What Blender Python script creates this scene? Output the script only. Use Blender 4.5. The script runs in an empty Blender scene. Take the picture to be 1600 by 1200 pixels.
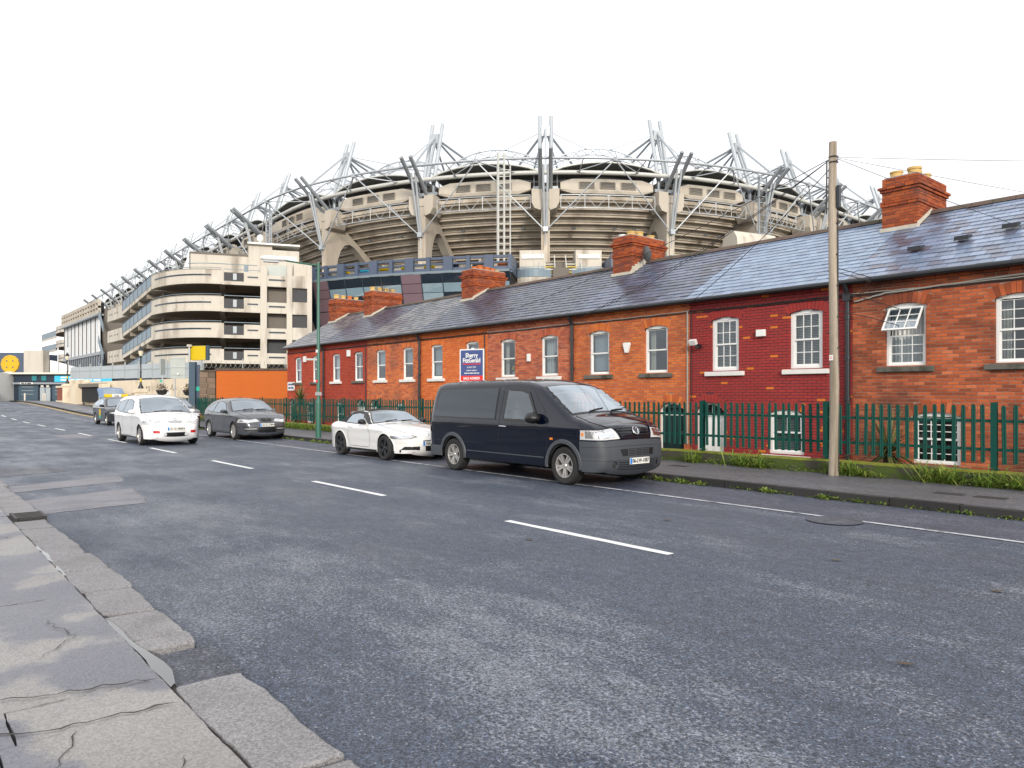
import bpy, bmesh, math, random
import numpy as np
from mathutils import Vector, Matrix
R = math.radians
random.seed(7)
scene = bpy.context.scene
COL = scene.collection

# ------------------------------------------------------------------ camera, sky, sun, exposure
YAW = 49.85
cam_data = bpy.data.cameras.new("camera")
cam = bpy.data.objects.new("camera", cam_data)
COL.objects.link(cam)
cam.location = (0.0, 0.0, 1.62)
cam.rotation_euler = (R(90), 0, R(YAW))
cam_data.sensor_width = 36.0
cam_data.lens = 25.875
cam_data.shift_y = 0.0106
cam_data.clip_start = 0.1
cam_data.clip_end = 3000
scene.camera = cam

SUN_ELEV, SUN_AZ = 21.0, -30.0          # azimuth measured from +X towards +Y
world = bpy.data.worlds.new("World")
scene.world = world
world.use_nodes = True
wn, wl = world.node_tree.nodes, world.node_tree.links
wn.clear()
w_out = wn.new("ShaderNodeOutputWorld")
w_bg = wn.new("ShaderNodeBackground")
w_bg.inputs["Strength"].default_value = 0.1
w_sky = wn.new("ShaderNodeTexSky")
w_sky.sky_type = 'NISHITA'
w_sky.sun_disc = False
w_sky.sun_elevation = R(SUN_ELEV)
w_sky.sun_rotation = R(90 - SUN_AZ)
w_tc = wn.new("ShaderNodeTexCoord")
w_map = wn.new("ShaderNodeMapping")
w_map.inputs["Scale"].default_value = (1.3, 1.3, 4.5)
w_noise = wn.new("ShaderNodeTexNoise")
w_noise.inputs["Scale"].default_value = 1.7
w_noise.inputs["Detail"].default_value = 6
w_noise.inputs["Roughness"].default_value = 0.55
w_ramp = wn.new("ShaderNodeValToRGB")
w_ramp.color_ramp.elements[0].position = 0.3
w_ramp.color_ramp.elements[0].color = (5.0, 4.95, 4.97, 1)
w_ramp.color_ramp.elements[1].position = 0.66
w_ramp.color_ramp.elements[1].color = (8.8, 8.85, 9.0, 1)
w_mix = wn.new("ShaderNodeMixRGB")
w_mix.inputs["Fac"].default_value = 0.93
wl.new(w_tc.outputs["Generated"], w_map.inputs["Vector"])
wl.new(w_map.outputs["Vector"], w_noise.inputs["Vector"])
wl.new(w_noise.outputs["Fac"], w_ramp.inputs["Fac"])
wl.new(w_sky.outputs["Color"], w_mix.inputs["Color1"])
wl.new(w_ramp.outputs["Color"], w_mix.inputs["Color2"])
wl.new(w_mix.outputs["Color"], w_bg.inputs["Color"])
wl.new(w_bg.outputs["Background"], w_out.inputs["Surface"])

sun_data = bpy.data.lights.new("sun", 'SUN')
sun_data.energy = 1.5
sun_data.angle = R(12)
sun_data.color = (1.0, 0.93, 0.82)
sun = bpy.data.objects.new("sun", sun_data)
COL.objects.link(sun)
_sd = Vector((math.cos(R(SUN_ELEV)) * math.cos(R(SUN_AZ)), math.cos(R(SUN_ELEV)) * math.sin(R(SUN_AZ)), math.sin(R(SUN_ELEV))))
sun.rotation_euler = _sd.to_track_quat('Z', 'Y').to_euler()
sun.location = _sd * 60

scene.view_settings.view_transform = 'Standard'
scene.view_settings.look = 'None'
scene.view_settings.gamma = 1.0
scene.view_settings.use_curve_mapping = False
scene.view_settings.exposure = 0.95
scene.cycles.max_bounces = 6
scene.cycles.diffuse_bounces = 3
scene.cycles.glossy_bounces = 3
scene.cycles.transmission_bounces = 4
scene.cycles.transparent_max_bounces = 8
scene.cycles.use_denoising = True

# ------------------------------------------------------------------ materials
def mat(name, col, rough=0.6, metal=0.0, var=0.12, vscale=1.5, fine=0.08, fscale=40.0, bump=0.0, bscale=60.0,
        spec=0.5, coat=0.0, rnd=0.0, ramp=None, island=False, stain=None, stain_scale=0.6, stain_lo=0.5, stain_hi=0.7,
        aniso=(1, 1, 1), rough_var=0.0, local=False, speck=0.0, transmission=0.0):
    """Procedural principled material in world (or object) space: two noises, optional per-piece random colour, stains and relief."""
    m = bpy.data.materials.new(name)
    m.use_nodes = True
    nt = m.node_tree
    n, l = nt.nodes, nt.links
    b = n["Principled BSDF"]
    b.inputs["Roughness"].default_value = rough
    b.inputs["Metallic"].default_value = metal
    b.inputs["Specular IOR Level"].default_value = spec
    b.inputs["Coat Weight"].default_value = coat
    b.inputs["Coat Roughness"].default_value = 0.03
    if transmission:
        b.inputs["Transmission Weight"].default_value = transmission
    if local:
        tc = n.new("ShaderNodeTexCoord"); src = tc.outputs["Object"]
    else:
        g = n.new("ShaderNodeNewGeometry"); src = g.outputs["Position"]
    mp = n.new("ShaderNodeMapping"); mp.inputs["Scale"].default_value = aniso
    l.new(src, mp.inputs["Vector"])
    def noise(scale, det=4):
        t = n.new("ShaderNodeTexNoise"); t.inputs["Scale"].default_value = scale; t.inputs["Detail"].default_value = det
        l.new(mp.outputs["Vector"], t.inputs["Vector"]); return t.outputs["Fac"]
    def math_(op, a, bb, c=None):
        t = n.new("ShaderNodeMath"); t.operation = op
        for i, v in enumerate((a, bb, c)):
            if v is None: continue
            if isinstance(v, (int, float)): t.inputs[i].default_value = v
            else: l.new(v, t.inputs[i])
        return t.outputs[0]
    rv = None
    if rnd or ramp:
        oi = n.new("ShaderNodeObjectInfo"); rv = oi.outputs["Random"]
        if island:
            gi = n.new("ShaderNodeNewGeometry")
            rv = math_('FRACT', math_('ADD', rv, gi.outputs["Random Per Island"]), 0)
    if ramp:
        cr = n.new("ShaderNodeValToRGB")
        cr.color_ramp.interpolation = 'CONSTANT' if len(ramp) > 3 else 'LINEAR'
        els = cr.color_ramp.elements
        while len(els) < len(ramp): els.new(0.5)
        for e, (p, c) in zip(els, ramp):
            e.position = p; e.color = (*c, 1)
        l.new(rv, cr.inputs["Fac"]); base = cr.outputs["Color"]
    else:
        rgb = n.new("ShaderNodeRGB"); rgb.outputs[0].default_value = (*col, 1); base = rgb.outputs[0]
    # brightness factor
    f = math_('MULTIPLY_ADD', noise(vscale), 2 * var, 1 - var)
    if fine:
        f2 = math_('MULTIPLY_ADD', noise(fscale, 2), 2 * fine, 1 - fine); f = math_('MULTIPLY', f, f2)
    if rnd:
        f3 = math_('MULTIPLY_ADD', rv, 2 * rnd, 1 - rnd); f = math_('MULTIPLY', f, f3)
    vm = n.new("ShaderNodeVectorMath"); vm.operation = 'SCALE'
    l.new(base, vm.inputs[0]); l.new(f, vm.inputs["Scale"])
    c = vm.outputs[0]
    if stain:
        st = n.new("ShaderNodeValToRGB")
        st.color_ramp.elements[0].position = stain_lo; st.color_ramp.elements[1].position = stain_hi
        l.new(noise(stain_scale, 6), st.inputs["Fac"])
        mx = n.new("ShaderNodeMixRGB"); mx.inputs["Color2"].default_value = (*stain, 1)
        l.new(st.outputs["Color"], mx.inputs["Fac"]); l.new(c, mx.inputs["Color1"]); c = mx.outputs["Color"]
    if speck:
        vo = n.new("ShaderNodeTexVoronoi"); vo.inputs["Scale"].default_value = 95; l.new(mp.outputs["Vector"], vo.inputs["Vector"])
        sc_ = n.new("ShaderNodeSeparateColor"); l.new(vo.outputs["Color"], sc_.inputs["Color"])
        v2 = n.new("ShaderNodeVectorMath"); v2.operation = 'SCALE'; l.new(c, v2.inputs[0]); l.new(math_('MULTIPLY_ADD', sc_.outputs[0], 2 * speck, 1 - speck), v2.inputs["Scale"]); c = v2.outputs[0]
    l.new(c, b.inputs["Base Color"])
    if rough_var:
        rr = math_('MULTIPLY_ADD', noise(vscale * 1.7, 5), 2 * rough_var, rough - rough_var)
        l.new(rr, b.inputs["Roughness"])
    if bump:
        bp = n.new("ShaderNodeBump"); bp.inputs["Strength"].default_value = min(1.0, bump); bp.inputs["Distance"].default_value = 0.01
        l.new(noise(bscale, 4), bp.inputs["Height"]); l.new(bp.outputs["Normal"], b.inputs["Normal"])
    return m

def glass_mat(name, tint=(0.02, 0.03, 0.035), refl=0.18, rough=0.03, see=0.0):
    """Dark glazing: a reflective coat over a tinted body, optionally partly see-through."""
    m = bpy.data.materials.new(name); m.use_nodes = True
    nt = m.node_tree; n, l = nt.nodes, nt.links
    n.clear()
    out = n.new("ShaderNodeOutputMaterial")
    dif = n.new("ShaderNodeBsdfDiffuse"); dif.inputs["Color"].default_value = (*tint, 1)
    body = dif.outputs[0]
    if see:
        tr = n.new("ShaderNodeBsdfTransparent"); tr.inputs["Color"].default_value = (0.75, 0.82, 0.85, 1)
        mm = n.new("ShaderNodeMixShader"); mm.inputs["Fac"].default_value = see
        l.new(dif.outputs[0], mm.inputs[1]); l.new(tr.outputs[0], mm.inputs[2]); body = mm.outputs[0]
    gl = n.new("ShaderNodeBsdfGlossy"); gl.inputs["Roughness"].default_value = rough
    gl.inputs["Color"].default_value = (0.86, 0.93, 1.0, 1)
    fr = n.new("ShaderNodeLayerWeight"); fr.inputs["Blend"].default_value = 0.5
    pw = n.new("ShaderNodeMath"); pw.operation = 'POWER'; pw.inputs[1].default_value = 4.0; l.new(fr.outputs["Facing"], pw.inputs[0])
    ma = n.new("ShaderNodeMath"); ma.operation = 'MULTIPLY_ADD'; ma.inputs[1].default_value = 1 - refl; ma.inputs[2].default_value = refl
    l.new(pw.outputs[0], ma.inputs[0])
    gp = n.new("ShaderNodeNewGeometry"); no = n.new("ShaderNodeTexNoise"); no.inputs["Scale"].default_value = 1.3
    l.new(gp.outputs["Position"], no.inputs["Vector"])
    bp = n.new("ShaderNodeBump"); bp.inputs["Strength"].default_value = 0.06; bp.inputs["Distance"].default_value = 0.05
    l.new(no.outputs["Fac"], bp.inputs["Height"]); l.new(bp.outputs["Normal"], gl.inputs["Normal"])
    mix = n.new("ShaderNodeMixShader")
    l.new(ma.outputs[0], mix.inputs["Fac"]); l.new(body, mix.inputs[1]); l.new(gl.outputs[0], mix.inputs[2])
    l.new(mix.outputs[0], out.inputs["Surface"])
    return m

def asphalt_mat(name, col, patch, rough=0.5, grain=(0.24, 0.24, 0.26), wear_y=None):
    m = bpy.data.materials.new(name); m.use_nodes = True
    nt = m.node_tree; n, l = nt.nodes, nt.links
    b = n["Principled BSDF"]
    g = n.new("ShaderNodeNewGeometry"); pos = g.outputs["Position"]
    def noise(scale, det=4, rough_=0.5, sc=None):
        t = n.new("ShaderNodeTexNoise"); t.inputs["Scale"].default_value = scale; t.inputs["Detail"].default_value = det
        t.inputs["Roughness"].default_value = rough_
        if sc:
            mp = n.new("ShaderNodeMapping"); mp.inputs["Scale"].default_value = sc; l.new(pos, mp.inputs["Vector"]); l.new(mp.outputs[0], t.inputs["Vector"])
        else: l.new(pos, t.inputs["Vector"])
        return t.outputs["Fac"]
    def ramp(fac, a, ca, bb, cb):
        r = n.new("ShaderNodeValToRGB"); r.color_ramp.elements[0].position = a; r.color_ramp.elements[0].color = ca
        r.color_ramp.elements[1].position = bb; r.color_ramp.elements[1].color = cb; l.new(fac, r.inputs["Fac"]); return r.outputs["Color"]
    def mix(fac, a, bb, mode='MIX'):
        x = n.new("ShaderNodeMixRGB"); x.blend_type = mode
        for i, v in (("Fac", fac), ("Color1", a), ("Color2", bb)):
            if isinstance(v, (int, float)): x.inputs[i].default_value = v
            elif isinstance(v, tuple): x.inputs[i].default_value = v
            else: l.new(v, x.inputs[i])
        return x.outputs[0]
    W, K = (1, 1, 1, 1), (0, 0, 0, 1)
    # worn, paler areas streaked along the street
    def add(a_, b_, k):
        t = n.new("ShaderNodeMath"); t.operation = 'MULTIPLY_ADD'; l.new(b_, t.inputs[0]); t.inputs[1].default_value = k; l.new(a_, t.inputs[2]); return t.outputs[0]
    wsum = add(noise(0.8, 10, 0.74, (0.5, 1.2, 1)), noise(38, 3, 0.6), 0.75)
    if wear_y is not None:                                 # the strip beside the kerb where the surface dressing has worn off
        sx = n.new("ShaderNodeSeparateXYZ"); l.new(pos, sx.inputs[0])
        def m2(op, a_, b_):
            t = n.new("ShaderNodeMath"); t.operation = op
            for k_, v_ in ((0, a_), (1, b_)):
                if isinstance(v_, (int, float)): t.inputs[k_].default_value = v_
                else: l.new(v_, t.inputs[k_])
            return t.outputs[0]
        d_ = m2('DIVIDE', m2('SUBTRACT', sx.outputs[1], wear_y), .75); e_ = m2('POWER', 2.718, m2('MULTIPLY', m2('MULTIPLY', d_, d_), -1.0))
        wsum = add(wsum, e_, 0.1); wsum = m2('SUBTRACT', wsum, 0.025)
    worn = ramp(wsum, 0.9, K, 1.04, W)
    c = mix(worn, (*col, 1), (*patch, 1))
    # big aggregate speckle, strong where the surface is worn
    v = n.new("ShaderNodeTexVoronoi"); v.inputs["Scale"].default_value = 110; l.new(pos, v.inputs["Vector"])
    vb = n.new("ShaderNodeSeparateColor"); l.new(v.outputs["Color"], vb.inputs["Color"])
    sp = ramp(vb.outputs[0], 0.0, (0.38, 0.38, 0.39, 1), 1.0, (1.62, 1.62, 1.64, 1))
    c = mix(1.0, c, sp, 'MULTIPLY')
    chips = ramp(vb.outputs[1], 0.982, K, 0.986, W)
    c = mix(chips, c, (*grain, 1))
    fleck = ramp(noise(42, 3, 0.65), 0.36, (0.62, 0.62, 0.62, 1), 0.64, (1.4, 1.4, 1.42, 1))
    c = mix(1.0, c, fleck, 'MULTIPLY')
    mid = ramp(noise(9, 5, 0.65), 0.3, (0.7, 0.7, 0.7, 1), 0.7, (1.3, 1.3, 1.3, 1))
    c = mix(1.0, c, mid, 'MULTIPLY')
    dirt = ramp(noise(0.23, 5, 0.6, (0.4, 1.0, 1)), 0.5, W, 0.72, (0.7, 0.71, 0.74, 1))
    c = mix(1.0, c, dirt, 'MULTIPLY')
    l.new(c, b.inputs["Base Color"])
    rr = ramp(noise(1.1, 5, 0.6, (0.5, 1, 1)), 0.35, (rough - 0.12,) * 3 + (1,), 0.7, (rough + 0.2,) * 3 + (1,))
    l.new(rr, b.inputs["Roughness"])
    bp = n.new("ShaderNodeBump"); bp.inputs["Strength"].default_value = 0.75; bp.inputs["Distance"].default_value = 0.006
    l.new(v.outputs["Distance"], bp.inputs["Height"])
    bp2 = n.new("ShaderNodeBump"); bp2.inputs["Strength"].default_value = 0.35; bp2.inputs["Distance"].default_value = 0.02
    l.new(noise(4, 6, 0.65), bp2.inputs["Height"]); l.new(bp.outputs["Normal"], bp2.inputs["Normal"])
    l.new(bp2.outputs["Normal"], b.inputs["Normal"])
    return m

MAT = {}
def brick_mat(name, ramp, stain, lo=0.52, hi=0.78):
    return mat(name, (0, 0, 0), rough=0.85, var=0.18, vscale=0.9, fine=0.16, fscale=55, bump=0.35, bscale=90, ramp=ramp, island=True,
               stain=stain, stain_scale=0.8, stain_lo=lo, stain_hi=hi, spec=0.25)
MAT['brick0'] = brick_mat('brick_brown_red', [(0, (0.383, 0.091, 0.035)), (0.2, (0.461, 0.11, 0.04)), (0.45, (0.338, 0.079, 0.031)), (0.62, (0.515, 0.126, 0.044)), (0.8, (0.265, 0.065, 0.026)), (0.92, (0.567, 0.159, 0.066))], (.13, .042, .026), .42, .68)
MAT['brick1'] = brick_mat('brick_painted_red', [(0, (0.294, 0.039, 0.035)), (0.45, (0.319, 0.039, 0.035)), (0.9, (0.344, 0.039, 0.035)), (0.965, (0.614, 0.163, 0.028))], (0.203, 0.017, 0.017), .6, .9)
MAT['brick2'] = brick_mat('brick_orange', [(0, (0.546, 0.135, 0.039)), (0.2, (0.608, 0.16, 0.044)), (0.45, (0.508, 0.122, 0.038)), (0.65, (0.632, 0.179, 0.049)), (0.88, (0.461, 0.113, 0.039))], (0.256, 0.070, 0.036), .52, .8)
MAT['brick3'] = brick_mat('brick_mottled_pink', [(0, (0.471, 0.123, 0.063)), (0.25, (0.533, 0.151, 0.069)), (0.5, (0.409, 0.1, 0.053)), (0.7, (0.557, 0.174, 0.085)), (0.88, (0.34, 0.092, 0.055))], (0.256, 0.090, 0.058), .55, .8)
MAT['brick4'] = brick_mat('brick_bright_orange', [(0, (0.621, 0.152, 0.04)), (0.3, (0.672, 0.174, 0.045)), (0.6, (0.604, 0.139, 0.039)), (0.85, (0.689, 0.195, 0.054))], (0.384, 0.096, 0.036), .6, .85)
MAT['brick5'] = brick_mat('brick_soot_orange', [(0, (0.608, 0.152, 0.049)), (0.25, (0.642, 0.178, 0.056)), (0.5, (0.506, 0.127, 0.049)), (0.75, (0.659, 0.186, 0.058)), (0.9, (0.397, 0.11, 0.054))], (0.218, 0.077, 0.051), .5, .75)
MAT['brick6'] = brick_mat('brick_plain_red', [(0, (0.422, 0.065, 0.033)), (0.4, (0.458, 0.074, 0.037)), (0.8, (0.386, 0.059, 0.033))], (0.307, 0.051, 0.033), .6, .9)
MAT['brick7'] = brick_mat('brick_end_red', [(0, (0.461, 0.071, 0.036)), (0.4, (0.497, 0.081, 0.037)), (0.8, (0.425, 0.067, 0.034))], (0.346, 0.058, 0.035), .6, .9)
MAT['brick_stack'] = brick_mat('brick_chimney', [(0, (0.283, 0.062, 0.023)), (0.22, (0.344, 0.077, 0.025)), (0.45, (0.238, 0.052, 0.023)), (0.66, (0.38, 0.09, 0.026)), (0.88, (0.207, 0.052, 0.027))], (0.154, 0.064, 0.045), .52, .78)
MAT['mortar'] = mat('mortar_grey', (.3, .22, .18), .95, var=.25, vscale=2, bump=.3)
MAT['mortar_red'] = mat('mortar_painted', (.07, .03, .05), .9, var=.25, vscale=2, bump=.3)
MAT['mortar_orange'] = mat('mortar_orange', (.4, .17, .09), .95, var=.2, vscale=2, bump=.3)
def slate_mat(name, ramp, rough=.3, stain=(.045, .04, .045), lo=.56, hi=.74):
    return mat(name, (0, 0, 0), rough=rough, var=.15, vscale=2, fine=.12, fscale=30, bump=.25, bscale=28, ramp=ramp, island=True,
               spec=.55, stain=stain, stain_scale=.7, stain_lo=lo, stain_hi=hi, rough_var=.1)
MAT['slate0'] = slate_mat('slate_mixed_purple', [(0, (0.16, 0.208, 0.304)), (0.25, (0.131, 0.168, 0.248)), (0.5, (0.117, 0.128, 0.178)), (0.68, (0.198, 0.253, 0.369)), (0.9, (0.107, 0.103, 0.141))], stain=(0.078, 0.056, 0.065))
MAT['slate1'] = slate_mat('slate_pale_blue', [(0, (0.18, 0.243, 0.352)), (0.3, (0.161, 0.217, 0.323)), (0.55, (0.2, 0.269, 0.381)), (0.85, (0.141, 0.186, 0.275))], stain=(0.128, 0.160, 0.256))
MAT['slate2'] = slate_mat('slate_blue', [(0, (0.075, 0.094, 0.150)), (.3, (0.062, 0.081, 0.125)), (.55, (0.094, 0.112, 0.175)), (.88, (0.044, 0.053, 0.085))])
MAT['slate3'] = slate_mat('slate_dark', [(0, (0.054, 0.062, 0.096)), (.3, (0.048, 0.054, 0.084)), (.55, (0.066, 0.077, 0.118)), (.88, (0.036, 0.038, 0.060))])
MAT['slate5'] = slate_mat('slate_weathered', [(0, (0.143, 0.143, 0.156)), (.3, (0.098, 0.104, 0.130)), (.55, (0.182, 0.182, 0.189)), (.85, (0.058, 0.065, 0.085))])
MAT['ridge'] = mat('ridge_tile_clay', (.11, .075, .06), .9, var=.3, vscale=3, stain=(.05, .055, .03), stain_scale=2, bump=.4, bscale=30)
MAT['white'] = mat('white_paint', (.78, .78, .76), .4, var=.06, fine=.04)
MAT['cream'] = mat('cream_paint', (.68, .64, .55), .5, var=.08)
MAT['sill_stone'] = mat('sill_granite', (.12, .115, .1), .9, var=.35, vscale=4, bump=.5, bscale=50, stain=(.04, .045, .03), stain_scale=3)
MAT['sill_white'] = mat('sill_white_paint', (.72, .71, .68), .6, var=.12, vscale=5, bump=.15)
MAT['win_glass'] = glass_mat('window_glass', (.025, .027, .03), .09, see=.72)
MAT['curtain'] = mat('net_curtain', (.66, .66, .64), .9, var=.22, vscale=16, aniso=(1, 1, .06))
MAT['blind'] = mat('blind_slat', (.5, .53, .5), .5, var=.08)
MAT['roller'] = mat('roller_blind', (.46, .52, .55), .6, var=.05)
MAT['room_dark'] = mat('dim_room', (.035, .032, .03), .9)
MAT['black_iron'] = mat('black_painted_iron', (.016, .018, .022), .35, var=.15, bump=.1)
MAT['cable_black'] = mat('cable_black', (.02, .02, .022), .6)
MAT['cable_grey'] = mat('cable_grey', (.33, .32, .29), .6)
MAT['lead'] = mat('lead_flashing', (.3, .3, .31), .6, var=.3, vscale=4, bump=.3)
MAT['mortar_flash'] = mat('pale_mortar_fillet', (.5, .46, .38), .9, var=.25, vscale=5, bump=.4)
MAT['pot'] = mat('clay_pot_buff', (.56, .37, .13), .8, var=.2, vscale=8, bump=.2)
MAT['pot_red'] = mat('clay_pot_terracotta', (.5, .14, .035), .8, var=.2, vscale=8, bump=.2)
MAT['plastic_white'] = mat('white_plastic', (.76, .76, .74), .4, var=.04)
MAT['plastic_grey'] = mat('grey_plastic', (.12, .125, .13), .5)
MAT['door_black'] = mat('black_door_paint', (.012, .03, .03), .25, var=.1)
MAT['door_green'] = mat('teal_door_paint', (.02, .09, .08), .3, var=.1)
MAT['fence_green'] = mat('green_painted_steel', (.003, .056, .043), .55, spec=.2, var=.12, vscale=3, fine=.1, stain=(.008, .04, .034), stain_scale=3, stain_lo=.6, stain_hi=.8)
MAT['lamp_green'] = mat('green_lamp_post_paint', (.03, .12, .085), .4, var=.15)
MAT['moss_wall'] = mat('mossy_concrete', (.05, .045, .035), .95, var=.35, vscale=3, fine=.2, bump=.8, bscale=25, stain=(.05, .075, .01), stain_scale=3.5, stain_lo=.4, stain_hi=.56, aniso=(1, 1, 1.6))
MAT['moss_top'] = mat('moss_cap', (.15, .16, .015), .95, var=.35, vscale=5, fine=.25, bump=.9, bscale=60, stain=(.06, .055, .03), stain_scale=4, stain_lo=.52, stain_hi=.7)
MAT['asphalt'] = asphalt_mat('road_asphalt', (.052, .066, .094), (.145, .157, .184), .5, wear_y=2.9)
MAT['asphalt_patch'] = asphalt_mat('dark_asphalt_patch', (.055, .06, .078), (.1, .104, .128), .5)
MAT['asphalt_parking'] = asphalt_mat('parking_lane_asphalt', (.05, .058, .084), (.1, .106, .135), .5)
MAT['path_asphalt'] = asphalt_mat('footpath_asphalt', (.1, .1, .112), (.15, .147, .157), .42, (.2, .2, .21))
MAT['conc_patch'] = mat('pale_trench_patch', (.19, .187, .205), .7, speck=.25, var=.3, vscale=3, fine=.2, fscale=60, bump=.4, bscale=50, aniso=(1, .6, 1), stain=(.13, .13, .155), stain_scale=1.8)
MAT['slab'] = mat('pavement_concrete', (.25, .24, .234), .5, speck=.2, var=.3, vscale=.9, fine=.12, fscale=90, bump=.45, bscale=110, stain=(.155, .156, .18), stain_scale=.75, stain_lo=.475, stain_hi=.515, rough_var=.22, rnd=.08)
MAT['kerb'] = mat('granite_kerb', (.215, .208, .215), .62, speck=.3, var=.22, vscale=3, fine=.2, fscale=140, bump=.6, bscale=90, rnd=.12, stain=(.14, .135, .135), stain_scale=1.6, stain_lo=.55, stain_hi=.72)
MAT['kerb_dark'] = mat('dirty_kerb', (.022, .021, .021), .8, var=.35, vscale=4, fine=.2, bump=.6, bscale=40, rnd=.2)
MAT['joint'] = mat('joint_dirt', (.045, .042, .038), .95, var=.3, vscale=8, bump=.5)
MAT['puddle'] = mat('puddle_water', (.1, .1, .1), .04, var=.05, spec=.8)
MAT['line_white'] = mat('road_paint_white', (.72, .73, .73), .6, var=.12, vscale=4, fine=.15, fscale=70, bump=.3, stain=(.3, .31, .34), stain_scale=6, stain_lo=.62, stain_hi=.8)
MAT['line_thin'] = mat('worn_edge_paint', (.48, .49, .52), .65, var=.2, vscale=5, fine=.2, fscale=70, stain=(.13, .135, .16), stain_scale=5, stain_lo=.5, stain_hi=.66)
MAT['line_yellow'] = mat('road_paint_yellow', (.62, .42, .1), .65, var=.2, vscale=3)
MAT['ground'] = mat('rough_ground', (.1, .095, .08), .95, var=.3, vscale=.4, bump=.5, bscale=8)
MAT['iron'] = mat('cast_iron_cover', (.045, .043, .043), .6, metal=.3, var=.2, bump=.5, bscale=90)
MAT['wood_pole'] = mat('weathered_pole_wood', (.34, .285, .225), .9, var=.5, vscale=2.5, fine=.4, fscale=30, bump=.6, bscale=22, aniso=(4, 4, .25), stain=(.11, .09, .05), stain_scale=1.2, stain_lo=.55, stain_hi=.75)
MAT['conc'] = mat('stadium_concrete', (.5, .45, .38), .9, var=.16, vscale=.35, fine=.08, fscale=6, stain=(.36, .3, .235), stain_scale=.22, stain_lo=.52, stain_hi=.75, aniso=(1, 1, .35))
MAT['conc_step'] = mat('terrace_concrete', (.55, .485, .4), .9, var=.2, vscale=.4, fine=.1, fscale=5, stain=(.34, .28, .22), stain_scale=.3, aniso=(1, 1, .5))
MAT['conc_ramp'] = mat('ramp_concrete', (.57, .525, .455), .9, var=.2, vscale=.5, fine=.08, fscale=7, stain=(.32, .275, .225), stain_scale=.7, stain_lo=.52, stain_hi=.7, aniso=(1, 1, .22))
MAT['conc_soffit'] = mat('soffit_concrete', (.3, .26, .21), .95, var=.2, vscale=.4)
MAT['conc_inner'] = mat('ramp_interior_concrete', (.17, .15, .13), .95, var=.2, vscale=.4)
MAT['render_wall'] = mat('beige_rendered_wall', (.7, .6, .46), .9, var=.12, vscale=.6, stain=(.4, .33, .25), stain_scale=.5, stain_lo=.55, stain_hi=.75)
MAT['steel'] = mat('galvanised_tube', (.43, .46, .49), .45, metal=.25, var=.08, vscale=.4)
MAT['steel_dark'] = mat('grey_painted_tube', (.3, .325, .35), .45, metal=.25, var=.1, vscale=.4)
MAT['tube_pale'] = mat('pale_painted_tube', (.56, .56, .53), .5, metal=.1, var=.08, vscale=.4)
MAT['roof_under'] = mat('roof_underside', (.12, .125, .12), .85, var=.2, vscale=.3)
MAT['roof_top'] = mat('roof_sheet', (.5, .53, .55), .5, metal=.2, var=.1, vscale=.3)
MAT['louvre'] = mat('dark_louvre', (.13, .125, .115), .7)
MAT['blue_clad'] = mat('blue_grey_cladding', (.075, .1, .155), .5, var=.12, vscale=.6)
MAT['blue_dark'] = mat('dark_blue_cladding', (.018, .03, .05), .4, var=.15, vscale=.6)
MAT['mauve'] = mat('mauve_panel', (.17, .11, .135), .6, var=.08, vscale=.7)
MAT['fac_glass'] = glass_mat('facade_glass', (.02, .035, .055), .28)
MAT['fac_glass_pale'] = glass_mat('facade_glass_pale', (.24, .35, .43), .3)
MAT['fac_glass_dark'] = glass_mat('facade_glass_dark', (.012, .02, .032), .06)
MAT['rail_blue'] = mat('railing_blue_grey', (.2, .26, .31), .55, var=.1, vscale=.8)
MAT['dark'] = mat('dark_void', (.018, .018, .02), .9)
MAT['grille_dark'] = mat('dark_mesh_grille', (.05, .052, .056), .7, var=.2, vscale=2)
MAT['orange'] = mat('orange_painted_brick', (.54, .12, .008), .7, var=.07, vscale=.8, bump=.25)
MAT['brown_block'] = mat('brown_stone_block', (.17, .12, .085), .9, var=.3, vscale=1.2, rnd=.25, bump=.4, bscale=30)
MAT['slate_post'] = mat('slate_blue_gate_paint', (.05, .085, .12), .5, var=.15)
MAT['yellow'] = mat('yellow_sign', (.62, .44, .0), .5, var=.05)
MAT['yellow_disc'] = mat('yellow_emblem', (.66, .4, .01), .5, var=.08, vscale=1.5)
MAT['sign_grey'] = mat('sign_back_grey', (.38, .41, .39), .5, metal=.2, var=.08)
MAT['galv'] = mat('galvanised_post', (.42, .43, .43), .5, metal=.3, var=.1)
MAT['cyan'] = mat('cyan_banner', (.05, .5, .78), .5, var=.08)
MAT['teal'] = mat('teal_panel', (.02, .2, .22), .5)
MAT['navy'] = mat('navy_print', (.05, .075, .22), .45, var=.06)
MAT['red_print'] = mat('red_print', (.7, .02, .02), .45, var=.04)
MAT['green_sign'] = mat('green_sign', (.03, .42, .3), .5)
MAT['lamp_glass'] = mat('lantern_glass', (.75, .68, .5), .3)
MAT['perspex'] = mat('frosted_panel', (.36, .4, .43), .3, var=.12, vscale=.8, spec=.6)
MAT['white_sheet'] = mat('white_canopy_sheet', (.82, .83, .84), .5, var=.04)
MAT['red_brick_panel'] = mat('red_brick_panel', (.24, .075, .05), .9, var=.2, vscale=2)
MAT['leaf'] = mat('cordyline_leaf', (.07, .1, .03), .5, var=.25, vscale=3, rnd=.4, ramp=[(0, (.06, .1, .03)), (.6, (.09, .115, .035)), (1, (.22, .19, .07))], island=True)
MAT['weed'] = mat('weed_leaf', (.12, .2, .02), .6, var=.3, vscale=4, ramp=[(0, (.075, .15, .015)), (.6, (.15, .24, .025)), (1, (.27, .26, .06))], island=True)
MAT['grass_dead'] = mat('dry_plant', (.09, .06, .035), .9, var=.3)
MAT['trunk'] = mat('fibrous_trunk', (.09, .065, .045), .95, var=.3, vscale=6, bump=.8, bscale=30)
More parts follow.
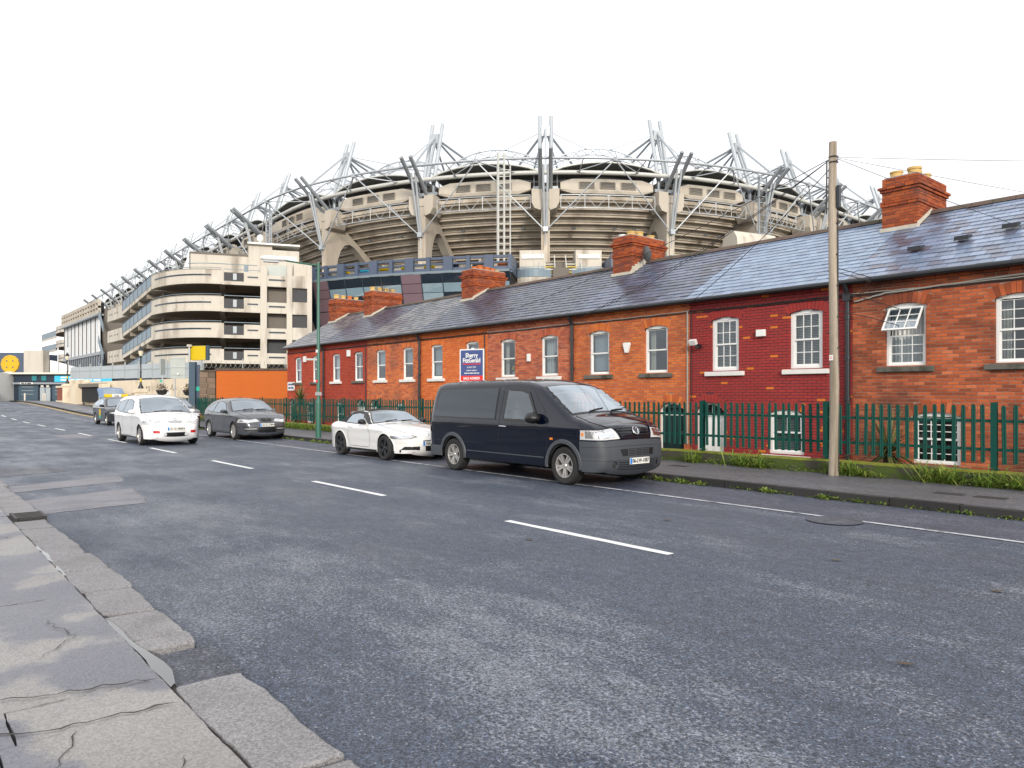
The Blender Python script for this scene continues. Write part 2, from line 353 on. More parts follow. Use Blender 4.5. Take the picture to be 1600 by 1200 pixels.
MAT['graffiti'] = mat('graffiti_paint', (.06, .055, .055), .7)
# vehicles
MAT['paint_black'] = mat('van_black_paint', (.001, .003, .011), .12, spec=.15, coat=.7, var=.1, fine=.0)
MAT['paint_white'] = mat('pearl_white_paint', (.72, .71, .69), .25, coat=.9, var=.03, fine=.0)
MAT['paint_mpv'] = mat('plain_white_paint', (.8, .8, .8), .25, coat=.9, var=.02, fine=.0)
MAT['paint_grey'] = mat('gunmetal_paint', (.095, .1, .112), .25, metal=.35, spec=.3, coat=.5, var=.05, fine=.0)
MAT['paint_navy'] = mat('dark_blue_black_paint', (.02, .024, .034), .2, spec=.3, coat=.5, var=.08, fine=.0)
MAT['paint_taxi'] = mat('taxi_black_paint', (.02, .023, .028), .2, spec=.3, coat=.5, var=.08, fine=.0)
MAT['taxi_blue'] = mat('tailgate_blue_paint', (.1, .17, .3), .3, coat=1.0)
MAT['trim'] = mat('grey_bumper_plastic', (.05, .056, .066), .55, var=.14, vscale=3, fine=.08, bump=.1, bscale=200)
MAT['trim_black'] = mat('black_trim', (.01, .01, .011), .4)
MAT['soft_top'] = mat('black_fabric_roof', (.014, .015, .018), .85, var=.1, bump=.3, bscale=200)
MAT['car_glass'] = glass_mat('car_window_glass', (.03, .04, .045), .17)
MAT['screen_glass'] = glass_mat('windscreen_glass', (.08, .12, .15), .33, see=.7)
MAT['tint_glass'] = glass_mat('dark_tinted_glass', (.004, .005, .008), .075)
MAT['door_glass'] = glass_mat('van_door_glass', (.06, .08, .08), .12, see=.7)
MAT['tyre'] = mat('tyre_rubber', (.018, .017, .017), .8, var=.2, bump=.3, bscale=60)
MAT['alloy'] = mat('alloy_silver', (.5, .48, .46), .32, metal=.7, var=.12, vscale=9)
MAT['alloy_black'] = mat('alloy_black', (.02, .021, .023), .3, metal=.3)
MAT['chrome'] = mat('chrome', (.75, .76, .78), .12, metal=1.0, var=.03)
MAT['lamp_clear'] = mat('headlamp_glass', (.55, .55, .55), .12, coat=1.0, var=.1, vscale=10)
MAT['lamp_inner'] = mat('headlamp_reflector', (.32, .32, .33), .2, metal=.6)
MAT['lamp_dark'] = mat('smoked_headlamp', (.16, .15, .14), .12, coat=1.0, var=.2, vscale=12)
MAT['amber'] = mat('amber_lens', (.8, .22, .01), .25)
MAT['tail_red'] = mat('tail_lamp_red', (.5, .01, .012), .2, coat=1)
MAT['plate'] = mat('number_plate_white', (.74, .73, .68), .5, var=.05)
MAT['plate_blue'] = mat('number_plate_blue', (.02, .2, .62), .5)
MAT['ink'] = mat('black_print', (.012, .012, .014), .5)
MAT['headlining'] = mat('pale_headlining', (.35, .35, .34), .9)
MAT['seat_dark'] = mat('seat_fabric', (.03, .03, .033), .9)

# ------------------------------------------------------------------ building helpers
INV = {}
def link(o, parent=None):
    COL.objects.link(o)
    if parent is not None:
        o.parent = parent
        if parent.name in INV: o.matrix_parent_inverse = INV[parent.name]
    return o
def tag(o, label=None, cat=None, group=None, kind=None):
    if label: o['label'] = label
    if cat: o['category'] = cat
    if group: o['group'] = group
    if kind: o['kind'] = kind
    return o
def thing(name, label, cat, loc=(0, 0, 0), rotz=0.0, group=None, world=True, kind=None):
    """An Empty at the base of a thing. world=True: its children are modelled in world coordinates."""
    o = bpy.data.objects.new(name, None)
    o.empty_display_size = 0.3
    COL.objects.link(o)
    o.location = loc; o.rotation_euler = (0, 0, rotz)
    if world: INV[o.name] = (Matrix.Translation(loc) @ Matrix.Rotation(rotz, 4, 'Z')).inverted()
    return tag(o, label, cat, group, kind)

class MB:
    def __init__(s): s.v, s.f = [], []
    def add(s, vs, fs):
        k = len(s.v); s.v.extend(tuple(p) for p in vs); s.f.extend(tuple(i + k for i in q) for q in fs); return s
    def box(s, c, d, rz=0.0, M=None):
        x, y, z = d[0] / 2, d[1] / 2, d[2] / 2
        p = [Vector((a * x, b * y, e * z)) for e in (-1, 1) for b in (-1, 1) for a in (-1, 1)]
        m = Matrix.Translation(c) @ (M.to_4x4() if M is not None else Matrix.Rotation(rz, 4, 'Z'))
        return s.add([m @ q for q in p], [(0, 2, 3, 1), (4, 5, 7, 6), (0, 1, 5, 4), (2, 6, 7, 3), (0, 4, 6, 2), (1, 3, 7, 5)])
    def ab(s, x0, y0, z0, x1, y1, z1):
        return s.box(((x0 + x1) / 2, (y0 + y1) / 2, (z0 + z1) / 2), (abs(x1 - x0), abs(y1 - y0), abs(z1 - z0)))
    def bar(s, p0, p1, w, h, up=(0, 0, 1)):
        p0, p1 = Vector(p0), Vector(p1); d = p1 - p0; L = d.length
        if L < 1e-6: return s
        x = d / L; u = Vector(up); y = u.cross(x)
        if y.length < 1e-4: y = Vector((0, 1, 0)).cross(x)
        y.normalize(); z = x.cross(y)
        return s.box((p0 + p1) / 2, (L, w, h), M=Matrix((x, y, z)).transposed())
    def tube(s, p0, p1, r, n=8, r2=None, cap=True):
        return s.path([p0, p1], [r, r if r2 is None else r2], n, cap)
    def path(s, pts, r, n=8, cap=True):
        pts = [Vector(p) for p in pts]; m = len(pts)
        rs = r if isinstance(r, (list, tuple)) else [r] * m
        ref = None; vs = []
        for i, p in enumerate(pts):
            d = (pts[min(i + 1, m - 1)] - pts[max(i - 1, 0)]).normalized()
            if ref is None:
                ref = Vector((0, 0, 1)) if abs(d.z) < .9 else Vector((1, 0, 0))
            a = (ref - d * ref.dot(d)).normalized(); b = d.cross(a); ref = a
            for k in range(n):
                t = 2 * math.pi * k / n
                vs.append(p + (a * math.cos(t) + b * math.sin(t)) * rs[i])
        fs = [(i * n + k, i * n + (k + 1) % n, (i + 1) * n + (k + 1) % n, (i + 1) * n + k) for i in range(m - 1) for k in range(n)]
        if cap: fs += [tuple(reversed(range(n))), tuple((m - 1) * n + k for k in range(n))]
        return s.add(vs, fs)
    def prism(s, A, B):
        """Two matching outlines (3D), joined by sides and closed by two faces."""
        n = len(A)
        return s.add(list(A) + list(B), [tuple(reversed(range(n))), tuple(range(n, 2 * n))] + [(i, (i + 1) % n, n + (i + 1) % n, n + i) for i in range(n)])
    def quad(s, *p): return s.add(p, [tuple(range(len(p)))])
    def grid(s, P, close=False):
        a, b = len(P), len(P[0])
        fs = [(i * b + j, i * b + j + 1, (i + 1) * b + j + 1, (i + 1) * b + j) for i in range(a - 1) for j in range(b - 1)]
        if close: fs += [(i * b + b - 1, i * b, (i + 1) * b, (i + 1) * b + b - 1) for i in range(a - 1)]
        return s.add([q for row in P for q in row], fs)
    def lathe(s, prof, n=16, M=Matrix.Identity(4), axis='Z'):
        """prof: (radius, height) pairs about the axis."""
        vs = []
        for k in range(n):
            t = 2 * math.pi * k / n; c, q = math.cos(t), math.sin(t)
            for r, h in prof:
                p = (r * c, r * q, h) if axis == 'Z' else (r * c, h, r * q)
                vs.append(M @ Vector(p))
        m = len(prof)
        return s.add(vs, [(k * m + i, ((k + 1) % n) * m + i, ((k + 1) % n) * m + i + 1, k * m + i + 1) for k in range(n) for i in range(m - 1)])
    def orient(s, c):
        """turn an open skin so that it faces away from the point c"""
        s.center = Vector(c); return s
    def mesh(s, name, m, smooth=None):
        me = bpy.data.meshes.new(name)
        me.from_pydata(s.v, [], s.f)
        bm = bmesh.new(); bm.from_mesh(me)
        bmesh.ops.recalc_face_normals(bm, faces=bm.faces)
        c = getattr(s, 'center', None)
        if c is not None or any(e.is_boundary for e in bm.edges):
            tot = 0.0
            for f in bm.faces:
                fc = f.calc_center_median()
                tot += f.normal.dot((fc - c) if c is not None else (Vector((0, 0, 1.62)) - fc).normalized()) * f.calc_area()
            if tot < 0: bmesh.ops.reverse_faces(bm, faces=bm.faces)
        bm.to_mesh(me); bm.free()
        if m is not None: me.materials.append(MAT[m] if isinstance(m, str) else m)
        if smooth is not None:
            me.polygons.foreach_set('use_smooth', [True] * len(me.polygons))
            me.set_sharp_from_angle(angle=R(smooth))
        me.update()
        return me
    def build(s, name, m, parent=None, smooth=None, label=None, cat=None, group=None, kind=None):
        o = bpy.data.objects.new(name, s.mesh(name, m, smooth))
        link(o, parent)
        return tag(o, label, cat, group, kind)

def bevel(o, w=0.01, seg=1):
    b = o.modifiers.new('bevel', 'BEVEL'); b.width = w; b.segments = seg; b.limit_method = 'ANGLE'; b.angle_limit = R(40); return o
def inst(me, name, parent, loc=(0, 0, 0), rot=(0, 0, 0)):
    o = bpy.data.objects.new(name, me); o.location = loc; o.rotation_euler = rot
    return link(o, parent)
def text(s, name, m, parent, loc, rot, size, align='CENTER', ext=0.001, sx=1.0, bold=0.0, M=None, maxw=None):
    cu = bpy.data.curves.new(name, 'FONT'); cu.body = s; cu.size = size; cu.align_x = align; cu.align_y = 'CENTER'
    cu.extrude = ext; cu.offset = bold; cu.resolution_u = 3
    cu.materials.append(MAT[m])
    o = bpy.data.objects.new(name, cu)
    link(o, parent)
    if M is not None: o.matrix_basis = M @ Matrix.Diagonal((sx, 1, 1, 1))
    else:
        o.location = loc; o.rotation_euler = rot; o.scale = (sx, 1, 1)
    return o
def rise(x):
    """Gentle climb of the street towards its far end."""
    t = min(1.0, max(0.0, (-x - 50) / 50.0)); return 0.8 * t * t * (3 - 2 * t)
def lift(mb):
    mb.v = [(x, y, z + rise(x)) for x, y, z in mb.v]; return mb
def stations(x0, x1, step):
    n = max(1, int(round(abs(x1 - x0) / step))); return [x0 + (x1 - x0) * i / n for i in range(n + 1)]
# ================================================================== THE STREET
KERB_L, KERB_R, WALL_Y, FACE = 1.5, 11.1, 13.7, 16.3
XS = stations(45, -50, 5) + stations(-52, -110, 2) + [-130, -200, -700]
def sheet(name, y0, y1, z, m, kind='structure', parent=None, xs=XS, label=None):
    mb = MB(); mb.grid([[(x, y0, z), (x, y1, z)] for x in xs])
    return lift(mb).build(name, m, parent, kind=kind, label=label)
mb = MB()
ys = [-700, -60, -3, 20, 60, 900]
mb.grid([[(x, y, -0.03) for y in ys] for x in [700] + XS])
lift(mb).build('ground', 'ground', kind='structure', label='rough open ground reaching to the horizon around the street')
road = sheet('road', KERB_L, KERB_R, 0.0, 'asphalt', label='wide worn grey asphalt street with dashed centre line')
sheet('parking_lane', 9.53, KERB_R - .02, 0.004, 'asphalt_parking', parent=road, xs=XS[:-2])
# painted markings: centre dashes, edge line, yellow lines
for k in range(-2, 13):
    xa = -4.67 - 5.67 * k; xb = xa - 2.6
    mb = MB(); n = 8
    ra = [[(xa + (xb - xa) * i / n, 6.05 - .055 + random.uniform(-.006, .006), .004), (xa + (xb - xa) * i / n, 6.05 + .055 + random.uniform(-.006, .006), .004)] for i in range(n + 1)]
    mb.grid(ra); lift(mb).build('lane_dash', 'line_white', road)
mb = MB(); xs = stations(20, -58, .5)
mb.grid([[(x, 9.43 + random.uniform(-.008, .008), .008), (x, 9.515 + random.uniform(-.008, .008), .008)] for x in xs])
lift(mb).build('edge_line', 'line_thin', road)
for y in (10.72, 10.9):
    mb = MB(); mb.grid([[(x, y, .008), (x, y + .1, .008)] for x in stations(-50, -100, 1.5)])
    lift(mb).build('yellow_line', 'line_yellow', road)
# pale trench reinstatements and a dark one beside the near kerb
def blob(name, pts, z, m, parent, jag=.03):
    out = []
    for i, p in enumerate(pts):
        q = pts[(i + 1) % len(pts)]
        L = math.dist(p, q); n = max(1, int(L / .15))
        for j in range(n):
            t = j / n; out.append((p[0] + (q[0] - p[0]) * t + random.uniform(-jag, jag), p[1] + (q[1] - p[1]) * t + random.uniform(-jag, jag), z))
    mb = MB(); mb.add(out, [tuple(range(len(out)))])
    return mb.build(name, m, parent)
blob('road_patch', [(-11.7, 1.55), (-13.4, 1.55), (-14.0, 3.2), (-12.0, 2.95)], .004, 'conc_patch', road)
blob('road_patch', [(-14.6, 1.55), (-15.6, 1.55), (-16.4, 3.5), (-15.2, 3.35)], .004, 'conc_patch', road)
blob('road_patch', [(-17.5, 1.55), (-19.4, 1.55), (-19.6, 2.7), (-18.0, 2.9)], .004, 'asphalt_patch', road)
blob('road_patch', [(-31.5, 4.9), (-34.5, 4.9), (-34.5, 5.9), (-31.5, 5.9)], .004, 'conc_patch', road)
mb = MB(); n = 28
c = (-4.55, 9.25)
mb.add([(c[0] + .34 * math.cos(2 * math.pi * i / n), c[1] + .34 * math.sin(2 * math.pi * i / n), .012) for i in range(n)], [tuple(range(n))])
mb.build('manhole_cover', 'asphalt_patch', road, label='round worn cover set into the road by the thin edge line')
for x, y in ((-1.9, 4.6), (-6.2, 5.4), (-6.0, 7.6), (-3.5, 7.0), (-2.1, 6.9)):
    blob('litter_leaf', [(x, y), (x + .07, y + .02), (x + .1, y + .08), (x + .02, y + .06)], .014, random.choice(['grass_dead', 'line_white']), road, .008)

# ---- right footpath with its kerb
path_r = sheet('footpath', KERB_R + .14, WALL_Y + .02, .12, 'path_asphalt', label='damp grey asphalt footpath in front of the green railings')
xk = 12.0
kerb_mesh = MB().ab(-.455, -.07, -.14, .455, .07, .0).mesh('kerb_stone', 'kerb_dark')
while xk > -100:
    o = inst(kerb_mesh, 'kerb_stone', path_r, (xk - .46, KERB_R + .07, .122 + rise(xk) + random.uniform(-.004, .004)), (random.uniform(-.02, .02), 0, random.uniform(-.008, .008)))
    xk -= .925
for x, y in ((-4.25, 12.25), (-3.7, 12.25), (-9.6, 12.7), (-12.4, 12.9)):
    MB().ab(x - .2, y - .11, .122, x + .2, y + .11, .127).build('cover_plate', 'iron', path_r)
# ---- left pavement: separate concrete flags, granite kerb stones, puddle
path_l = tag(MB().ab(45, -3.2, -.06, -50, KERB_L - .33, .05).build('pavement', 'joint'), 'cracked pale concrete pavement along the near kerb', kind='structure')
def slab(x0, x1, y0, y1, jag=.02, z=.075):
    pts = []
    cs = [(x0, y0), (x1, y0), (x1, y1), (x0, y1)]
    for i in range(4):
        p, q = cs[i], cs[(i + 1) % 4]; n = max(1, int(math.dist(p, q) / .045)); ph = random.uniform(0, 6)
        for j in range(n):
            t = j / n; L_ = t * math.dist(p, q); w = jag * (.45 * math.sin(L_ * 5 + ph) + .3 * math.sin(L_ * 13 + ph * 2) + random.uniform(-.3, .3)) * (1 if i in (1, 3) else .25) * min(1, 6 * t, 6 * (1 - t))
            pts.append((p[0] + (q[0] - p[0]) * t + (w if i in (1, 3) else 0), p[1] + (q[1] - p[1]) * t + (w if i in (0, 2) else random.uniform(-.003, .003))))
    dz = random.uniform(-.006, .006)
    mb = MB(); mb.prism([(x, y, .03) for x, y in pts], [(x, y, z + dz) for x, y in pts]); return mb.build('pavement_slab', 'slab', path_l)
yin = KERB_L - .37
for xa, xb, ys_ in ((2.6, -.4, (yin, .1, -1.4, -3.1)), (-.4, -2.3, (yin, .1, -1.4, -3.1)), (-2.3, -3.88, (yin, .35, -1.4, -3.1)),
                    (-3.88, -4.32, (yin, .42, -1.4, -3.1)), (-4.32, -6.52, (yin, -1.0, -3.1)), (-6.52, -8.92, (yin, -1.0, -3.1)),
                    (-8.92, -11.32, (yin, -1.0, -3.1)), (-11.32, -13.92, (yin, -1.0, -3.1)), (-13.92, -16.5, (yin, -1.0, -3.1)),
                    (-16.5, -19.5, (yin, -3.1)), (-19.5, -23, (yin, -3.1)), (-23, -28, (yin, -3.1)), (-28, -36, (yin, -3.1)), (-36, -50, (yin, -3.1))):
    for i in range(len(ys_) - 1):
        slab(xb + .003, xa - .003, ys_[i + 1] + .006, ys_[i] - .004, jag=.03 if xa > -7 else .012)
jn = [2.0, .2, -1.3, -2.9, -4.17, None, -4.86, -5.14, -5.82, -6.62, -7.45, -8.3, -9.35, -10.2, -10.9, None, -11.5, -12.4, -13.3, -14.3, -15.3, -16.3, -17.4, -18.5, -19.7, -21, -22.3, -23.6, -25, -26.5, -28, -30, -32, -34, -36, -39, -42, -46, -50]
i = 0
while i < len(jn) - 1:
    a, b_ = jn[i], jn[i + 1]
    if a is None or b_ is None: i += 1; continue
    mb = MB(); pts = []
    y0, y1 = yin + .012 + random.uniform(-.008, .008), KERB_L + random.uniform(-.02, .03)
    cs = [(a - .02, y0), (a - .02, y1), (b_ + .02, y1), (b_ + .02, y0)]
    for k in range(4):
        p, q = cs[k], cs[(k + 1) % 4]; n = max(1, int(math.dist(p, q) / .05)); ph = random.uniform(0, 6)
        for j in range(n):
            t = j / n; L_ = t * math.dist(p, q); w = .011 * math.sin(L_ * 6 + ph) + .004 * math.sin(L_ * 19 + ph) + random.uniform(-.004, .004)
            pts.append((p[0] + (q[0] - p[0]) * t + (w if k in (0, 2) else 0), p[1] + (q[1] - p[1]) * t + (w if k in (1, 3) else 0)))
    h = .058 + random.uniform(-.008, .008); tilt = random.uniform(-.012, .004)
    cy = (y0 + y1) / 2
    mb.prism([(x, y, -.03) for x, y in pts], [(x, y, h + tilt * (y - cy) / .2) for x, y in pts])
    bevel(mb.build('kerb_stone', 'kerb', path_l), .012, 2)
    i += 1
blob('kerb_infill', [(-4.19, yin + .05), (-4.83, yin + .05), (-4.83, KERB_L + .05), (-4.19, KERB_L + .05)], .03, 'asphalt_patch', path_l, .02)
puddle = [(-4.16, yin + .0), (-4.5, yin + .0), (-5.0, yin + .005), (-5.7, yin + .005), (-5.65, yin + .02), (-5.0, yin + .03), (-4.75, yin + .07), (-4.4, yin + .09), (-4.2, yin + .05)]
blob('puddle', puddle, .0705, 'puddle', path_l, .012)
blob('puddle', [(-7.3, yin + .0), (-8.9, yin + .0), (-8.9, yin + .03), (-7.3, yin + .03)], .0715, 'puddle', path_l, .014)
def crack(pts, wd=.008):
    P = []
    for i in range(len(pts) - 1):
        a, b_ = Vector((*pts[i], 0)), Vector((*pts[i + 1], 0)); n = max(2, int((b_ - a).length / .05)); pr = Vector((-(b_ - a).y, (b_ - a).x, 0)).normalized()
        for j in range(n): P.append(a.lerp(b_, j / n) + pr * random.uniform(-.022, .022))
    P.append(Vector((*pts[-1], 0))); rows = []
    for i, p in enumerate(P):
        d = (P[min(i + 1, len(P) - 1)] - P[max(i - 1, 0)]).normalized(); q = Vector((-d.y, d.x, 0)) * wd * random.uniform(.2, .9) * (1 if 0 < i < len(P) - 1 else .1)
        rows.append([(p.x - q.x, p.y - q.y, .0835), (p.x + q.x, p.y + q.y, .0835)])
    mb = MB(); mb.grid(rows); mb.build('crack', 'joint', path_l)
crack([(-4.3, 1.1), (-4.45, .5), (-4.7, .1)], .012); crack([(-3.9, 1.1), (-3.95, .55), (-4.1, .3), (-4.05, -.2)], .012); crack([(-4.1, .3), (-4.55, .32)], .009)
crack([(-5.0, .6), (-5.4, .9), (-5.9, .8)], .005); crack([(-5.3, .2), (-5.9, .35), (-6.4, .2)], .004); crack([(-7.2, .2), (-7.5, .7), (-8.4, .75)], .005)
crack([(-3.0, 1.1), (-3.2, .6), (-3.5, .5), (-3.86, .65)], .006); crack([(-2.2, .4), (-2.8, .7), (-3.3, .95)], .004); crack([(-9.5, 1.0), (-10.2, .6), (-11.0, .7)], .006)
mb = MB()
for k in range(5): mb.ab(-10.95 - k * .11, 1.18, .05, -10.99 - k * .11, 1.5, .09)
mb.ab(-10.92, 1.17, .03, -11.48, 1.51, .04); mb.ab(-10.92, 1.17, .04, -11.48, 1.2, .092); mb.ab(-10.92, 1.48, .04, -11.48, 1.51, .092)
mb.build('gully_grate', 'iron', path_l)

# ================================================================== THE TERRACE OF BRICK HOUSES
W0 = 4.353
BX = [-7.61 - W0 * k for k in range(-2, 8)]       # right to left boundaries: BX[0]=+1.1 ... BX[9]=-38.1
def bx(k): return -7.61 - W0 * k                  # left edge of house k
EAVE, RIDGE_Y, RIDGE_Z, EAVE_Y = 4.1, 19.5, 6.05, 16.08
ANG = math.atan2(RIDGE_Z - (EAVE + .03), RIDGE_Y - EAVE_Y)
COURSE, BL, BH = .07, .214, .057
CAMP = Vector((0, 0, 1.62))
brick_me, slate_me = {}, {}
def brick_box(mb, x0, x1, z0, z1, y, d=.11):
    mb.add([(x0, y, z0), (x1, y, z0), (x1, y, z1), (x0, y, z1), (x0, y + d, z0), (x1, y + d, z0), (x1, y + d, z1), (x0, y + d, z1)],
           [(0, 1, 2, 3), (1, 5, 6, 2), (4, 0, 3, 7), (3, 2, 6, 7), (4, 5, 1, 0)])

class Opening:
    def __init__(s, xc, w, z0, z1, rise_): s.xc, s.w, s.z0, s.z1, s.r = xc, w, z0, z1, rise_
    @property
    def R(s): return (s.w * s.w / 4 + s.r * s.r) / (2 * s.r)
    @property
    def cz(s): return s.z1 + s.r - s.R
    def half(s, z):
        """half width of the opening at height z"""
        if z < s.z0 or z >= s.z1 + s.r: return 0
        if z <= s.z1: return s.w / 2
        return math.sqrt(max(0, s.R ** 2 - (z - s.cz) ** 2))
    def arch_half(s, z, t=.23):
        """half width taken by the arch of upright bricks at height z"""
        if z < s.z1 - .04 or z > s.z1 + s.r + t: return 0
        a = math.asin(min(1, (s.w / 2) / s.R))
        v = math.sqrt(max(0, (s.R + t) ** 2 - (z - s.cz) ** 2))
        return min(v, (z - s.cz) * math.tan(a) + .05)

def facade(house, k, x0, x1, ops, bm, mm, singles):
    wall_mb = MB(); loose = MB(); cand = []
    ztop = EAVE - .1; n = int(ztop / COURSE)
    rng = random.Random(100 + k)
    for c in range(n):
        z0 = c * COURSE; zm = z0 + COURSE / 2
        cuts = []
        for o in ops:
            h = max(o.half(zm), o.arch_half(zm))
            if h > 0: cuts.append((o.xc - h, o.xc + h))
        cuts.sort()
        iv = []; a = x0
        for l, r_ in cuts:
            if l > a: iv.append((a, l))
            a = max(a, r_)
        if a < x1: iv.append((a, x1))
        cm = []; a = x0                                   # mortar sheet only leaves the true opening free
        for o in ops:
            h = o.half(zm)
            if h > 0: cm.append((o.xc - h, o.xc + h))
        for l, r_ in sorted(cm):
            if l > a: wall_mb.quad((a, FACE + .009, z0), (l, FACE + .009, z0), (l, FACE + .009, z0 + COURSE), (a, FACE + .009, z0 + COURSE))
            a = r_
        wall_mb.quad((a, FACE + .009, z0), (x1, FACE + .009, z0), (x1, FACE + .009, z0 + COURSE), (a, FACE + .009, z0 + COURSE))
        off = (c % 2) * BL / 2
        for l, r_ in iv:
            i0 = math.floor((l - x0 - off) / BL)
            while True:
                p = x0 + off + i0 * BL; q = p + BL - .014; i0 += 1
                if p >= r_ - .02: break
                a, b_ = max(p, l + .003), min(q, r_ - .003)
                if b_ - a < .03: continue
                y = FACE + rng.uniform(-.004, .004)
                if b_ - a > BL - .016:
                    cand.append((a, b_, z0 + .005, y))
                else: brick_box(loose, a, b_, z0 + .005, z0 + .005 + BH, y)
    for o in ops:                                          # arches of upright bricks
        a = math.asin(min(1, (o.w / 2) / o.R)); m = max(7, int((2 * a * o.R + .05) / .078))
        for i in range(m):
            t0 = -a - .05 + (2 * a + .1) * i / m + .004 / o.R; t1 = -a - .05 + (2 * a + .1) * (i + 1) / m - .004 / o.R
            y = FACE - .002 + rng.uniform(-.003, .003); r0, r1 = o.R + .004, o.R + .225
            P = [(o.xc + r_ * math.sin(t), o.cz + r_ * math.cos(t)) for r_, t in ((r0, t0), (r0, t1), (r1, t1), (r1, t0))]
            loose.prism([(px, y, pz) for px, pz in P], [(px, y + .11, pz) for px, pz in P])
    wall = wall_mb.build('wall', mm, house)
    if singles:
        if 'b' not in brick_me:
            t = MB(); brick_box(t, -(BL - .014) / 2, (BL - .014) / 2, -BH / 2, BH / 2, 0); brick_me['b'] = t
        me = brick_me['b'].mesh('brick', bm)
        def big(c_):
            x = (c_[0] + c_[1]) / 2
            u = (-.7644 * x + .6448 * FACE); side = (.6448 * x + .7644 * FACE) / u
            return (side > .69, c_[2] < 1.3, (Vector((x, FACE, c_[2])) - CAMP).length)
        cand.sort(key=big)
        for a, b_, z, y in cand[:300]: inst(me, 'brick', wall, ((a + b_) / 2, y, z + BH / 2))
        cand = cand[300:]
    for a, b_, z, y in cand: brick_box(loose, a, b_, z, z + BH, y)
    loose.build('brickwork', bm, wall, kind='stuff')
    # projecting eaves courses
    cor = MB()
    for c, (z, pr) in enumerate(((EAVE - .1, .035), (EAVE - .025, .07))):
        x = x0 + .004
        while x < x1 - .02:
            e = min(x + BL - .01, x1 - .004); brick_box(cor, x, e, z, z + BH, FACE - pr, .2); x = e + .01
    cor.build('eaves_course', bm, wall, kind='stuff')
    return wall

def roof(house, k, x0, x1, sm, singles):
    r_ = MB()
    e0, e1 = (EAVE_Y, EAVE + .02), (RIDGE_Y, RIDGE_Z - .02)
    r_.prism([(x0, e0[0], e0[1]), (x0, e1[0], e1[1]), (x0, 2 * RIDGE_Y - e0[0], e0[1])], [(x1, e0[0], e0[1]), (x1, e1[0], e1[1]), (x1, 2 * RIDGE_Y - e0[0], e0[1])])
    ro = r_.build('roof', 'slate3', house)
    L = math.hypot(e1[0] - e0[0], e1[1] - e0[1]); rows = 16; ex = L / rows; rng = random.Random(500 + k)
    joined = MB(); sw = .28
    me = None
    if singles:
        me = MB().ab(-sw / 2 + .004, -ex * .62, -.006, sw / 2 - .004, ex * .62, .008).mesh('slate', sm)
    cnt = 0
    for j in range(rows):
        s = (j + .5) * ex; y, z = e0[0] + s * math.cos(ANG), e0[1] + .035 + s * math.sin(ANG)
        off = (j % 2) * sw / 2
        i = -1
        while True:
            xa = x0 + off + i * sw; xb = xa + sw; i += 1
            if xa >= x1 - .03: break
            a, b_ = max(xa, x0), min(xb, x1)
            if b_ - a < .04: continue
            tilt = ANG - .055 + rng.uniform(-.006, .006); rz = rng.uniform(-.008, .008); dz = rng.uniform(0, .006)
            if singles and b_ - a > sw - .01 and cnt < 298:
                inst(me, 'slate', ro, ((a + b_) / 2, y, z + dz), (tilt, 0, rz)); cnt += 1
            else:
                joined.box(((a + b_) / 2, y, z + dz), (b_ - a - .008, ex * 1.24, .014), M=Matrix.Rotation(rz, 3, 'Z') @ Matrix.Rotation(tilt, 3, 'X'))
    joined.build('slating', sm, ro, kind='stuff')
    x = x0
    while x < x1 - .05:                                     # ridge tiles
        e = min(x + .45, x1); t = MB(); prof = [(-.15, -.05), (-.08, .035), (0, .075), (.08, .035), (.15, -.05)]
        t.prism([(x + .006, RIDGE_Y + p, RIDGE_Z + .03 + q) for p, q in prof], [(e - .006, RIDGE_Y + p, RIDGE_Z + .03 + q) for p, q in prof])
        t.build('ridge_tile', 'ridge', ro); x = e
    g = MB()
    g.tube((x0, EAVE_Y - .03, EAVE + .0), (x1, EAVE_Y - .03, EAVE + .0), .055, 10)
    g.ab(x0, EAVE_Y + .02, EAVE - .06, x1, EAVE_Y + .06, EAVE + .05)
    g.build('gutter', 'black_iron', ro)
    return ro

def arc_pts(o, dw=0.0, dz=0.0, n=9):
    """outline of an opening: from bottom left over the arch to bottom right, inset by dw"""
    w = o.w / 2 - dw; Rr = o.R - dw; pts = [(o.xc - w, o.z0 + dw)]
    a = math.asin(min(1, w / Rr))
    for i in range(n):
        t = -a + 2 * a * i / (n - 1); pts.append((o.xc + Rr * math.sin(t), o.cz + Rr * math.cos(t)))
    pts.append((o.xc + w, o.z0 + dw)); return pts

def ring(mb, A, B, y0, y1):
    """frame between two matching outlines (x, z), thickness y0..y1"""
    n = len(A)
    for i in range(n):
        j = (i + 1) % n
        mb.prism([(A[i][0], y0, A[i][1]), (A[j][0], y0, A[j][1]), (B[j][0], y0, B[j][1]), (B[i][0], y0, B[i][1])],
                 [(A[i][0], y1, A[i][1]), (A[j][0], y1, A[j][1]), (B[j][0], y1, B[j][1]), (B[i][0], y1, B[i][1])])

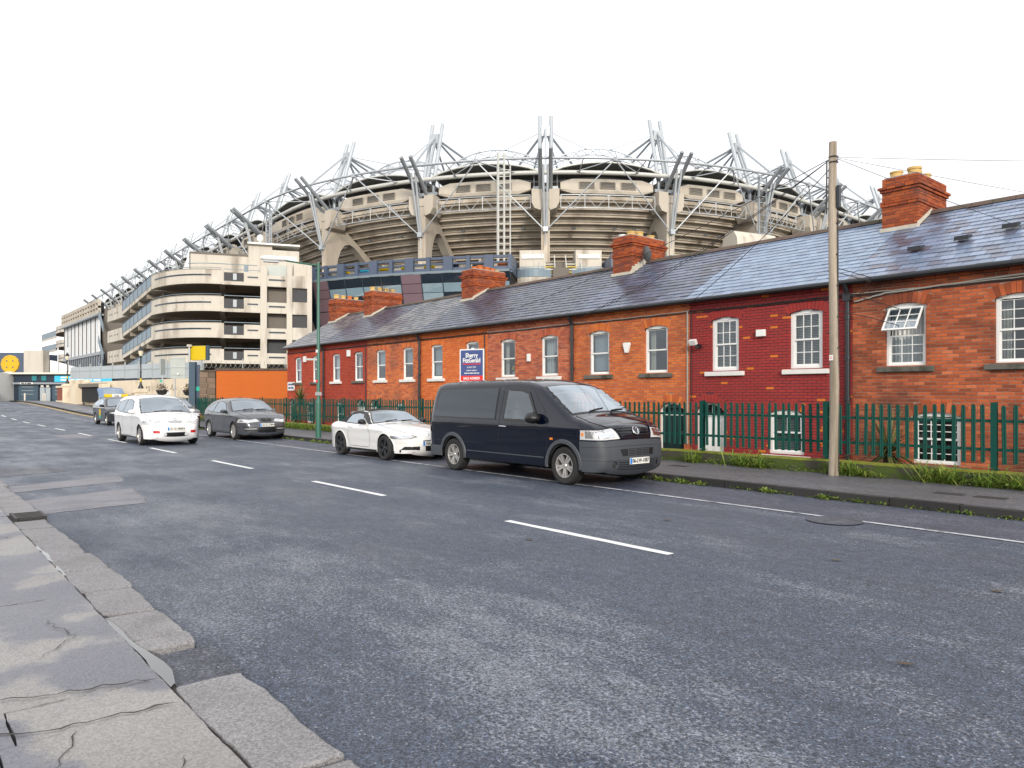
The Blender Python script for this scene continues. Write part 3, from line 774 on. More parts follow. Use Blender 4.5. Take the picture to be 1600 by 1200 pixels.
def window(house, o, bars=(1, 1), sill='sill_white', inside='curtain', frame='white', fw=.055, opened=False, single_panes=False, name='window', sillname=True, halfblind=False):
    yf = FACE + .06
    f = MB(); A = arc_pts(o); B = arc_pts(o, fw)
    flat = min(o.z1, B[1][1])                                 # square head under the arch
    ring(f, A, B, yf, yf + .06)
    top = o.z1 - .015
    f.prism([(p, yf + .004, q) for p, q in [(o.xc - o.w / 2 + fw, top)] + B[1:-1] + [(o.xc + o.w / 2 - fw, top)]],
            [(p, yf + .05, q) for p, q in [(o.xc - o.w / 2 + fw, top)] + B[1:-1] + [(o.xc + o.w / 2 - fw, top)]])
    fo = f.build(name, frame, house)
    xl, xr, zb, zt = o.xc - o.w / 2 + fw, o.xc + o.w / 2 - fw, o.z0 + fw, top
    zm = (zb + zt) / 2
    def sash(z0, z1, y, tilt=0.0):
        s = MB(); b_ = .032
        s.ab(xl + .002, y, z0, xl + b_, y + .035, z1); s.ab(xr - b_, y, z0, xr - .002, y + .035, z1)
        s.ab(xl + b_, y, z0, xr - b_, y + .035, z0 + b_ + .008); s.ab(xl + b_, y, z1 - b_, xr - b_, y + .035, z1)
        gl = []
        nx, nz = bars; ix0, ix1, iz0, iz1 = xl + b_, xr - b_, z0 + b_ + .008, z1 - b_; g = .016
        for i in range(1, nx): x = ix0 + (ix1 - ix0) * i / nx; s.ab(x - g / 2, y + .004, iz0, x + g / 2, y + .03, iz1)
        for i in range(1, nz):
            z = iz0 + (iz1 - iz0) * i / nz
            for q in range(nx):
                xa, xb = ix0 + (ix1 - ix0) * q / nx + (g / 2 if q else 0), ix0 + (ix1 - ix0) * (q + 1) / nx - (g / 2 if q < nx - 1 else 0)
                s.ab(xa, y + .006, z - g / 2, xb, y + .028, z + g / 2)
        if single_panes:
            for i in range(nx):
                for j in range(nz):
                    gl.append((ix0 + (ix1 - ix0) * i / nx, iz0 + (iz1 - iz0) * j / nz, ix0 + (ix1 - ix0) * (i + 1) / nx, iz0 + (iz1 - iz0) * (j + 1) / nz))
        else: gl.append((ix0, iz0, ix1, iz1))
        if tilt:                                              # hung open on its top edge
            piv = Vector((0, y, z1)); rot = Matrix.Rotation(-tilt, 3, 'X')
            s.v = [tuple(piv + rot @ (Vector(p) - piv)) for p in s.v]
        s.build('sash', frame, fo)
        for x0_, z0_, x1_, z1_ in gl:
            p = MB(); p.quad((x0_, y + .016, z0_), (x1_, y + .016, z0_), (x1_, y + .016, z1_), (x0_, y + .016, z1_))
            if tilt: p.v = [tuple(piv + rot @ (Vector(q) - piv)) for q in p.v]
            p.build('pane', 'screen_glass' if tilt else 'win_glass', fo)
    sash(zb, zm + .015, yf + .03)
    if opened: sash(zm - .02, zt, yf - .03, R(38))
    else: sash(zm - .015, zt, yf + .005)
    if sillname:
        s = MB(); s.ab(o.xc - o.w / 2 - .17, FACE - .075, o.z0 - .115, o.xc + o.w / 2 + .17, FACE + .07, o.z0 - .004)
        bevel(s.build('sill', sill, fo), .008)
    yi = FACE + .24
    if inside == 'curtain':
        c = MB(); n = 40; x0_, x1_ = xl - .02, xr + .02
        c.grid([[(x0_ + (x1_ - x0_) * i / n, yi + .018 * math.sin(i * 1.3) + .01 * math.sin(i * .7), z) for z in (zb - .05, zt + .05)] for i in range(n + 1)])
        c.build('curtain', 'curtain', fo)
    elif inside == 'drapes':
        for a, b_ in ((xl - .02, xl + .16), (xr - .1, xr + .02)):
            c = MB(); n = 10
            c.grid([[(a + (b_ - a) * i / n, yi + .02 * math.sin(i * 1.9), z) for z in (zb - .05, zt + .05)] for i in range(n + 1)])
            c.build('curtain', 'cream', fo)
    elif inside == 'blind':
        c = MB(); z = zb
        while z < zt:
            c.box(((xl + xr) / 2, yi - .03, z), (xr - xl, .035, .004), M=Matrix.Rotation(R(35), 3, 'X')); z += .038
        c.build('venetian_blind', 'blind', fo)
    elif inside == 'roller':
        MB().ab(xl, yi - .04, zb + (.08 if not halfblind else (zt - zb) * .45), xr, yi - .035, zt).build('roller_blind', 'roller', fo)
    return fo

def door(house, o, dm, fan=True, hand=1):
    yf = FACE + .1
    f = MB(); A = arc_pts(o); B = arc_pts(o, .05)
    A[0] = (A[0][0], o.z0); A[-1] = (A[-1][0], o.z0); B[0] = (B[0][0], o.z0); B[-1] = (B[-1][0], o.z0)
    for i in range(len(A) - 1):
        f.prism([(A[i][0], yf, A[i][1]), (A[i + 1][0], yf, A[i + 1][1]), (B[i + 1][0], yf, B[i + 1][1]), (B[i][0], yf, B[i][1])],
                [(A[i][0], yf + .07, A[i][1]), (A[i + 1][0], yf + .07, A[i + 1][1]), (B[i + 1][0], yf + .07, B[i + 1][1]), (B[i][0], yf + .07, B[i][1])])
    zt = o.z1 - .14
    f.ab(o.xc - o.w / 2 + .05, yf, zt, o.xc + o.w / 2 - .05, yf + .07, zt + .055)
    do = f.build('door_frame', 'white', house)
    p = MB(); p.ab(o.xc - o.w / 2 + .052, yf + .03, o.z0 + .01, o.xc + o.w / 2 - .052, yf + .06, zt - .004)
    for sx in (-1, 1):
        for z0, z1 in ((.1, .48), (.56, zt - .1)):
            p.ab(o.xc + sx * .17 - .11, yf + .015, z0, o.xc + sx * .17 + .11, yf + .032, z1)
    bevel(p.build('door', dm, do), .008)
    g = MB(); pts = [(o.xc - o.w / 2 + .05, zt + .055)] + B[1:-1] + [(o.xc + o.w / 2 - .05, zt + .055)]
    g.quad(*[(x, yf + .045, z) for x, z in pts]); g.build('fanlight', 'win_glass', do)
    b = MB(); b.ab(o.xc - .008, yf + .03, zt + .05, o.xc + .008, yf + .06, o.z1 + o.r - .06); b.build('glazing_bar', 'white', do)
    MB().ab(o.xc + hand * .3 - .015, yf + .0, .52, o.xc + hand * .3 + .015, yf + .03, .64).build('handle', 'chrome', do)

HOUSES = [
 # k, brick, mortar, slate, upper window centres, label
 (-1, 'brick2', 'mortar', 'slate1', (-2.2, -.1), 'orange brick house at the near end of the terrace, beyond the open window house'),
 (0, 'brick0', 'mortar', 'slate0', (-6.5, -4.45), 'brown red brick terrace house with its top sash propped open'),
 (1, 'brick1', 'mortar_red', 'slate1', (-10.88, -8.7), 'red painted brick house with white six pane sash windows, behind the wooden pole'),
 (2, 'brick2', 'mortar', 'slate2', (-15.26, -13.1), 'orange brick house with dark stone sills and a shield shaped alarm box'),
 (3, 'brick3', 'mortar', 'slate3', (-19.56, -17.45), 'mottled pink brick house with white sills, flowers in one window, behind the black van'),
 (4, 'brick4', 'mortar_orange', 'slate3', (-23.9, -21.6), 'bright orange brick house behind the sale agreed board'),
 (5, 'brick5', 'mortar', 'slate5', (-28.2, -26.0), 'sooty orange brick house with pale weathered slates, above the white roadster'),
 (6, 'brick6', 'mortar_red', 'slate3', (-32.4, -30.2), 'plain red house next to the last one at the far end of the terrace'),
 (7, 'brick7', 'mortar_red', 'slate5', (-36.7, -34.6), 'red house at the far end of the terrace, behind the spiky plant'),
]
HO = {}
for k, bm, mm, sm, ux, lab in HOUSES:
    x0, x1 = bx(k), bx(k) + W0
    h = thing('terrace_house', lab, 'house', ((x0 + x1) / 2, 18, 0), group='brick houses of the terrace'); HO[k] = h
    zt = 3.52 if k in (1,) else 3.46
    z0 = 2.22 + (.04 if k > 3 else 0)
    w = .8
    up = [Opening(u, w, z0, zt + (.04 if k > 3 else 0) + .02, .075) for u in ux]
    dl = (k % 2 == 1)                                       # odd houses have the door on the left
    dx = x0 + .62 if dl else x1 - .62
    lx = x1 - 1.55 if dl else x0 + 1.7
    if k == 1: lx = -9.2
    if k == 0: lx = -5.9
    d_o = Opening(dx, .86, -.02, 1.2, .22); l_o = Opening(lx, .9 if k < 2 else .8, .18, 1.19, .075)
    singles = k in (0, 1, 2)
    facade(h, k, x0, x1, up + [d_o, l_o], MAT[bm], MAT[mm], singles)
    roof(h, k, x0, x1, MAT[sm], singles)
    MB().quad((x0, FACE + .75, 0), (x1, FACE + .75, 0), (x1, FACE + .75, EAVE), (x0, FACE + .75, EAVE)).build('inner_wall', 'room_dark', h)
    b = MB(); b.ab(x0, FACE + .1, 0, x0 + .05, 22.6, EAVE); b.ab(x1 - .05, FACE + .1, 0, x1, 22.6, EAVE); b.ab(x0 + .05, 22.5, 0, x1 - .05, 22.6, EAVE)
    b.build('party_wall', mm, h)
    if k == 0:
        window(h, up[0], (3, 3), 'sill_stone', 'curtain', opened=True, single_panes=True); window(h, up[1], (3, 3), 'sill_stone', 'drapes', single_panes=True)
        window(h, l_o, (3, 3), 'sill_stone', None, single_panes=True)
    elif k == 1:
        for u in up: window(h, u, (3, 2), 'sill_white', 'blind', fw=.085, single_panes=True)
        window(h, l_o, (2, 1), 'sill_white', 'blind', fw=.085)
    elif k == 2:
        window(h, up[0], (1, 1), 'sill_stone', 'roller'); window(h, up[1], (1, 1), 'sill_stone', 'drapes'); window(h, l_o, (1, 1), 'sill_stone', 'curtain')
    else:
        st = 'sill_stone' if k in (7, ) else 'sill_white'
        ins = {3: ('drapes', 'curtain'), 4: ('roller', 'curtain'), 5: ('roller', 'roller'), 6: ('curtain', 'drapes'), 7: ('curtain', 'drapes')}.get(k, ('curtain', 'curtain'))
        window(h, up[0], (1, 1), st, ins[0], halfblind=(k == 5)); window(h, up[1], (1, 1), 'sill_stone' if k == 6 else st, ins[1], halfblind=(k == 5)); window(h, l_o, (1, 1), st, 'curtain')
    door(h, d_o, {0: 'door_green', 1: 'white', 2: 'door_black', 3: 'door_black', 4: 'door_green', 5: 'white', 6: 'white'}.get(k, 'door_black'), hand=-1 if dl else 1)
# fittings on the walls
def alarm(k, x, z, w, h, name='alarm_box', shield=False):
    mb = MB()
    if shield: prof = [(-w * .5, h * .35), (-w * .42, h * .5), (w * .42, h * .5), (w * .5, h * .35), (w * .2, -h * .5), (-w * .2, -h * .5)]
    else: prof = [(-w / 2, -h / 2), (w / 2, -h / 2), (w / 2, h / 2), (-w / 2, h / 2)]
    mb.prism([(x + p, FACE - .09, z + q) for p, q in prof], [(x + p, FACE - .006, z + q) for p, q in prof])
    bevel(mb.build(name, 'plastic_white', HO[k]), .015, 2)
alarm(1, -9.83, 3.13, .24, .17); alarm(2, -14.12, 2.98, .26, .3, shield=True); alarm(3, -18.4, 2.86, .14, .26)
alarm(6, -31.05, 3.55, .26, .3); alarm(7, -35.8, 3.45, .26, .3)
fl = MB(); fl.box((-11.62, FACE - .1, 2.9), (.1, .16, .1)); fl.tube((-11.62, FACE - .02, 2.86), (-11.66, FACE - .18, 2.96), .02, 6)
fl.build('floodlight', 'black_iron', HO[1]); MB().box((-11.7, FACE - .22, 3.0), (.2, .1, .13), M=Matrix.Rotation(.5, 3, 'X')).build('floodlight_head', 'plastic_white', HO[1])
for x, s in ((-6.6, .95), (-5.75, 1.15), (-4.95, 1.4)):
    y, z = EAVE_Y + s * math.cos(ANG) * 1.25, EAVE + .08 + s * math.sin(ANG) * 1.25
    mb = MB(); mb.prism([(x - .14, y - .12, z), (x + .14, y - .12, z), (x + .14, y + .14, z + .1), (x - .14, y + .14, z + .1)],
                        [(x - .13, y - .12, z + .09), (x + .13, y - .12, z + .09), (x + .13, y + .12, z + .13), (x - .13, y + .12, z + .13)])
    mb.build('roof_vent', 'black_iron', HO[0])
# flowers on the inside sill of the mottled house
fp = MB(); fp.lathe([(.0, 2.3), (.05, 2.3), (.07, 2.42), (.0, 2.42)], 8, Matrix.Translation((-19.42, FACE + .2, 0))); fp.build('vase', 'plastic_white', HO[3])
fm = MB()
for i in range(9):
    a = (-19.42, FACE + .2, 2.42); b_ = (-19.42 + random.uniform(-.12, .12), FACE + .2 + random.uniform(-.03, .03), 2.52 + random.uniform(0, .13))
    fm.tube(a, b_, .004, 4); fm.box(b_, (.05, .03, .05), random.random())
fm.build('flowers', 'yellow', HO[3])

# ---- drainpipes and eaves cables
def pipe(k, x, r=.045, z0=.0, lab=None):
    mb = MB(); y = FACE - .08
    mb.tube((x, y, z0), (x, y, EAVE - .3), r, 10); mb.tube((x, y, EAVE - .3), (x, EAVE_Y - .03, EAVE - .02), r, 10)
    for z in (.6, 1.5, 2.4, 3.3): mb.tube((x, y, z), (x, y, z + .08), r * 1.35, 10)
    if r > .05: mb.box((x, y, EAVE - .32), (.17, .15, .16))
    mb.build('drainpipe', 'black_iron', HO[k], 50)
pipe(1, -7.68, .055); pipe(2, -16.33, .05); pipe(4, -25.0, .05); pipe(6, -33.6, .05)
def cable(k, pts, m='cable_grey', r=.012, name='eaves_cable'):
    out = []
    for i in range(len(pts) - 1):
        a, b_ = Vector(pts[i]), Vector(pts[i + 1]); n = 8
        for j in range(n):
            t = j / n; p = a.lerp(b_, t); p.z -= .012 * math.sin(t * 3 * math.pi) ** 2; out.append(p)
    out.append(Vector(pts[-1])); MB().path(out, r, 6).build(name, m, HO[k])
for k in range(-1, 8):
    x0, x1 = bx(k), bx(k) + W0; z = 3.86
    cable(k, [(x0, FACE - .03, z), (x0 + W0 * .4, FACE - .03, z - .02), (x1, FACE - .03, z)], 'cable_grey' if k in (0, 2, 3) else 'cable_black', .014)
    cable(k, [(x0, FACE - .025, z - .05), (x1, FACE - .025, z - .045)], 'cable_black', .01)
cable(0, [(-7.55, FACE - .04, 3.68), (-6.9, FACE - .04, 3.8), (-4.0, FACE - .04, 3.92), (-3.27, FACE - .04, 3.92)], 'cable_grey', .02)
cable(1, [(-11.9, FACE - .02, 3.8), (-11.9, FACE - .02, .9)], 'cable_black', .011, 'wall_cable')
cable(2, [(-12.02, FACE - .02, 3.85), (-12.02, FACE - .02, .3)], 'cable_grey', .022, 'wall_conduit')
cable(4, [(-20.83, FACE - .02, 3.8), (-20.83, FACE - .02, .3)], 'cable_black', .02, 'wall_conduit')
cable(6, [(-29.5, FACE - .02, 3.8), (-29.5, FACE - .02, .3)], 'cable_black', .02, 'wall_conduit')

# ---- chimney stacks
def chimney(k, xc, pots, red=False, singles=False, dark=False):
    y0, y1, w = 18.7, 20.45, .84
    top = 6.93; z0 = 5.2 if not singles else 5.35
    st = MB(); st.ab(xc - w / 2 + .012, y0 + .012, 4.6, xc + w / 2 - .012, y1 - .012, top - .01)
    so = st.build('chimney', 'mortar', HO[k])
    n = int((top - z0) / COURSE); loose = MB(); rng = random.Random(900 + k); cand = []
    for c in range(n):
        z = top - (n - c) * COURSE; fr = n - c
        pr = {1: .0, 2: .0, 3: .0, 4: .075, 5: .04, 9: .03, 10: .03}.get(fr, 0)
        xa, xb, ya, yb = xc - w / 2 - pr, xc + w / 2 + pr, y0 - pr, y1 + pr
        o = (c % 2) * .11
        for face in range(4):
            L = (xb - xa) if face in (0, 2) else (yb - ya); p = 0 if c % 2 == 0 else -.11
            d = .1
            while p < L - .02:
                a, b_ = max(p, 0 if face in (0, 2) else d + .003), min(p + BL - .01, L if face in (0, 2) else L - d - .003)
                p += BL
                if b_ - a < .03: continue
                j = rng.uniform(-.004, .004)
                zz = (z + .005 + z + .005 + BH) / 2
                if face == 0: q = ((xa + (a + b_) / 2, ya + d / 2 + j, zz), (b_ - a, d, BH))
                elif face == 2: q = ((xa + (a + b_) / 2, yb - d / 2 + j, zz), (b_ - a, d, BH))
                elif face == 1: q = ((xb - d / 2 + j, ya + (a + b_) / 2, zz), (d, b_ - a, BH))
                else: q = ((xa + d / 2 + j, ya + (a + b_) / 2, zz), (d, b_ - a, BH))
                if singles and face in (0, 1) and len(cand) < 290: cand.append(q)
                else: loose.box(*q)
    if singles:
        cache = {}
        for c_, d in cand:
            key = tuple(round(v, 3) for v in d)
            if key not in cache: cache[key] = MB().box((0, 0, 0), d).mesh('brick', 'brick_stack')
            inst(cache[key], 'brick', so, c_)
    loose.build('brickwork', 'brick_stack', so, kind='stuff')
    cap = MB(); cap.ab(xc - w / 2 + .03, y0 + .03, top - .005, xc + w / 2 - .03, y1 - .03, top + .025); cap.build('capping', 'lead', so)
    for (px, py, r, h, m) in pots:
        t = MB(); prof = [(r * .8, 0), (r, .02), (r * .97, h * .75), (r * 1.1, h * .8), (r * 1.1, h), (r * .85, h), (r * .8, h * .6)]
        t.lathe(prof, 14, Matrix.Translation((xc + px, y0 + py, top + .02)))
        t.build('chimney_pot', m, so, 40)
    # stepped fillet where the stack meets the slates, and a plain one at the front
    fm = 'mortar_flash'
    f = MB(); s0 = EAVE + .12
    def rz(y): return EAVE + .09 + (y - EAVE_Y) * math.tan(ANG)
    f.prism([(xc + w / 2 - .01, y0 - .1, rz(y0 - .1)), (xc + w / 2 + .02, y0 - .1, rz(y0 - .1)), (xc + w / 2 + .02, RIDGE_Y, rz(RIDGE_Y)), (xc + w / 2 - .01, RIDGE_Y, rz(RIDGE_Y))],
            [(xc + w / 2 - .01, y0 - .02, rz(y0) + .1), (xc + w / 2 + .016, y0 - .02, rz(y0) + .1), (xc + w / 2 + .016, RIDGE_Y, rz(RIDGE_Y) + .09), (xc + w / 2 - .01, RIDGE_Y, rz(RIDGE_Y) + .09)])
    if k == 2:
        for i in range(6):
            y = y0 + i * .14; f.ab(xc + w / 2, y, rz(y), xc + w / 2 + .03, y + .14, rz(y) + .22)
    f.ab(xc - w / 2 - .03, y0 - .06, rz(y0) - .1, xc + w / 2 + .03, y0 + .01, rz(y0) + .04)
    f.build('flashing', fm, so)
    return so
P1 = [(-.18, .25, .14, .16, 'pot'), (.12, .55, .15, .26, 'pot'), (.05, .85, .12, .24, 'pot'), (.15, 1.15, .12, .2, 'pot'), (.1, 1.5, .11, .14, 'pot')]
c0 = chimney(0, -7.58, P1, singles=True)
P2 = [(-.25, .3, .13, .1, 'plastic_white'), (.05, .4, .15, .18, 'pot'), (.1, .75, .14, .2, 'pot'), (.1, 1.35, .14, .15, 'pot')]
c2 = chimney(2, -16.45, P2)
chimney(4, -25.1, [(.1, .3, .13, .12, 'pot_red'), (.1, .6, .14, .2, 'pot_red'), (.1, .95, .14, .17, 'pot_red'), (.1, 1.25, .13, .15, 'pot_red'), (.1, 1.5, .12, .1, 'pot')])
chimney(6, -33.6, [(0, .25, .14, .22, 'pot'), (0, .65, .14, .22, 'pot'), (0, 1.05, .14, .2, 'pot'), (0, 1.45, .13, .2, 'pot')])
chimney(7, -37.6, [(0, .25, .15, .24, 'pot'), (0, .65, .14, .22, 'pot'), (0, 1.05, .14, .22, 'pot_red'), (0, 1.45, .13, .2, 'pot')])
d = MB(); prof = [(.0, 0), (.1, .012), (.2, .04), (.27, .09)]
M_ = Matrix.Translation((-15.72, 18.98, 6.25)) @ Matrix.Rotation(R(70), 4, 'Z') @ Matrix.Rotation(R(78), 4, 'Y')
d.lathe(prof, 18, M_); d.path([(-15.72, 18.98, 6.25), (-15.85, 19.02, 6.08), (-16.03, 19.05, 6.05)], .02, 6); d.path([(-15.72, 18.98, 6.25), (-15.5, 18.75, 6.22)], .012, 5)
d.build('satellite_dish', 'plastic_grey', c2, 40)
wd = MB()
for i in range(60):
    a = Vector((-33.5 + random.uniform(-.3, .3), 19.6 + random.uniform(-.5, .5), 6.95)); b_ = a + Vector((random.uniform(-.2, .2), random.uniform(-.2, .2), random.uniform(.15, .6)))
    wd.quad(a, a + Vector((.012, .012, 0)), b_)
wd.build('weeds', 'grass_dead', None, kind='stuff', label='dry weeds sprouting on top of a far chimney stack', cat='weeds')

# ================================================================== LOW WALL, PALISADE FENCE, WEEDS
lw = MB(); xs = stations(12, -56, .5); prof = [(WALL_Y, .1), (WALL_Y - .01, .3), (WALL_Y + .01, .37)]
rows = []
for x in xs:
    j = random.uniform(-.012, .012); t = .37 + random.uniform(-.012, .012)
    rows.append([(x, WALL_Y + j, .05), (x, WALL_Y - .012 + j, .22), (x, WALL_Y + j, t - .035)])
lw.grid(rows)
lw.grid([[(x, WALL_Y + .26, .05), (x, WALL_Y + .26, r_[2][2])] for x, r_ in zip(xs, rows)])
wall_thing = lift(lw).build('low_wall', 'moss_wall', None, label='long low mossy kerb wall under the green palisade fence', cat='wall')
cp = MB(); cp.grid([[r_[2], (r_[2][0], WALL_Y + .02, r_[2][2] + .035), (r_[2][0], WALL_Y + .13, r_[2][2] + .045 + random.uniform(-.006, .006)), (r_[2][0], WALL_Y + .24, r_[2][2] + .035), (r_[2][0], WALL_Y + .26, r_[2][2])] for r_ in rows])
lift(cp).build('moss_top', 'moss_top', wall_thing, 60)
FY = WALL_Y + .12
fence = thing('palisade_fence', 'long green palisade fence of steel pickets on the low mossy wall', 'fence', (-20, FY, .4))
posts = [(-4.12 + 2.84 * 5) - 2.84 * i for i in range(0, 24)]
pk = MB(); zt_, zb_ = 1.46, .5
prof = [(-.034, .004), (-.02, -.012), (0, -.004), (.02, -.012), (.034, .004)]
def picket(mb, x, y, z):
    bot = [(x + p, y + q, z + zb_) for p, q in prof]; top = [(x + p, y + q, z + zt_ - (.035 if i in (0, 4) else (.006 if i in (1, 3) else 0))) for i, (p, q) in enumerate(prof)]
    back = [(x + p, y + q + .004, z + b_[2] - z) for (p, q), b_ in zip(prof, bot)]
    mb.grid([bot, top])
    tb = [(a[0], a[1] + .004, a[2]) for a in top]; bb = [(a[0], a[1] + .004, a[2]) for a in bot]
    mb.grid([tb, bb]); mb.grid([top, tb]); mb.add([bot[0], top[0], tb[0], bb[0]], [(0, 1, 2, 3)]); mb.add([bot[4], top[4], tb[4], bb[4]], [(3, 2, 1, 0)])
picket(pk, 0, 0, 0); pme = pk.mesh('picket', 'fence_green')
far = MB(); spots = []
for i in range(len(posts) - 1):
    a, b_ = posts[i], posts[i + 1]
    for j in range(1, 19):
        spots.append(a + (b_ - a) * j / 19)
spots = [x for x in spots if x < 9]
spots.sort(key=lambda x: (x > -3.2, abs(x)))
for c, x in enumerate(spots):
    if c < 298: inst(pme, 'picket', fence, (x + random.uniform(-.008, .008), FY - .03, random.uniform(-.012, .012) + rise(x)), (random.uniform(-.01, .01), random.uniform(-.012, .012), random.uniform(-.06, .06)))
    else: picket(far, x, FY - .03, rise(x))
far.build('pickets', 'fence_green', fence, kind='stuff')
for i in range(len(posts) - 1):
    a, b_ = posts[i], posts[i + 1]
    for z in (.72, 1.19):
        r_ = MB(); r_.ab(a - .03, FY - .022, z - .025, b_ + .03, FY - .016, z + .025); r_.ab(a - .03, FY - .016, z + .019, b_ + .03, FY + .02, z + .025)
        r_.build('rail', 'fence_green', fence)
for x in posts:
    p = MB(); p.ab(x - .03, FY + .02, .36, x + .03, FY + .028, 1.5); p.ab(x - .03, FY + .062, .36, x + .03, FY + .07, 1.5); p.ab(x - .004, FY + .028, .36, x + .004, FY + .062, 1.5)
    p.ab(x - .045, FY - .05, .42, x + .045, FY - .042, 1.49) ; p.ab(x - .03, FY - .042, 1.1, x + .03, FY + .02, 1.2); p.ab(x - .03, FY - .042, .66, x + .03, FY + .02, .74); p.ab(x - .06, FY - .06, .39, x + .06, FY + .08, .405)
    p.build('post', 'fence_green', fence)

def tuft(mb, x, y, z, n, h, spread):
    for i in range(n):
        a = random.uniform(0, 2 * math.pi); s = random.random() ** .5 * spread; hh = h * random.uniform(.4, 1.1)
        px, py = x + random.gauss(0, spread * .22), y + random.gauss(0, spread * .1)
        dx, dy = math.cos(a) * s * 1.7, math.sin(a) * s * 1.0 - .04; w = random.uniform(.004, .01)
        nx, ny = -math.sin(a) * w, math.cos(a) * w
        p0, p1, p2 = (px, py, z), (px + dx * .5, py + dy * .5, z + hh * .7), (px + dx * 1.2, py + dy * 1.2, z + hh * random.uniform(.25, .95))
        mb.add([(p0[0] - nx, p0[1] - ny, z), (p0[0] + nx, p0[1] + ny, z), (p1[0] + nx, p1[1] + ny, p1[2]), (p1[0] - nx, p1[1] - ny, p1[2]), p2], [(0, 1, 2, 3), (3, 2, 4)])
def leafy(mb, x, y, z, n, s, h):
    for i in range(n):
        c = Vector((x + random.gauss(0, s), y + random.gauss(0, s * .3), z + random.random() * h)); a = Vector((random.uniform(-1, 1), random.uniform(-1, .2), random.uniform(-.3, 1))).normalized()
        b_ = a.cross(Vector((random.random(), random.random(), random.random()))).normalized(); L = random.uniform(.012, .03)
        mb.quad(c - a * L, c + b_ * L * .5, c + a * L, c - b_ * L * .5)
wm = MB()
for x, n, h in ((-11.2, 60, .3), (-9.85, 90, .3), (-8.7, 90, .34), (-8.25, 80, .3), (-6.6, 110, .34), (-6.2, 90, .28), (-5.0, 110, .36), (-4.75, 110, .38), (-4.25, 90, .34), (-3.7, 120, .3), (-3.3, 90, .26), (-12.3, 80, .28), (-13.0, 60, .25)):
    tuft(wm, x, WALL_Y - .1, .12, n, h * .9, .24); tuft(wm, x + random.uniform(-.2, .2), WALL_Y - .12, .12, n // 2, h * .6, .2)
for x in (-4.1, -4.6, -5.1, -6.35, -8.35, -8.8, -9.9, -11.3, -3.5, -3.0, -2.5): tuft(wm, x, WALL_Y - .12, .12, 16, .5, .42)
for i in range(40):
    x = random.uniform(2, -40); tuft(wm, x, WALL_Y - .05, .12, random.randint(8, 30), random.uniform(.06, .18), .12)
for x in np.arange(-2.2, -42, -.13):
    if random.random() < .35: leafy(wm, x, WALL_Y - .07 + random.uniform(-.03, .03), .12, random.randint(4, 16), .07, .05)
for x in (-3.9, -4.4, -7.6, -8.0, -8.4, -9.3): leafy(wm, x, WALL_Y - .16, .12, 70, .14, .12)
wm.build('weeds', 'weed', None, kind='stuff', label='green grass and weeds growing along the foot of the mossy wall', cat='weeds')
km = MB()
for x in np.arange(2, -40, -.1):
    pdens = .55 if x > -12 else .4
    if random.random() < pdens: leafy(km, x, KERB_R - .02, .0, random.randint(3, 22), .06, .05)
    if random.random() < .1: tuft(km, x, KERB_R - .03, .0, random.randint(6, 20), .1, .08)
for x in (-5.6, -6.6, -7.9, -8.3, -8.8, -22.6, -23.1, -23.6, -20.9, -21.4): leafy(km, x, KERB_R - .04, 0, 70, .12, .06); tuft(km, x, KERB_R - .05, 0, 25, .13, .1)
km.build('kerb_weeds', 'weed', None, kind='stuff', label='patchy weeds and moss in the gutter along the far kerb', cat='weeds')
# hedge-like grass strip by the lamp post
gm = MB()
for i in range(120):
    x = random.uniform(-20.5, -34); tuft(gm, x, WALL_Y - .03, .14, 26, .3, .16)
gm.build('grass_strip', 'weed', None, kind='stuff', label='bright grass hanging over the wall behind the green lamp post', cat='grass')

# ---- cordylines behind the fence
def cordyline(name, label, x, y, z, trunk_h, n, L):
    t = thing(name, label, 'plant', (x, y, z), group='spiky plants in the front gardens')
    MB().tube((x, y, z), (x + .05, y, z + trunk_h), .09, 10, .07).build('trunk', 'trunk', t, 50)
    mb = MB()
    for i in range(n):
        el = random.uniform(-.5, 1.5); az = random.uniform(0, 2 * math.pi); l_ = L * random.uniform(.75, 1.1); w = .028
        d0 = Vector((math.cos(az) * math.cos(el), math.sin(az) * math.cos(el), math.sin(el))); sd = Vector((-math.sin(az), math.cos(az), 0)) * w
        p = Vector((x + .05, y, z + trunk_h)); P = []; m = 5
        for j in range(m + 1):
            tt = j / m; q = p + d0 * l_ * tt + Vector((0, 0, -.38 * l_ * tt * tt * (1 if el < 1 else .4))); ww = sd * (1 - tt) * (1.0 if j else .7); P.append([q - ww, q + ww])
        mb.grid(P)
    mb.build('crown', 'leaf', t)
cordyline('cordyline', 'spiky cordyline with grey trunk at the far corner of the terrace', -33.6, 15.0, -.03, 1.35, 170, 1.0)
cordyline('cordyline', 'low yellowish cordyline behind the fence below the open window', -6.35, 15.0, -.03, .5, 150, 1.2)
cordyline('cordyline', 'smaller spiky cordyline beside the trunk of the tall one', -33.2, 14.6, -.03, .55, 90, .8)
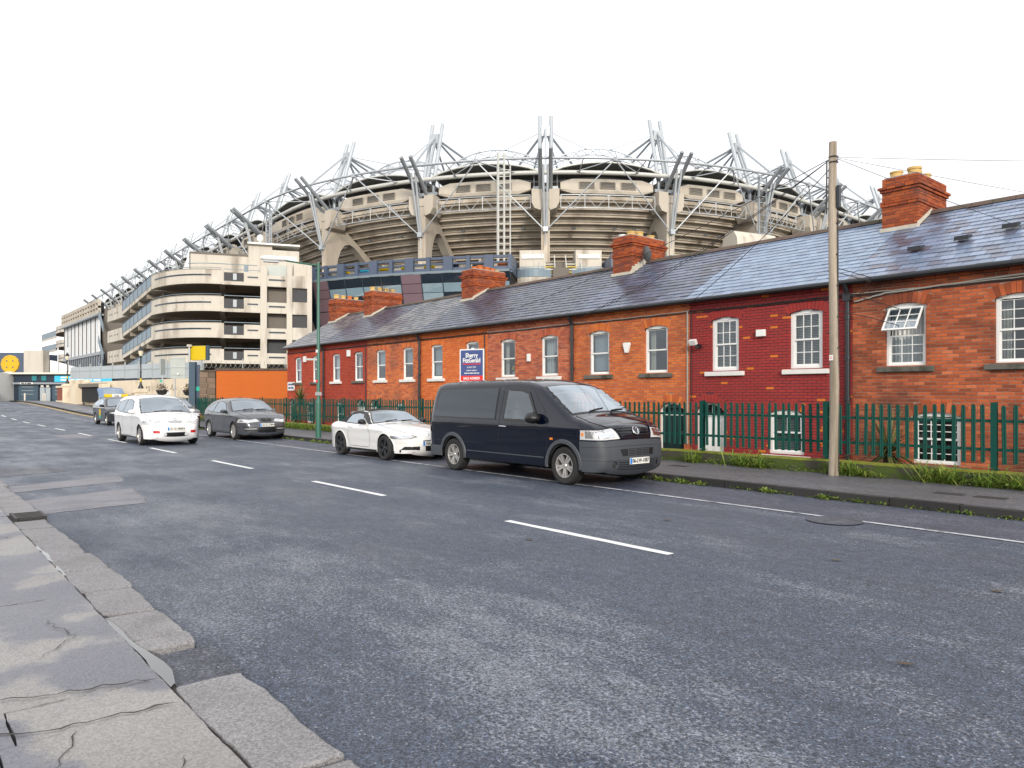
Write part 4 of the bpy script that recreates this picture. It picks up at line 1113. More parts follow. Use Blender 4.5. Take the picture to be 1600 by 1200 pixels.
# ================================================================== THE STADIUM
RC = 53.0; CX, CY = -108.0, 100.0; ARC = RC * math.pi / 2
def C(s, off=0.0, z=0.0):
    """Point at distance s along the outer ring of the stadium, off metres outwards, at height z."""
    if s < 0:
        px, py = CX + s, CY - RC - s * .03; n = Vector((-.03, -1, 0)).normalized()
    elif s < ARC:
        t = s / RC; n = Vector((math.sin(t), -math.cos(t), 0)); px, py = CX + RC * n.x, CY + RC * n.y
    else:
        px, py, n = CX + RC, CY + (s - ARC), Vector((1, 0, 0))
    return Vector((px + n.x * off, py + n.y * off, z))
def N(s): return (C(s, 1) - C(s, 0))
PIER_S = [-(10.5 + 14.3 * k) for k in range(10, -1, -1)] + [11.0, 27.6, 43.6, 59.5, 73.4, 86.3, 101.3, 116.3, 131.3]
stad = thing('stadium', 'huge concrete and steel sports stadium with masted roof rising behind the terrace', 'stadium', (CX + 30, CY - 30, 0))

# ---- one pier, its corbels and masts modelled once in a radial frame (x outwards, y along the ring)
pm = MB()
outl = [(1.2, 8), (1.25, 20), (1.35, 26.4), (-.5, 26.5), (-12, 18.1), (-12, 16.8), (-6.0, 21.2), (-4.7, 22.35), (-3.7, 23.15), (-2.8, 23.45), (-1.9, 23.2), (-1.2, 22.3), (-.65, 20.8), (-.35, 18.5), (-.25, 8)]
pm.prism([(x, -.55, z) for x, z in outl], [(x, .55, z) for x, z in outl])
pier_me = pm.mesh('pier', 'conc')
fm_ = MB(); fm_.ab(1.25, -.22, 8, 1.5, .22, 22.3); rib_me = fm_.mesh('pier_rib', 'conc_step')
cm = MB()
for sg in (-1, 1):
    pr = [(.45, 27.5), (1.75, 27.6), (1.75, 25.9), (1.35, 25.15), (.62, 24.9), (.45, 25.2)]
    if sg < 0: pr = [(-a, b_) for a, b_ in pr]
    cm.prism([(1.55, a, b_) for a, b_ in pr], [(-1.3, a, b_) for a, b_ in pr])
cm.ab(-1.2, -.44, 26.2, 1.45, .44, 27.2)
corbel_me = cm.mesh('corbel', 'conc')
m1 = MB()
m1.tube((.3, 0, 27.1), (5.7, 0, 31.35), .25, 12); m1.tube((.1, 0, 26.95), (.75, 0, 27.47), .36, 12); m1.tube((.8, 0, 27.45), (1.05, 0, 27.7), .32, 12)
mast_me = m1.mesh('mast', 'steel_dark', 40)
st_ = MB()
for y in (-.3, .3): st_.tube((3.7, y, 29.9), (1.75, y * .4, 22.6), .15, 10)
st_.ab(1.4, -.3, 22.1, 2.0, .3, 22.7); st_.tube((1.7, 0, 22.1), (1.5, 0, 20.5), .07, 6)
strut_me = st_.mesh('strut', 'steel', 40)
m2 = MB()
m2.tube((-.8, 0, 29.8), (-3.5, 0, 38.5), .27, 12); inner_me = m2.mesh('inner_mast', 'steel', 40)
m3 = MB(); m3.ab(-3.2, -.55, 35.6, -2.5, .55, 36.9); m3.bar((-2.7, 0, 36.6), (3.8, 0, 30.7), .25, .25); m3.bar((-2.8, 0, 36.4), (-.5, 0, 30.4), .3, .3); node_me = m3.mesh('mast_link', 'steel')
m4 = MB()
for sg in (-1, 1):
    m4.tube((-2.9, .2 * sg, 36.3), (-13, 6.5 * sg, 31.6), .17, 8); m4.tube((-2.9, .2 * sg, 36.1), (-14, 2.6 * sg, 31.6), .15, 8)
back_me = m4.mesh('back_stay', 'steel_dark', 40)
m5 = MB()
for y in (-.62, .62): m5.tube((-1.0, y, 26.6), (-1.0, y, 30.3), .24, 10)
m5.ab(-2.6, -1.6, 27.9, .0, 1.6, 28.3)
for y in (-1.5, -.5, .5, 1.5): m5.tube((-1.6, y, 27), (-.6, y, 30), .07, 6)
stub_me = m5.mesh('roof_post', 'steel_dark')
for i, s in enumerate(PIER_S):
    p = C(s); n = N(s); rot = (0, 0, math.atan2(n.y, n.x))
    for nm, me in (('pier', pier_me), ('pier_rib', rib_me), ('corbel', corbel_me), ('strut', strut_me), ('mast_link', node_me), ('back_stay', back_me), ('roof_post', stub_me)):
        inst(me, nm, stad, p, rot)
    tdir = Vector((-n.y, n.x, 0))
    for y in (-.64, .64):
        inst(mast_me, 'mast', stad, p + tdir * y, rot)
        inst(inner_me, 'inner_mast', stad, p + tdir * (y * 1.15), rot)

def S(a, b_, n): return [a + (b_ - a) * i / n for i in range(n + 1)]
for i in range(len(PIER_S) - 1):
    a, b_ = PIER_S[i], PIER_S[i + 1]; L = b_ - a; far = b_ < -60
    ns = 10 if not far else 4
    ss = S(a, b_, ns); mid = (a + b_) / 2
    MB().path([C(s, 4.1, 30.6) for s in ss], .16, 8).build('upper_ring_tube', 'steel', stad, 50)
    MB().path([C(s, 0, 30.05) for s in ss], .29, 10).build('lower_ring_tube', 'tube_pale', stad, 50)
    # cladding panel with louvres, chamfered at its ends
    z0, z1, g = 27.35, 29.2, 1.9
    pts = S(a + g, b_ - g, 8); P = MB()
    if L > 4.5:
        rows = []
        for j, s in enumerate(pts):
            e = min(j, len(pts) - 1 - j); zb = z0 + (.45 if e == 0 else 0); ztp = z1 - (.4 if e == 0 else 0)
            rows.append([C(s, -.35, zb), C(s, .12, zb), C(s, .22, z0 + .35 if e else zb + .1), C(s, .1, ztp), C(s, -.35, ztp)])
        P.grid(rows); P.add(rows[0], [(0, 1, 2, 3, 4)]); P.add(rows[-1], [(4, 3, 2, 1, 0)])
        P.build('cladding_panel', 'conc', stad)
        for t in (-2.7, 0, 2.7):
            F = MB(); s0, s1 = mid + t - .95, mid + t + .95; za, zb = 27.95, 28.75
            F.grid([[C(s, .235, za), C(s, .2, zb)] for s in (s0, mid + t, s1)])
            fo = F.build('louvre', 'louvre', stad)
            G = MB()
            for z in (za, zb): G.path([C(s, .25, z) for s in (s0, mid + t, s1)], .07, 4)
            for s in (s0, s1): G.tube(C(s, .25, za), C(s, .25, zb), .07, 4)
            for q in range(1, 4): G.path([C(s, .25, za + (zb - za) * q / 4) for s in (s0, mid + t, s1)], .025, 4)
            G.build('louvre_frame', 'conc_soffit', fo)
    # light lattice under the panel
    if L > 4.5:
        T = MB(); e0, e1 = a + 1.9, b_ - 1.9; n = 8; q = S(e0, e1, n)
        T.path([C(s, .75, 27.0) for s in q], .07, 6); T.path([C(s, .75, 25.35) for s in q], .07, 6)
        for j in range(n + 1):
            if j % 2 == 0: T.tube(C(q[j], .75, 27.0), C(q[j], .75, 25.35), .045, 5)
        for j in range(n): T.tube(C(q[j], .75, 27.0 if j % 2 == 0 else 25.35), C(q[j + 1], .75, 25.35 if j % 2 == 0 else 27.0), .045, 5)
        T.build('lattice_truss', 'steel', stad)
    # stepped underside of the seating deck
    if not far or True:
        for k in range(12 if not far else 8):
            o, z = -.35 - .98 * k, 27.1 - .71 * k; st = MB(); rows = []
            for s in (ss if not far else (a, b_)):
                rows.append([C(s, o + .02, z + .02), C(s, o + .02, z - .42), C(s, o - .16, z - .5), C(s, o - .16, z - .71), C(s, o - .98, z - .71)])
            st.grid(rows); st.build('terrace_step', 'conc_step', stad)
    # roof: dark lens shaped edge, vaulted sheet, curved truss on top
    nr = 12 if not far else 6; q = S(a + 1.0, b_ - 1.0, nr); lens = MB(); rows = []; edge = []
    for j, s in enumerate(q):
        t = math.sin(math.pi * j / nr); zt = 30.15 + 1.15 * t ** .7
        rows.append([C(s, .2, zt + .12), C(s, .1, zt), C(s, -3.2, 29.9 + .5 * t)])
        edge.append(C(s, .2, zt + .06))
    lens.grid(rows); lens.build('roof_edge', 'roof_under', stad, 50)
    MB().path(edge, .12, 6).build('roof_trim', 'tube_pale', stad)
    v = MB(); v.grid([[C(s, .2 - d, 30.27 + 1.15 * math.sin(math.pi * j / nr) ** .7 + .05 * d) for d in (0, 8, 18)] for j, s in enumerate(q)])
    v.build('roof_sheet', 'roof_top', stad, 60)
    T = MB(); n = 12 if not far else 8; q = S(a + .3, b_ - .3, n)
    top = [C(s, -5.5, 32.7 + 2.3 * math.sin(math.pi * j / n) ** .7) for j, s in enumerate(q)]
    bot = [C(s, -4.5, 31.6 + 1.9 * math.sin(math.pi * j / n) ** .7) for j, s in enumerate(q)]
    top2 = [C(s, -7.5, 32.7 + 2.1 * math.sin(math.pi * j / n) ** .7) for j, s in enumerate(q)]
    T.path(top, .1, 6); T.path(bot, .1, 6); T.path(top2, .08, 5)
    for j in range(n): T.tube((top if j % 2 else bot)[j], (bot if j % 2 else top)[j + 1], .055, 4); T.tube((top2 if j % 2 else top)[j], (top if j % 2 else top2)[j + 1], .05, 4)
    T.build('roof_truss', 'steel', stad)
    # rods of the outer frame
    m = C(mid, 4.1, 30.5)
    MB().box(m, (.5, .5, .5)).build('rod_node', 'steel', stad)
    for e, sg in ((a, 1), (b_, -1)):
        for p_, q_, r_ in ((C(e + .2 * sg, 1.75, 22.4), m, .085), (C(e + L * .27 * sg, 4.1, 30.5), C(e + L * .27 * sg, .3, 30.0), .07), (m, C(e + L * .25 * sg, .3, 30.1), .07), (C(e, -2.6, 36.4), C(mid - sg * 1.5, -5.5, 34.8), .055)):
            if not far or r_ > .08: MB().tube(p_, q_, r_, 6).build('bracing_rod', 'steel', stad)
    if not far:
        for t in (.25, .62, .8): MB().box(C(a + L * t, -3.5, 23.7), (.5, .35, .3), .5).build('floodlight', 'plastic_grey', stad)
# opaque mass behind the deck so that the bowl is closed
for a, b_, z0 in ((-160, 0, 0), (0, ARC, 0), (ARC, ARC + 60, 0)):
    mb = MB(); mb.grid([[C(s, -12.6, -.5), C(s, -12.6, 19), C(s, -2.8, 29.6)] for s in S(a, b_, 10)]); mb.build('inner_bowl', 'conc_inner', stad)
for s in (16, 21, 33.5, 38, 49, 54, 64, 68):                   # fin walls under the deck
    mb = MB(); n = N(s); c = C(s, -8.0, 17.2); mb.box(c, (5.0, .35, 6.6), math.atan2(n.y, n.x)); mb.build('fin_wall', 'conc', stad)
for s in (31.5, 35.3):
    n = N(s); MB().box(C(s, -6.2, 18.4), (.3, 3.6, 3.0), math.atan2(n.y, n.x)).build('plant_room', 'blue_dark', stad)
# access ladders and lattice towers
def ladder(s, z0, z1, m, off=3.0, w=.5):
    mb = MB(); n = N(s); t = Vector((-n.y, n.x, 0)); c = C(s, off)
    for sg in (-1, 1):
        p = c + t * (w * sg); mb.bar(p + Vector((0, 0, z0)), p + Vector((0, 0, z1)), .22 if sg < 0 else .14, .22)
    p2 = c + t * (w + .75); mb.bar(p2 + Vector((0, 0, z0)), p2 + Vector((0, 0, z1 - 1.6)), .12, .12)
    z = z0
    while z < z1:
        mb.bar(c - t * w + Vector((0, 0, z)), c + t * w + Vector((0, 0, z)), .09, .09)
        if z < z1 - 1.7: mb.bar(c + t * w + Vector((0, 0, z)), p2 + Vector((0, 0, z)), .07, .07)
        z += .82
    mb.build('access_ladder', m, stad)
ladder(38.6, 16, 31.2, 'tube_pale', 4.6, .38); ladder(-2.0, 16, 31, 'steel', 3.0, .7); ladder(72.2, 14, 30.5, 'steel_dark', 3.0, .7)

# ---- glazed lounge building round the foot of the bowl
lounge = thing('lounge_building', 'curved blue grey glazed building wrapped round the foot of the stadium', 'building', tuple(C(20, 6)))
def arc8(s, off, z): return C(s, off, z)
def band(s0, s1, step, sect):
    n = max(1, int((s1 - s0) / step))
    q = S(s0, s1, n)
    for (za, zb, o) in ((16.35, 16.75, 8.25), (17.15, 17.35, 8.2), (17.75, 18.05, 8.25)):
        mb = MB(); mb.grid([[C(s, o - .35, za), C(s, o, za), C(s, o, zb), C(s, o - .35, zb)] for s in q], False); mb.build('parapet_rail', 'blue_clad', lounge)
    i = 0; s = s0
    while s <= s1 + .01:
        nn = N(s); MB().box(C(s, 8.22, 17.2), (.5, .45 if i % 2 == 0 else 1.1, 1.75), math.atan2(nn.y, nn.x)).build('parapet_post', 'blue_clad', lounge)
        s += sect; i += 1
    mb = MB(); mb.grid([[C(s, 8.55, 16.1), C(s, 8.6, 16.35), C(s, 7.6, 16.36)] for s in q]); mb.build('cornice', 'rail_blue', lounge)
    mb = MB(); mb.grid([[C(s, 6.9, 16.3), C(s, 6.9, 17.4)] for s in q]); mb.build('terrace_back', 'conc_ramp', lounge)
    for k, s in enumerate(S(s0 + .8, s1 - .8, max(2, int((s1 - s0) / 2.6)))):
        nn = N(s); MB().box(C(s, 7.2, 17.0), (.4, 1.3, .5), math.atan2(nn.y, nn.x)).build('seat_row', random.choice(['cyan', 'yellow', 'pot_red', 'plastic_grey', 'blue_dark']), lounge)
band(14.2, 40.0, 1.0, 2.15); band(50.4, 78, 1.2, 2.15)
cols = S(14.2, 40.0, 11)
rows_ = [(8.5, 16.1, 8.22, 15.0), (8.22, 15.0, 7.9, 13.9), (7.9, 13.9, 7.5, 12.3), (7.5, 12.3, 6.6, 9.0)]
kinds = ['DDDD', 'MMMM', 'DPDP', 'DPDP', 'DPDP', 'DPDP', 'MMMM', 'DPPP', 'DPDP', 'DPDP', 'DPDP', 'DPDP']
mats_ = {'D': 'fac_glass_dark', 'P': 'fac_glass_pale', 'M': 'mauve'}
for c in range(len(cols) - 1):
    a, b_ = cols[c], cols[c + 1]
    for r_, (o1, z1, o0, z0) in enumerate(rows_):
        kd = kinds[c % len(kinds)][r_]
        mb = MB(); mb.grid([[C(s, o0, z0 + .03), C(s, o1, z1 - .03)] for s in (a + .05, (a + b_) / 2, b_ - .05)])
        mb.build('mauve_panel' if kd == 'M' else 'pane', mats_[kd], lounge)
    mb = MB(); mb.tube(C(a, 8.5, 16.1), C(a, 6.62, 9.0), .07, 5); mb.build('mullion', 'blue_dark', lounge)
mb = MB(); mb.grid([[C(s, 8.2, 16.1), C(s, 6.3, 9), C(s, 6.3, -.5)] for s in S(14.2, 40, 10)]); mb.build('inner_wall', 'blue_dark', lounge)
mb = MB(); mb.grid([[C(s, 7.55, 12.35), C(s, 7.62, 12.3), C(s, 7.4, 12.2)] for s in S(14.2, 40, 10)]); mb.build('transom', 'blue_dark', lounge)
for s in (40.0, 50.4):
    n = N(s); t = Vector((-n.y, n.x, 0)); mb = MB()
    mb.prism([C(s, 8.3, 16), C(s, 8.3, 18.05), C(s, 2, 18.05), C(s, 2, 16)], [C(s, 8.3, 16) + t * .3, C(s, 8.3, 18.05) + t * .3, C(s, 2, 18.05) + t * .3, C(s, 2, 16) + t * .3]); mb.build('end_wall', 'blue_clad', lounge)
mb = MB(); mb.grid([[C(s, 8.2, 16.1), C(s, 6.3, 9), C(s, 6.3, -.5)] for s in S(50.4, 80, 10)]); mb.build('inner_wall', 'blue_dark', lounge)
# balconies and stair in the gap
for s0, s1 in ((40.6, 44.2), (46.4, 50.2)):
    q = S(s0, s1, 8); mb = MB()
    def bo(j): return 6.2 + 1.2 * math.sin(math.pi * j / 8)
    mb.grid([[C(s, 3, 15.05), C(s, bo(j) - .25, 13.95), C(s, bo(j), 15.30), C(s, bo(j), 15.55), C(s, 3, 15.55)] for j, s in enumerate(q)]); bal = mb.build('balcony', 'conc_ramp', lounge)
    mb = MB()
    mb.grid([[C(s, bo(j), 15.60), C(s, bo(j), 16.50)] for j, s in enumerate(q)]); mb.build('balustrade', 'rail_blue', bal)
    MB().path([C(s, bo(j), 16.65) for j, s in enumerate(q)], .06, 6).build('handrail', 'tube_pale', bal)
    n = N((s0 + s1) / 2); a_ = math.atan2(n.y, n.x); m = (s0 + s1) / 2 + (-.3 if s0 < 42 else .3)
    MB().box(C(m, 2.0, 17.75), (3, 3.2, 3.4), a_).build('stair_head', 'conc_ramp', lounge); MB().box(C(m, 3.6, 18.65), (.1, 2.7, .5), a_).build('window', 'plastic_white', lounge)
    MB().box(C(m, 4.0, 16.85), (.15, 3.0, 1.0), a_).build('balustrade', 'rail_blue', lounge)
    e = s1 - .4 if s0 < 42 else s0 + .4
    for k in range(6): MB().box(C(e, 4.6 - k * .3, 15.85 + k * .38), (.3, 1.6, .1), a_).build('stair_tread', 'yellow' if k % 2 == 0 else 'tube_pale', lounge)
    for sg in (-.85, .85): MB().tube(C(e + sg, 5.2, 16.35), C(e + sg, 2.6, 18.95), .07, 5).build('handrail', 'tube_pale', lounge)
mb = MB(); n = N(45.3); mb.box(C(45.3, 4.4, 15.55), (2.2, 1.9, 2.8), math.atan2(n.y, n.x)); mb.build('pier_base', 'conc_inner', lounge)
mb = MB(); mb.grid([[C(s, 2.2, 0), C(s, 2.2, 18.15)] for s in S(39, 52, 6)]); mb.build('back_wall', 'conc_inner', lounge)
# pale vaulted cover above the ridge
shelter = MB(); s0, s1 = 66.5, 73.0; rows = []
for j in range(7):
    t = math.pi * j / 6
    rows.append([C(s0 + (s1 - s0) * 0.0 + 0, 3.5 + 1.6 * math.cos(t), 20.2 + 2.6 * math.sin(t) ** .8), C(s1, 3.5 + 1.6 * math.cos(t), 20.2 + 2.6 * math.sin(t) ** .8)])
shelter.grid(rows); shelter.add([r_[0] for r_ in rows], [tuple(range(7))]); shelter.add([r_[1] for r_ in rows], [tuple(range(7))])
shelter.ab(*(C(s0, 3, 0)[:2]), 15, *(C(s1, 4, 0)[:2]), 20.1)
shelter.build('vaulted_shelter', 'conc_ramp', None, 40, 'pale vaulted concrete shelter showing above the roof ridge right of the middle chimney', 'shelter')
# ================================================================== CONCRETE RAMP TOWER AND THE FAR END OF THE STREET
ramp = thing('ramp_tower', 'beige concrete tower of stacked curved ramps left of the terrace', 'building', (-95, 30, 0))
A_, B_, Cc, D_, E_ = Vector((-126, 25.6, 0)), Vector((-116, 25.2, 0)), Vector((-98.5, 24.6, 0)), Vector((-88.0, 29.6, 0)), Vector((-84.5, 39.0, 0))
def bez(p0, p1, p2, n): return [(p0 * (1 - t) ** 2 + p1 * 2 * t * (1 - t) + p2 * t * t) for t in [i / n for i in range(n + 1)]]
nose = bez(Cc, Vector((-89.7, 24.3, 0)), D_, 10)
inn = Vector((-4, 12, 0))                                    # towards the inside of the tower
def inward(p, d):
    """a point d metres inside the outer edge"""
    c = Vector((-100, 40, 0)); v = (c - p).normalized(); return p + v * d
def up(p, z): return Vector((p.x, p.y, z))
ez = (E_ - D_).normalized(); nin = Vector((-ez.y, ez.x, 0))
LV = [(14.75, 16.3), (11.55, 13.2), (8.45, 10.05), (5.45, 7.0)]
for i, (zb, zt) in enumerate(LV):
    drop = 1.55
    # curved parapet with its dark groove
    def strip(name, pts, za, zb_, m, th=.3, o=0.0):
        mb = MB(); rows = []
        for p in pts:
            q = inward(p, th - 0); p_ = inward(p, -o)
            rows.append([up(q, za), up(p_, za), up(p_, zb_), up(q, zb_)])
        mb.grid(rows); mb.add(rows[0], [(0, 1, 2, 3)]); mb.add(rows[-1], [(3, 2, 1, 0)]); return mb.build(name, m, ramp)
    pr = strip('parapet', nose, zb + .25, zt, 'conc_ramp')
    strip('slab_edge', nose, zb - .12, zb + .25, 'conc_ramp', .4, .06)
    g = MB(); g.grid([[up(inward(p, -.02), zb + .82), up(inward(p, -.02), zb + 1.0)] for p in nose[1:-1]]); g.build('groove', 'blue_dark', ramp)
    strip('coping', nose, zt, zt + .07, 'conc_soffit', .34, .03)
    MB().path([up(inward(p, .1), zt + .25) for p in nose], .04, 5).build('handrail', 'rail_blue', ramp)
    # slab underside
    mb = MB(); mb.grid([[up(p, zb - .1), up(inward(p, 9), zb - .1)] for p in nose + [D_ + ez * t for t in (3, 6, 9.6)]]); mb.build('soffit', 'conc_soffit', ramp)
    # ramp flank descending away along the street
    n = 7; fl = [Cc.lerp(B_, t / n) for t in range(n + 1)]; zz = [zb - drop * t / n for t in range(n + 1)]
    mb = MB(); rows = [[Vector((p.x, p.y + 8, z - .1)), up(p, z - .15), up(p, z + .35), Vector((p.x, p.y + .35, z + .35))] for p, z in zip(fl, zz)]
    mb.grid(rows); mb.build('ramp_slab', 'conc_ramp', ramp)
    mb = MB()
    for t in range(n):
        p, q = fl[t], fl[t + 1]; mb.quad(Vector((p.x, p.y + 1.5, zz[t] - .12)), Vector((q.x, q.y + 1.5, zz[t + 1] - .12)), Vector((q.x, q.y + 1.5, zz[t + 1] - .65)), Vector((p.x, p.y + 1.5, zz[t] - .65)))
        if t % 2: mb.ab(p.x - .25, p.y + .1, zz[t] - .75, p.x + .25, p.y + 8, zz[t] - .12)
    mb.build('ramp_beam', 'conc_soffit', ramp)
    for t in range(n):
        p, q = fl[t], fl[t + 1]; z0, z1 = zz[t] + .42, zz[t + 1] + .42
        mb = MB(); a_, b_ = p.lerp(q, .03), p.lerp(q, .97)
        mb.prism([up(a_, z0), up(b_, z1), up(b_, z1 + 1.2), up(a_, z0 + 1.2)], [Vector((a_.x, a_.y + .06, z0)), Vector((b_.x, b_.y + .06, z1)), Vector((b_.x, b_.y + .06, z1 + 1.2)), Vector((a_.x, a_.y + .06, z0 + 1.2))])
        mb.build('railing_panel', 'rail_blue', ramp)
    mb = MB(); mb.path([up(p, z + 1.72) for p, z in zip(fl, zz)], .06, 5)
    for p, z in zip(fl, zz): mb.tube(up(p, z + .3), up(p, z + 1.72), .05, 5)
    mb.build('railing_frame', 'blue_clad', ramp)
    mb = MB(); zz_ = zb - drop
    mb.ab(A_.x, 25.3, zz_ - .5, B_.x - .02, 25.65, zz_ + 1.3); mb.ab(A_.x, 25.65, zz_ - .5, B_.x - .02, 34, zz_ - .1); bevel(mb.build('parapet', 'conc_ramp', ramp), .05)
    for x in (-119.5, -121, -123, -124.3): MB().ab(x - .16, 25.27, zz_ + .35, x + .16, 25.31, zz_ + .6).build('drain_slot', 'dark', ramp)
    # straight part of the front: columns, parapets, dark bays
    def fr(t0, t1, za, zb_, m, name, d=0.0, th=.35):
        mb = MB(); a_, b_ = D_ + ez * t0, D_ + ez * t1
        mb.prism([up(a_ + nin * d, za), up(b_ + nin * d, za), up(b_ + nin * d, zb_), up(a_ + nin * d, zb_)],
                 [up(a_ + nin * (d + th), za), up(b_ + nin * (d + th), za), up(b_ + nin * (d + th), zb_), up(a_ + nin * (d + th), zb_)]); return mb.build(name, m, ramp)
    fr(.0, 4.35, zb - .15, zb + .25, 'conc_ramp', 'slab_edge', -.06, .5)
    fr(.0, .3, zb + .25, zt, 'conc_ramp', 'parapet')
    fr(.3, 2.5, zb + .3, zt - .25, 'grille_dark', 'railing_panel', .05, .06); fr(1.3, 1.7, zb + .45, zt - .35, 'perspex', 'notice', .02, .03)
    fr(2.5, 4.35, zb + .25, zt - .1, 'conc_ramp', 'parapet'); fr(2.9, 4.1, zb + .75, zb + .93, 'blue_dark', 'groove', -.02, .04)
    fr(.3, 4.35, zt + .1, zt + .17, 'rail_blue', 'handrail', .1, .06)
    fr(5.1, 7.35, zb - .15, zb + 1.15, 'conc_ramp', 'parapet', .02); fr(5.3, 7.2, zb + .55, zb + .75, 'blue_dark', 'groove', -.01, .04)
    fr(8.0, 9.75, zb - .2, zb + 1.3, 'conc_ramp', 'parapet', .02)
    if i: fr(5.1, 7.35, zb + 1.15, zb + 2.95, 'grille_dark' if i == 3 else 'conc_inner', 'bay_grille', 1.0, .05); fr(8.0, 9.75, zb + 1.3, zb + 2.95, 'grille_dark', 'bay_grille', .3, .05)
for t0, t1 in ((4.35, 5.1), (7.35, 8.0)):
    mb = MB(); a_, b_ = D_ + ez * t0, D_ + ez * t1; mb.prism([up(a_ - nin * .08, 0), up(b_ - nin * .08, 0), up(b_ + nin * .7, 0), up(a_ + nin * .7, 0)], [up(a_ - nin * .08, 17.0 if t0 < 5 else 17.6), up(b_ - nin * .08, 17.0 if t0 < 5 else 17.6), up(b_ + nin * .7, 17), up(a_ + nin * .7, 17)])
    bevel(mb.build('column', 'conc_ramp', ramp), .04)
mb = MB(); a_, b_ = D_ + ez * 9.75, D_ + ez * 10.3
mb.prism([up(a_ - nin * .04, 0), up(b_ - nin * .04, 0), up(b_ + nin * 6, 0), up(a_ + nin * 6, 0)], [up(a_ - nin * .04, 17.4), up(b_ - nin * .04, 17.4), up(b_ + nin * 6, 17.4), up(a_ + nin * 6, 17.4)]); mb.build('stair_shaft', 'conc_ramp', ramp)
for zb in (14.0, 11.0, 8.0):
    mb = MB(); a_, b_ = D_ + ez * 8.05, D_ + ez * 9.7
# dark core seen through the decks, curved beam hub
mb = MB(); hub = [inward(p, 8.5) for p in nose] + [D_ + nin * 7 + ez * t for t in (3, 7, 12)]
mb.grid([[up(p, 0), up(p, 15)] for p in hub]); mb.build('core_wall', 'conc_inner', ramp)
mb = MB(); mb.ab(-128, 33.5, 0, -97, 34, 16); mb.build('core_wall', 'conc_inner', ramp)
for x, z in ((-122.5, 2), (-122.5, 5), (-122.5, 8)): MB().ab(x - 3.5, 33.3, z, x + 3.5, 33.5, z + 1.2).build('strip_window', 'teal', ramp)
for x in (-117.5, -106): MB().ab(x - .5, 27.5, 0, x + .5, 28.5, 14).build('column', 'conc_soffit', ramp)
mb = MB(); p0 = D_ + nin * .6
for zb, zt in LV:
    a_ = D_ - ez * .2; mb.prism([up(a_, zb - .1), up(a_, zb + .2), up(a_ + nin * 5, zb - .1), up(a_ + nin * 5, zb - 1.4)], [up(a_ + ez * .6, zb - .1), up(a_ + ez * .6, zb + .2), up(a_ + nin * 5 + ez * .6, zb - .1), up(a_ + nin * 5 + ez * .6, zb - 1.4)])
mb.build('cantilever_beam', 'conc_soffit', ramp)
# roof level boxes
def rbox(t0, t1, d0, d1, z0, z1, m, name):
    mb = MB(); P = [D_ + ez * t0 + nin * d0, D_ + ez * t1 + nin * d0, D_ + ez * t1 + nin * d1, D_ + ez * t0 + nin * d1]
    mb.prism([up(p, z0) for p in P], [up(p, z1) for p in P]); return mb.build(name, m, ramp)
rbox(-3.6, 3.0, 4.0, 9, 14.9, 18.75, 'conc_ramp', 'roof_house'); rbox(-3.7, 3.1, 3.9, 9, 18.75, 18.95, 'conc_inner', 'roof_capping')
rbox(2.5, 3.2, 3.93, 4.0, 15.6, 17.6, 'rail_blue', 'door'); rbox(3.0, 5.8, 3.6, 10, 15, 20.2, 'conc_ramp', 'roof_house'); rbox(5.8, 9.0, 3.2, 10, 15, 19.6, 'conc_ramp', 'roof_house'); rbox(2.9, 9.1, 3.1, 10, 20.2, 20.4, 'plastic_white', 'roof_capping')
rbox(6.6, 8.7, 3.15, 3.2, 18.3, 18.9, 'sill_white', 'vent'); rbox(5.2, 8.0, 1.2, 1.35, 15.2, 17.4, 'sign_grey', 'mesh_screen'); rbox(8.2, 10.25, .5, 4, 15, 17.6, 'conc_ramp', 'roof_house')
mb = MB(); mb.path([up(inward(p, .6), 17.1) for p in nose[6:]] + [up(D_ + ez * 4 + nin * .5, 17.1)], .05, 5); mb.build('handrail', 'rail_blue', ramp)
w0 = inward(nose[1], 3); mb = MB(); mb.prism([up(w0, 16.0), up(D_ + nin * 4 - ez * 3.7, 15.6), up(D_ + nin * 4 - ez * 3.7, 18.9)], [up(w0 + nin * 4, 16.0), up(D_ + nin * 8 - ez * 3.7, 15.6), up(D_ + nin * 8 - ez * 3.7, 18.9)]); mb.build('white_gable', 'white_sheet', ramp)
c = D_ + ez * 4.4 + nin * 5; mb = MB(); mb.lathe([(0, 20.4), (.12, 20.4), (.12, 20.9), (.35, 21.0), (.42, 21.3), (.3, 21.65), (0, 21.8)], 12, Matrix.Translation((c.x, c.y, 0))); mb.build('roof_lamp', 'plastic_white', ramp, 40)

# ---- long glazed block of the stand beyond the ramps
blk = thing('grandstand_block', 'long beige grandstand front with white glazing and slotted parapet beyond the ramps', 'building', (-155, 27, 0))
X0, X1, FYB = -174.0, -139.5, 27.0
mb = MB(); mb.ab(X0, FYB + .6, 0, X1, FYB + 20, 16.2); mb.build('core', 'conc_inner', blk)
def fb(x0, x1, z0, z1, y, th, m, name): return MB().ab(x0, y, z0, x1, y + th, z1).build(name, m, blk)
for z0, z1 in ((15.3, 15.75), (16.25, 16.6), (17.1, 17.7)): fb(X0, X1 + .3, z0, z1, FYB - .5, .5, 'conc', 'parapet_rail')
fb(X0, X1, 15.8, 17.2, FYB + .3, .2, 'dark', 'parapet_back')
x = X0
while x < X1 + .3: fb(x, min(x + .75, X1 + .3), 15.75, 17.1, FYB - .48, .46, 'conc', 'parapet_post'); x += 2.3
fb(X0, X1, 15.0, 15.3, FYB - .7, 1.2, 'steel_dark', 'cornice')
x = X0 + .3
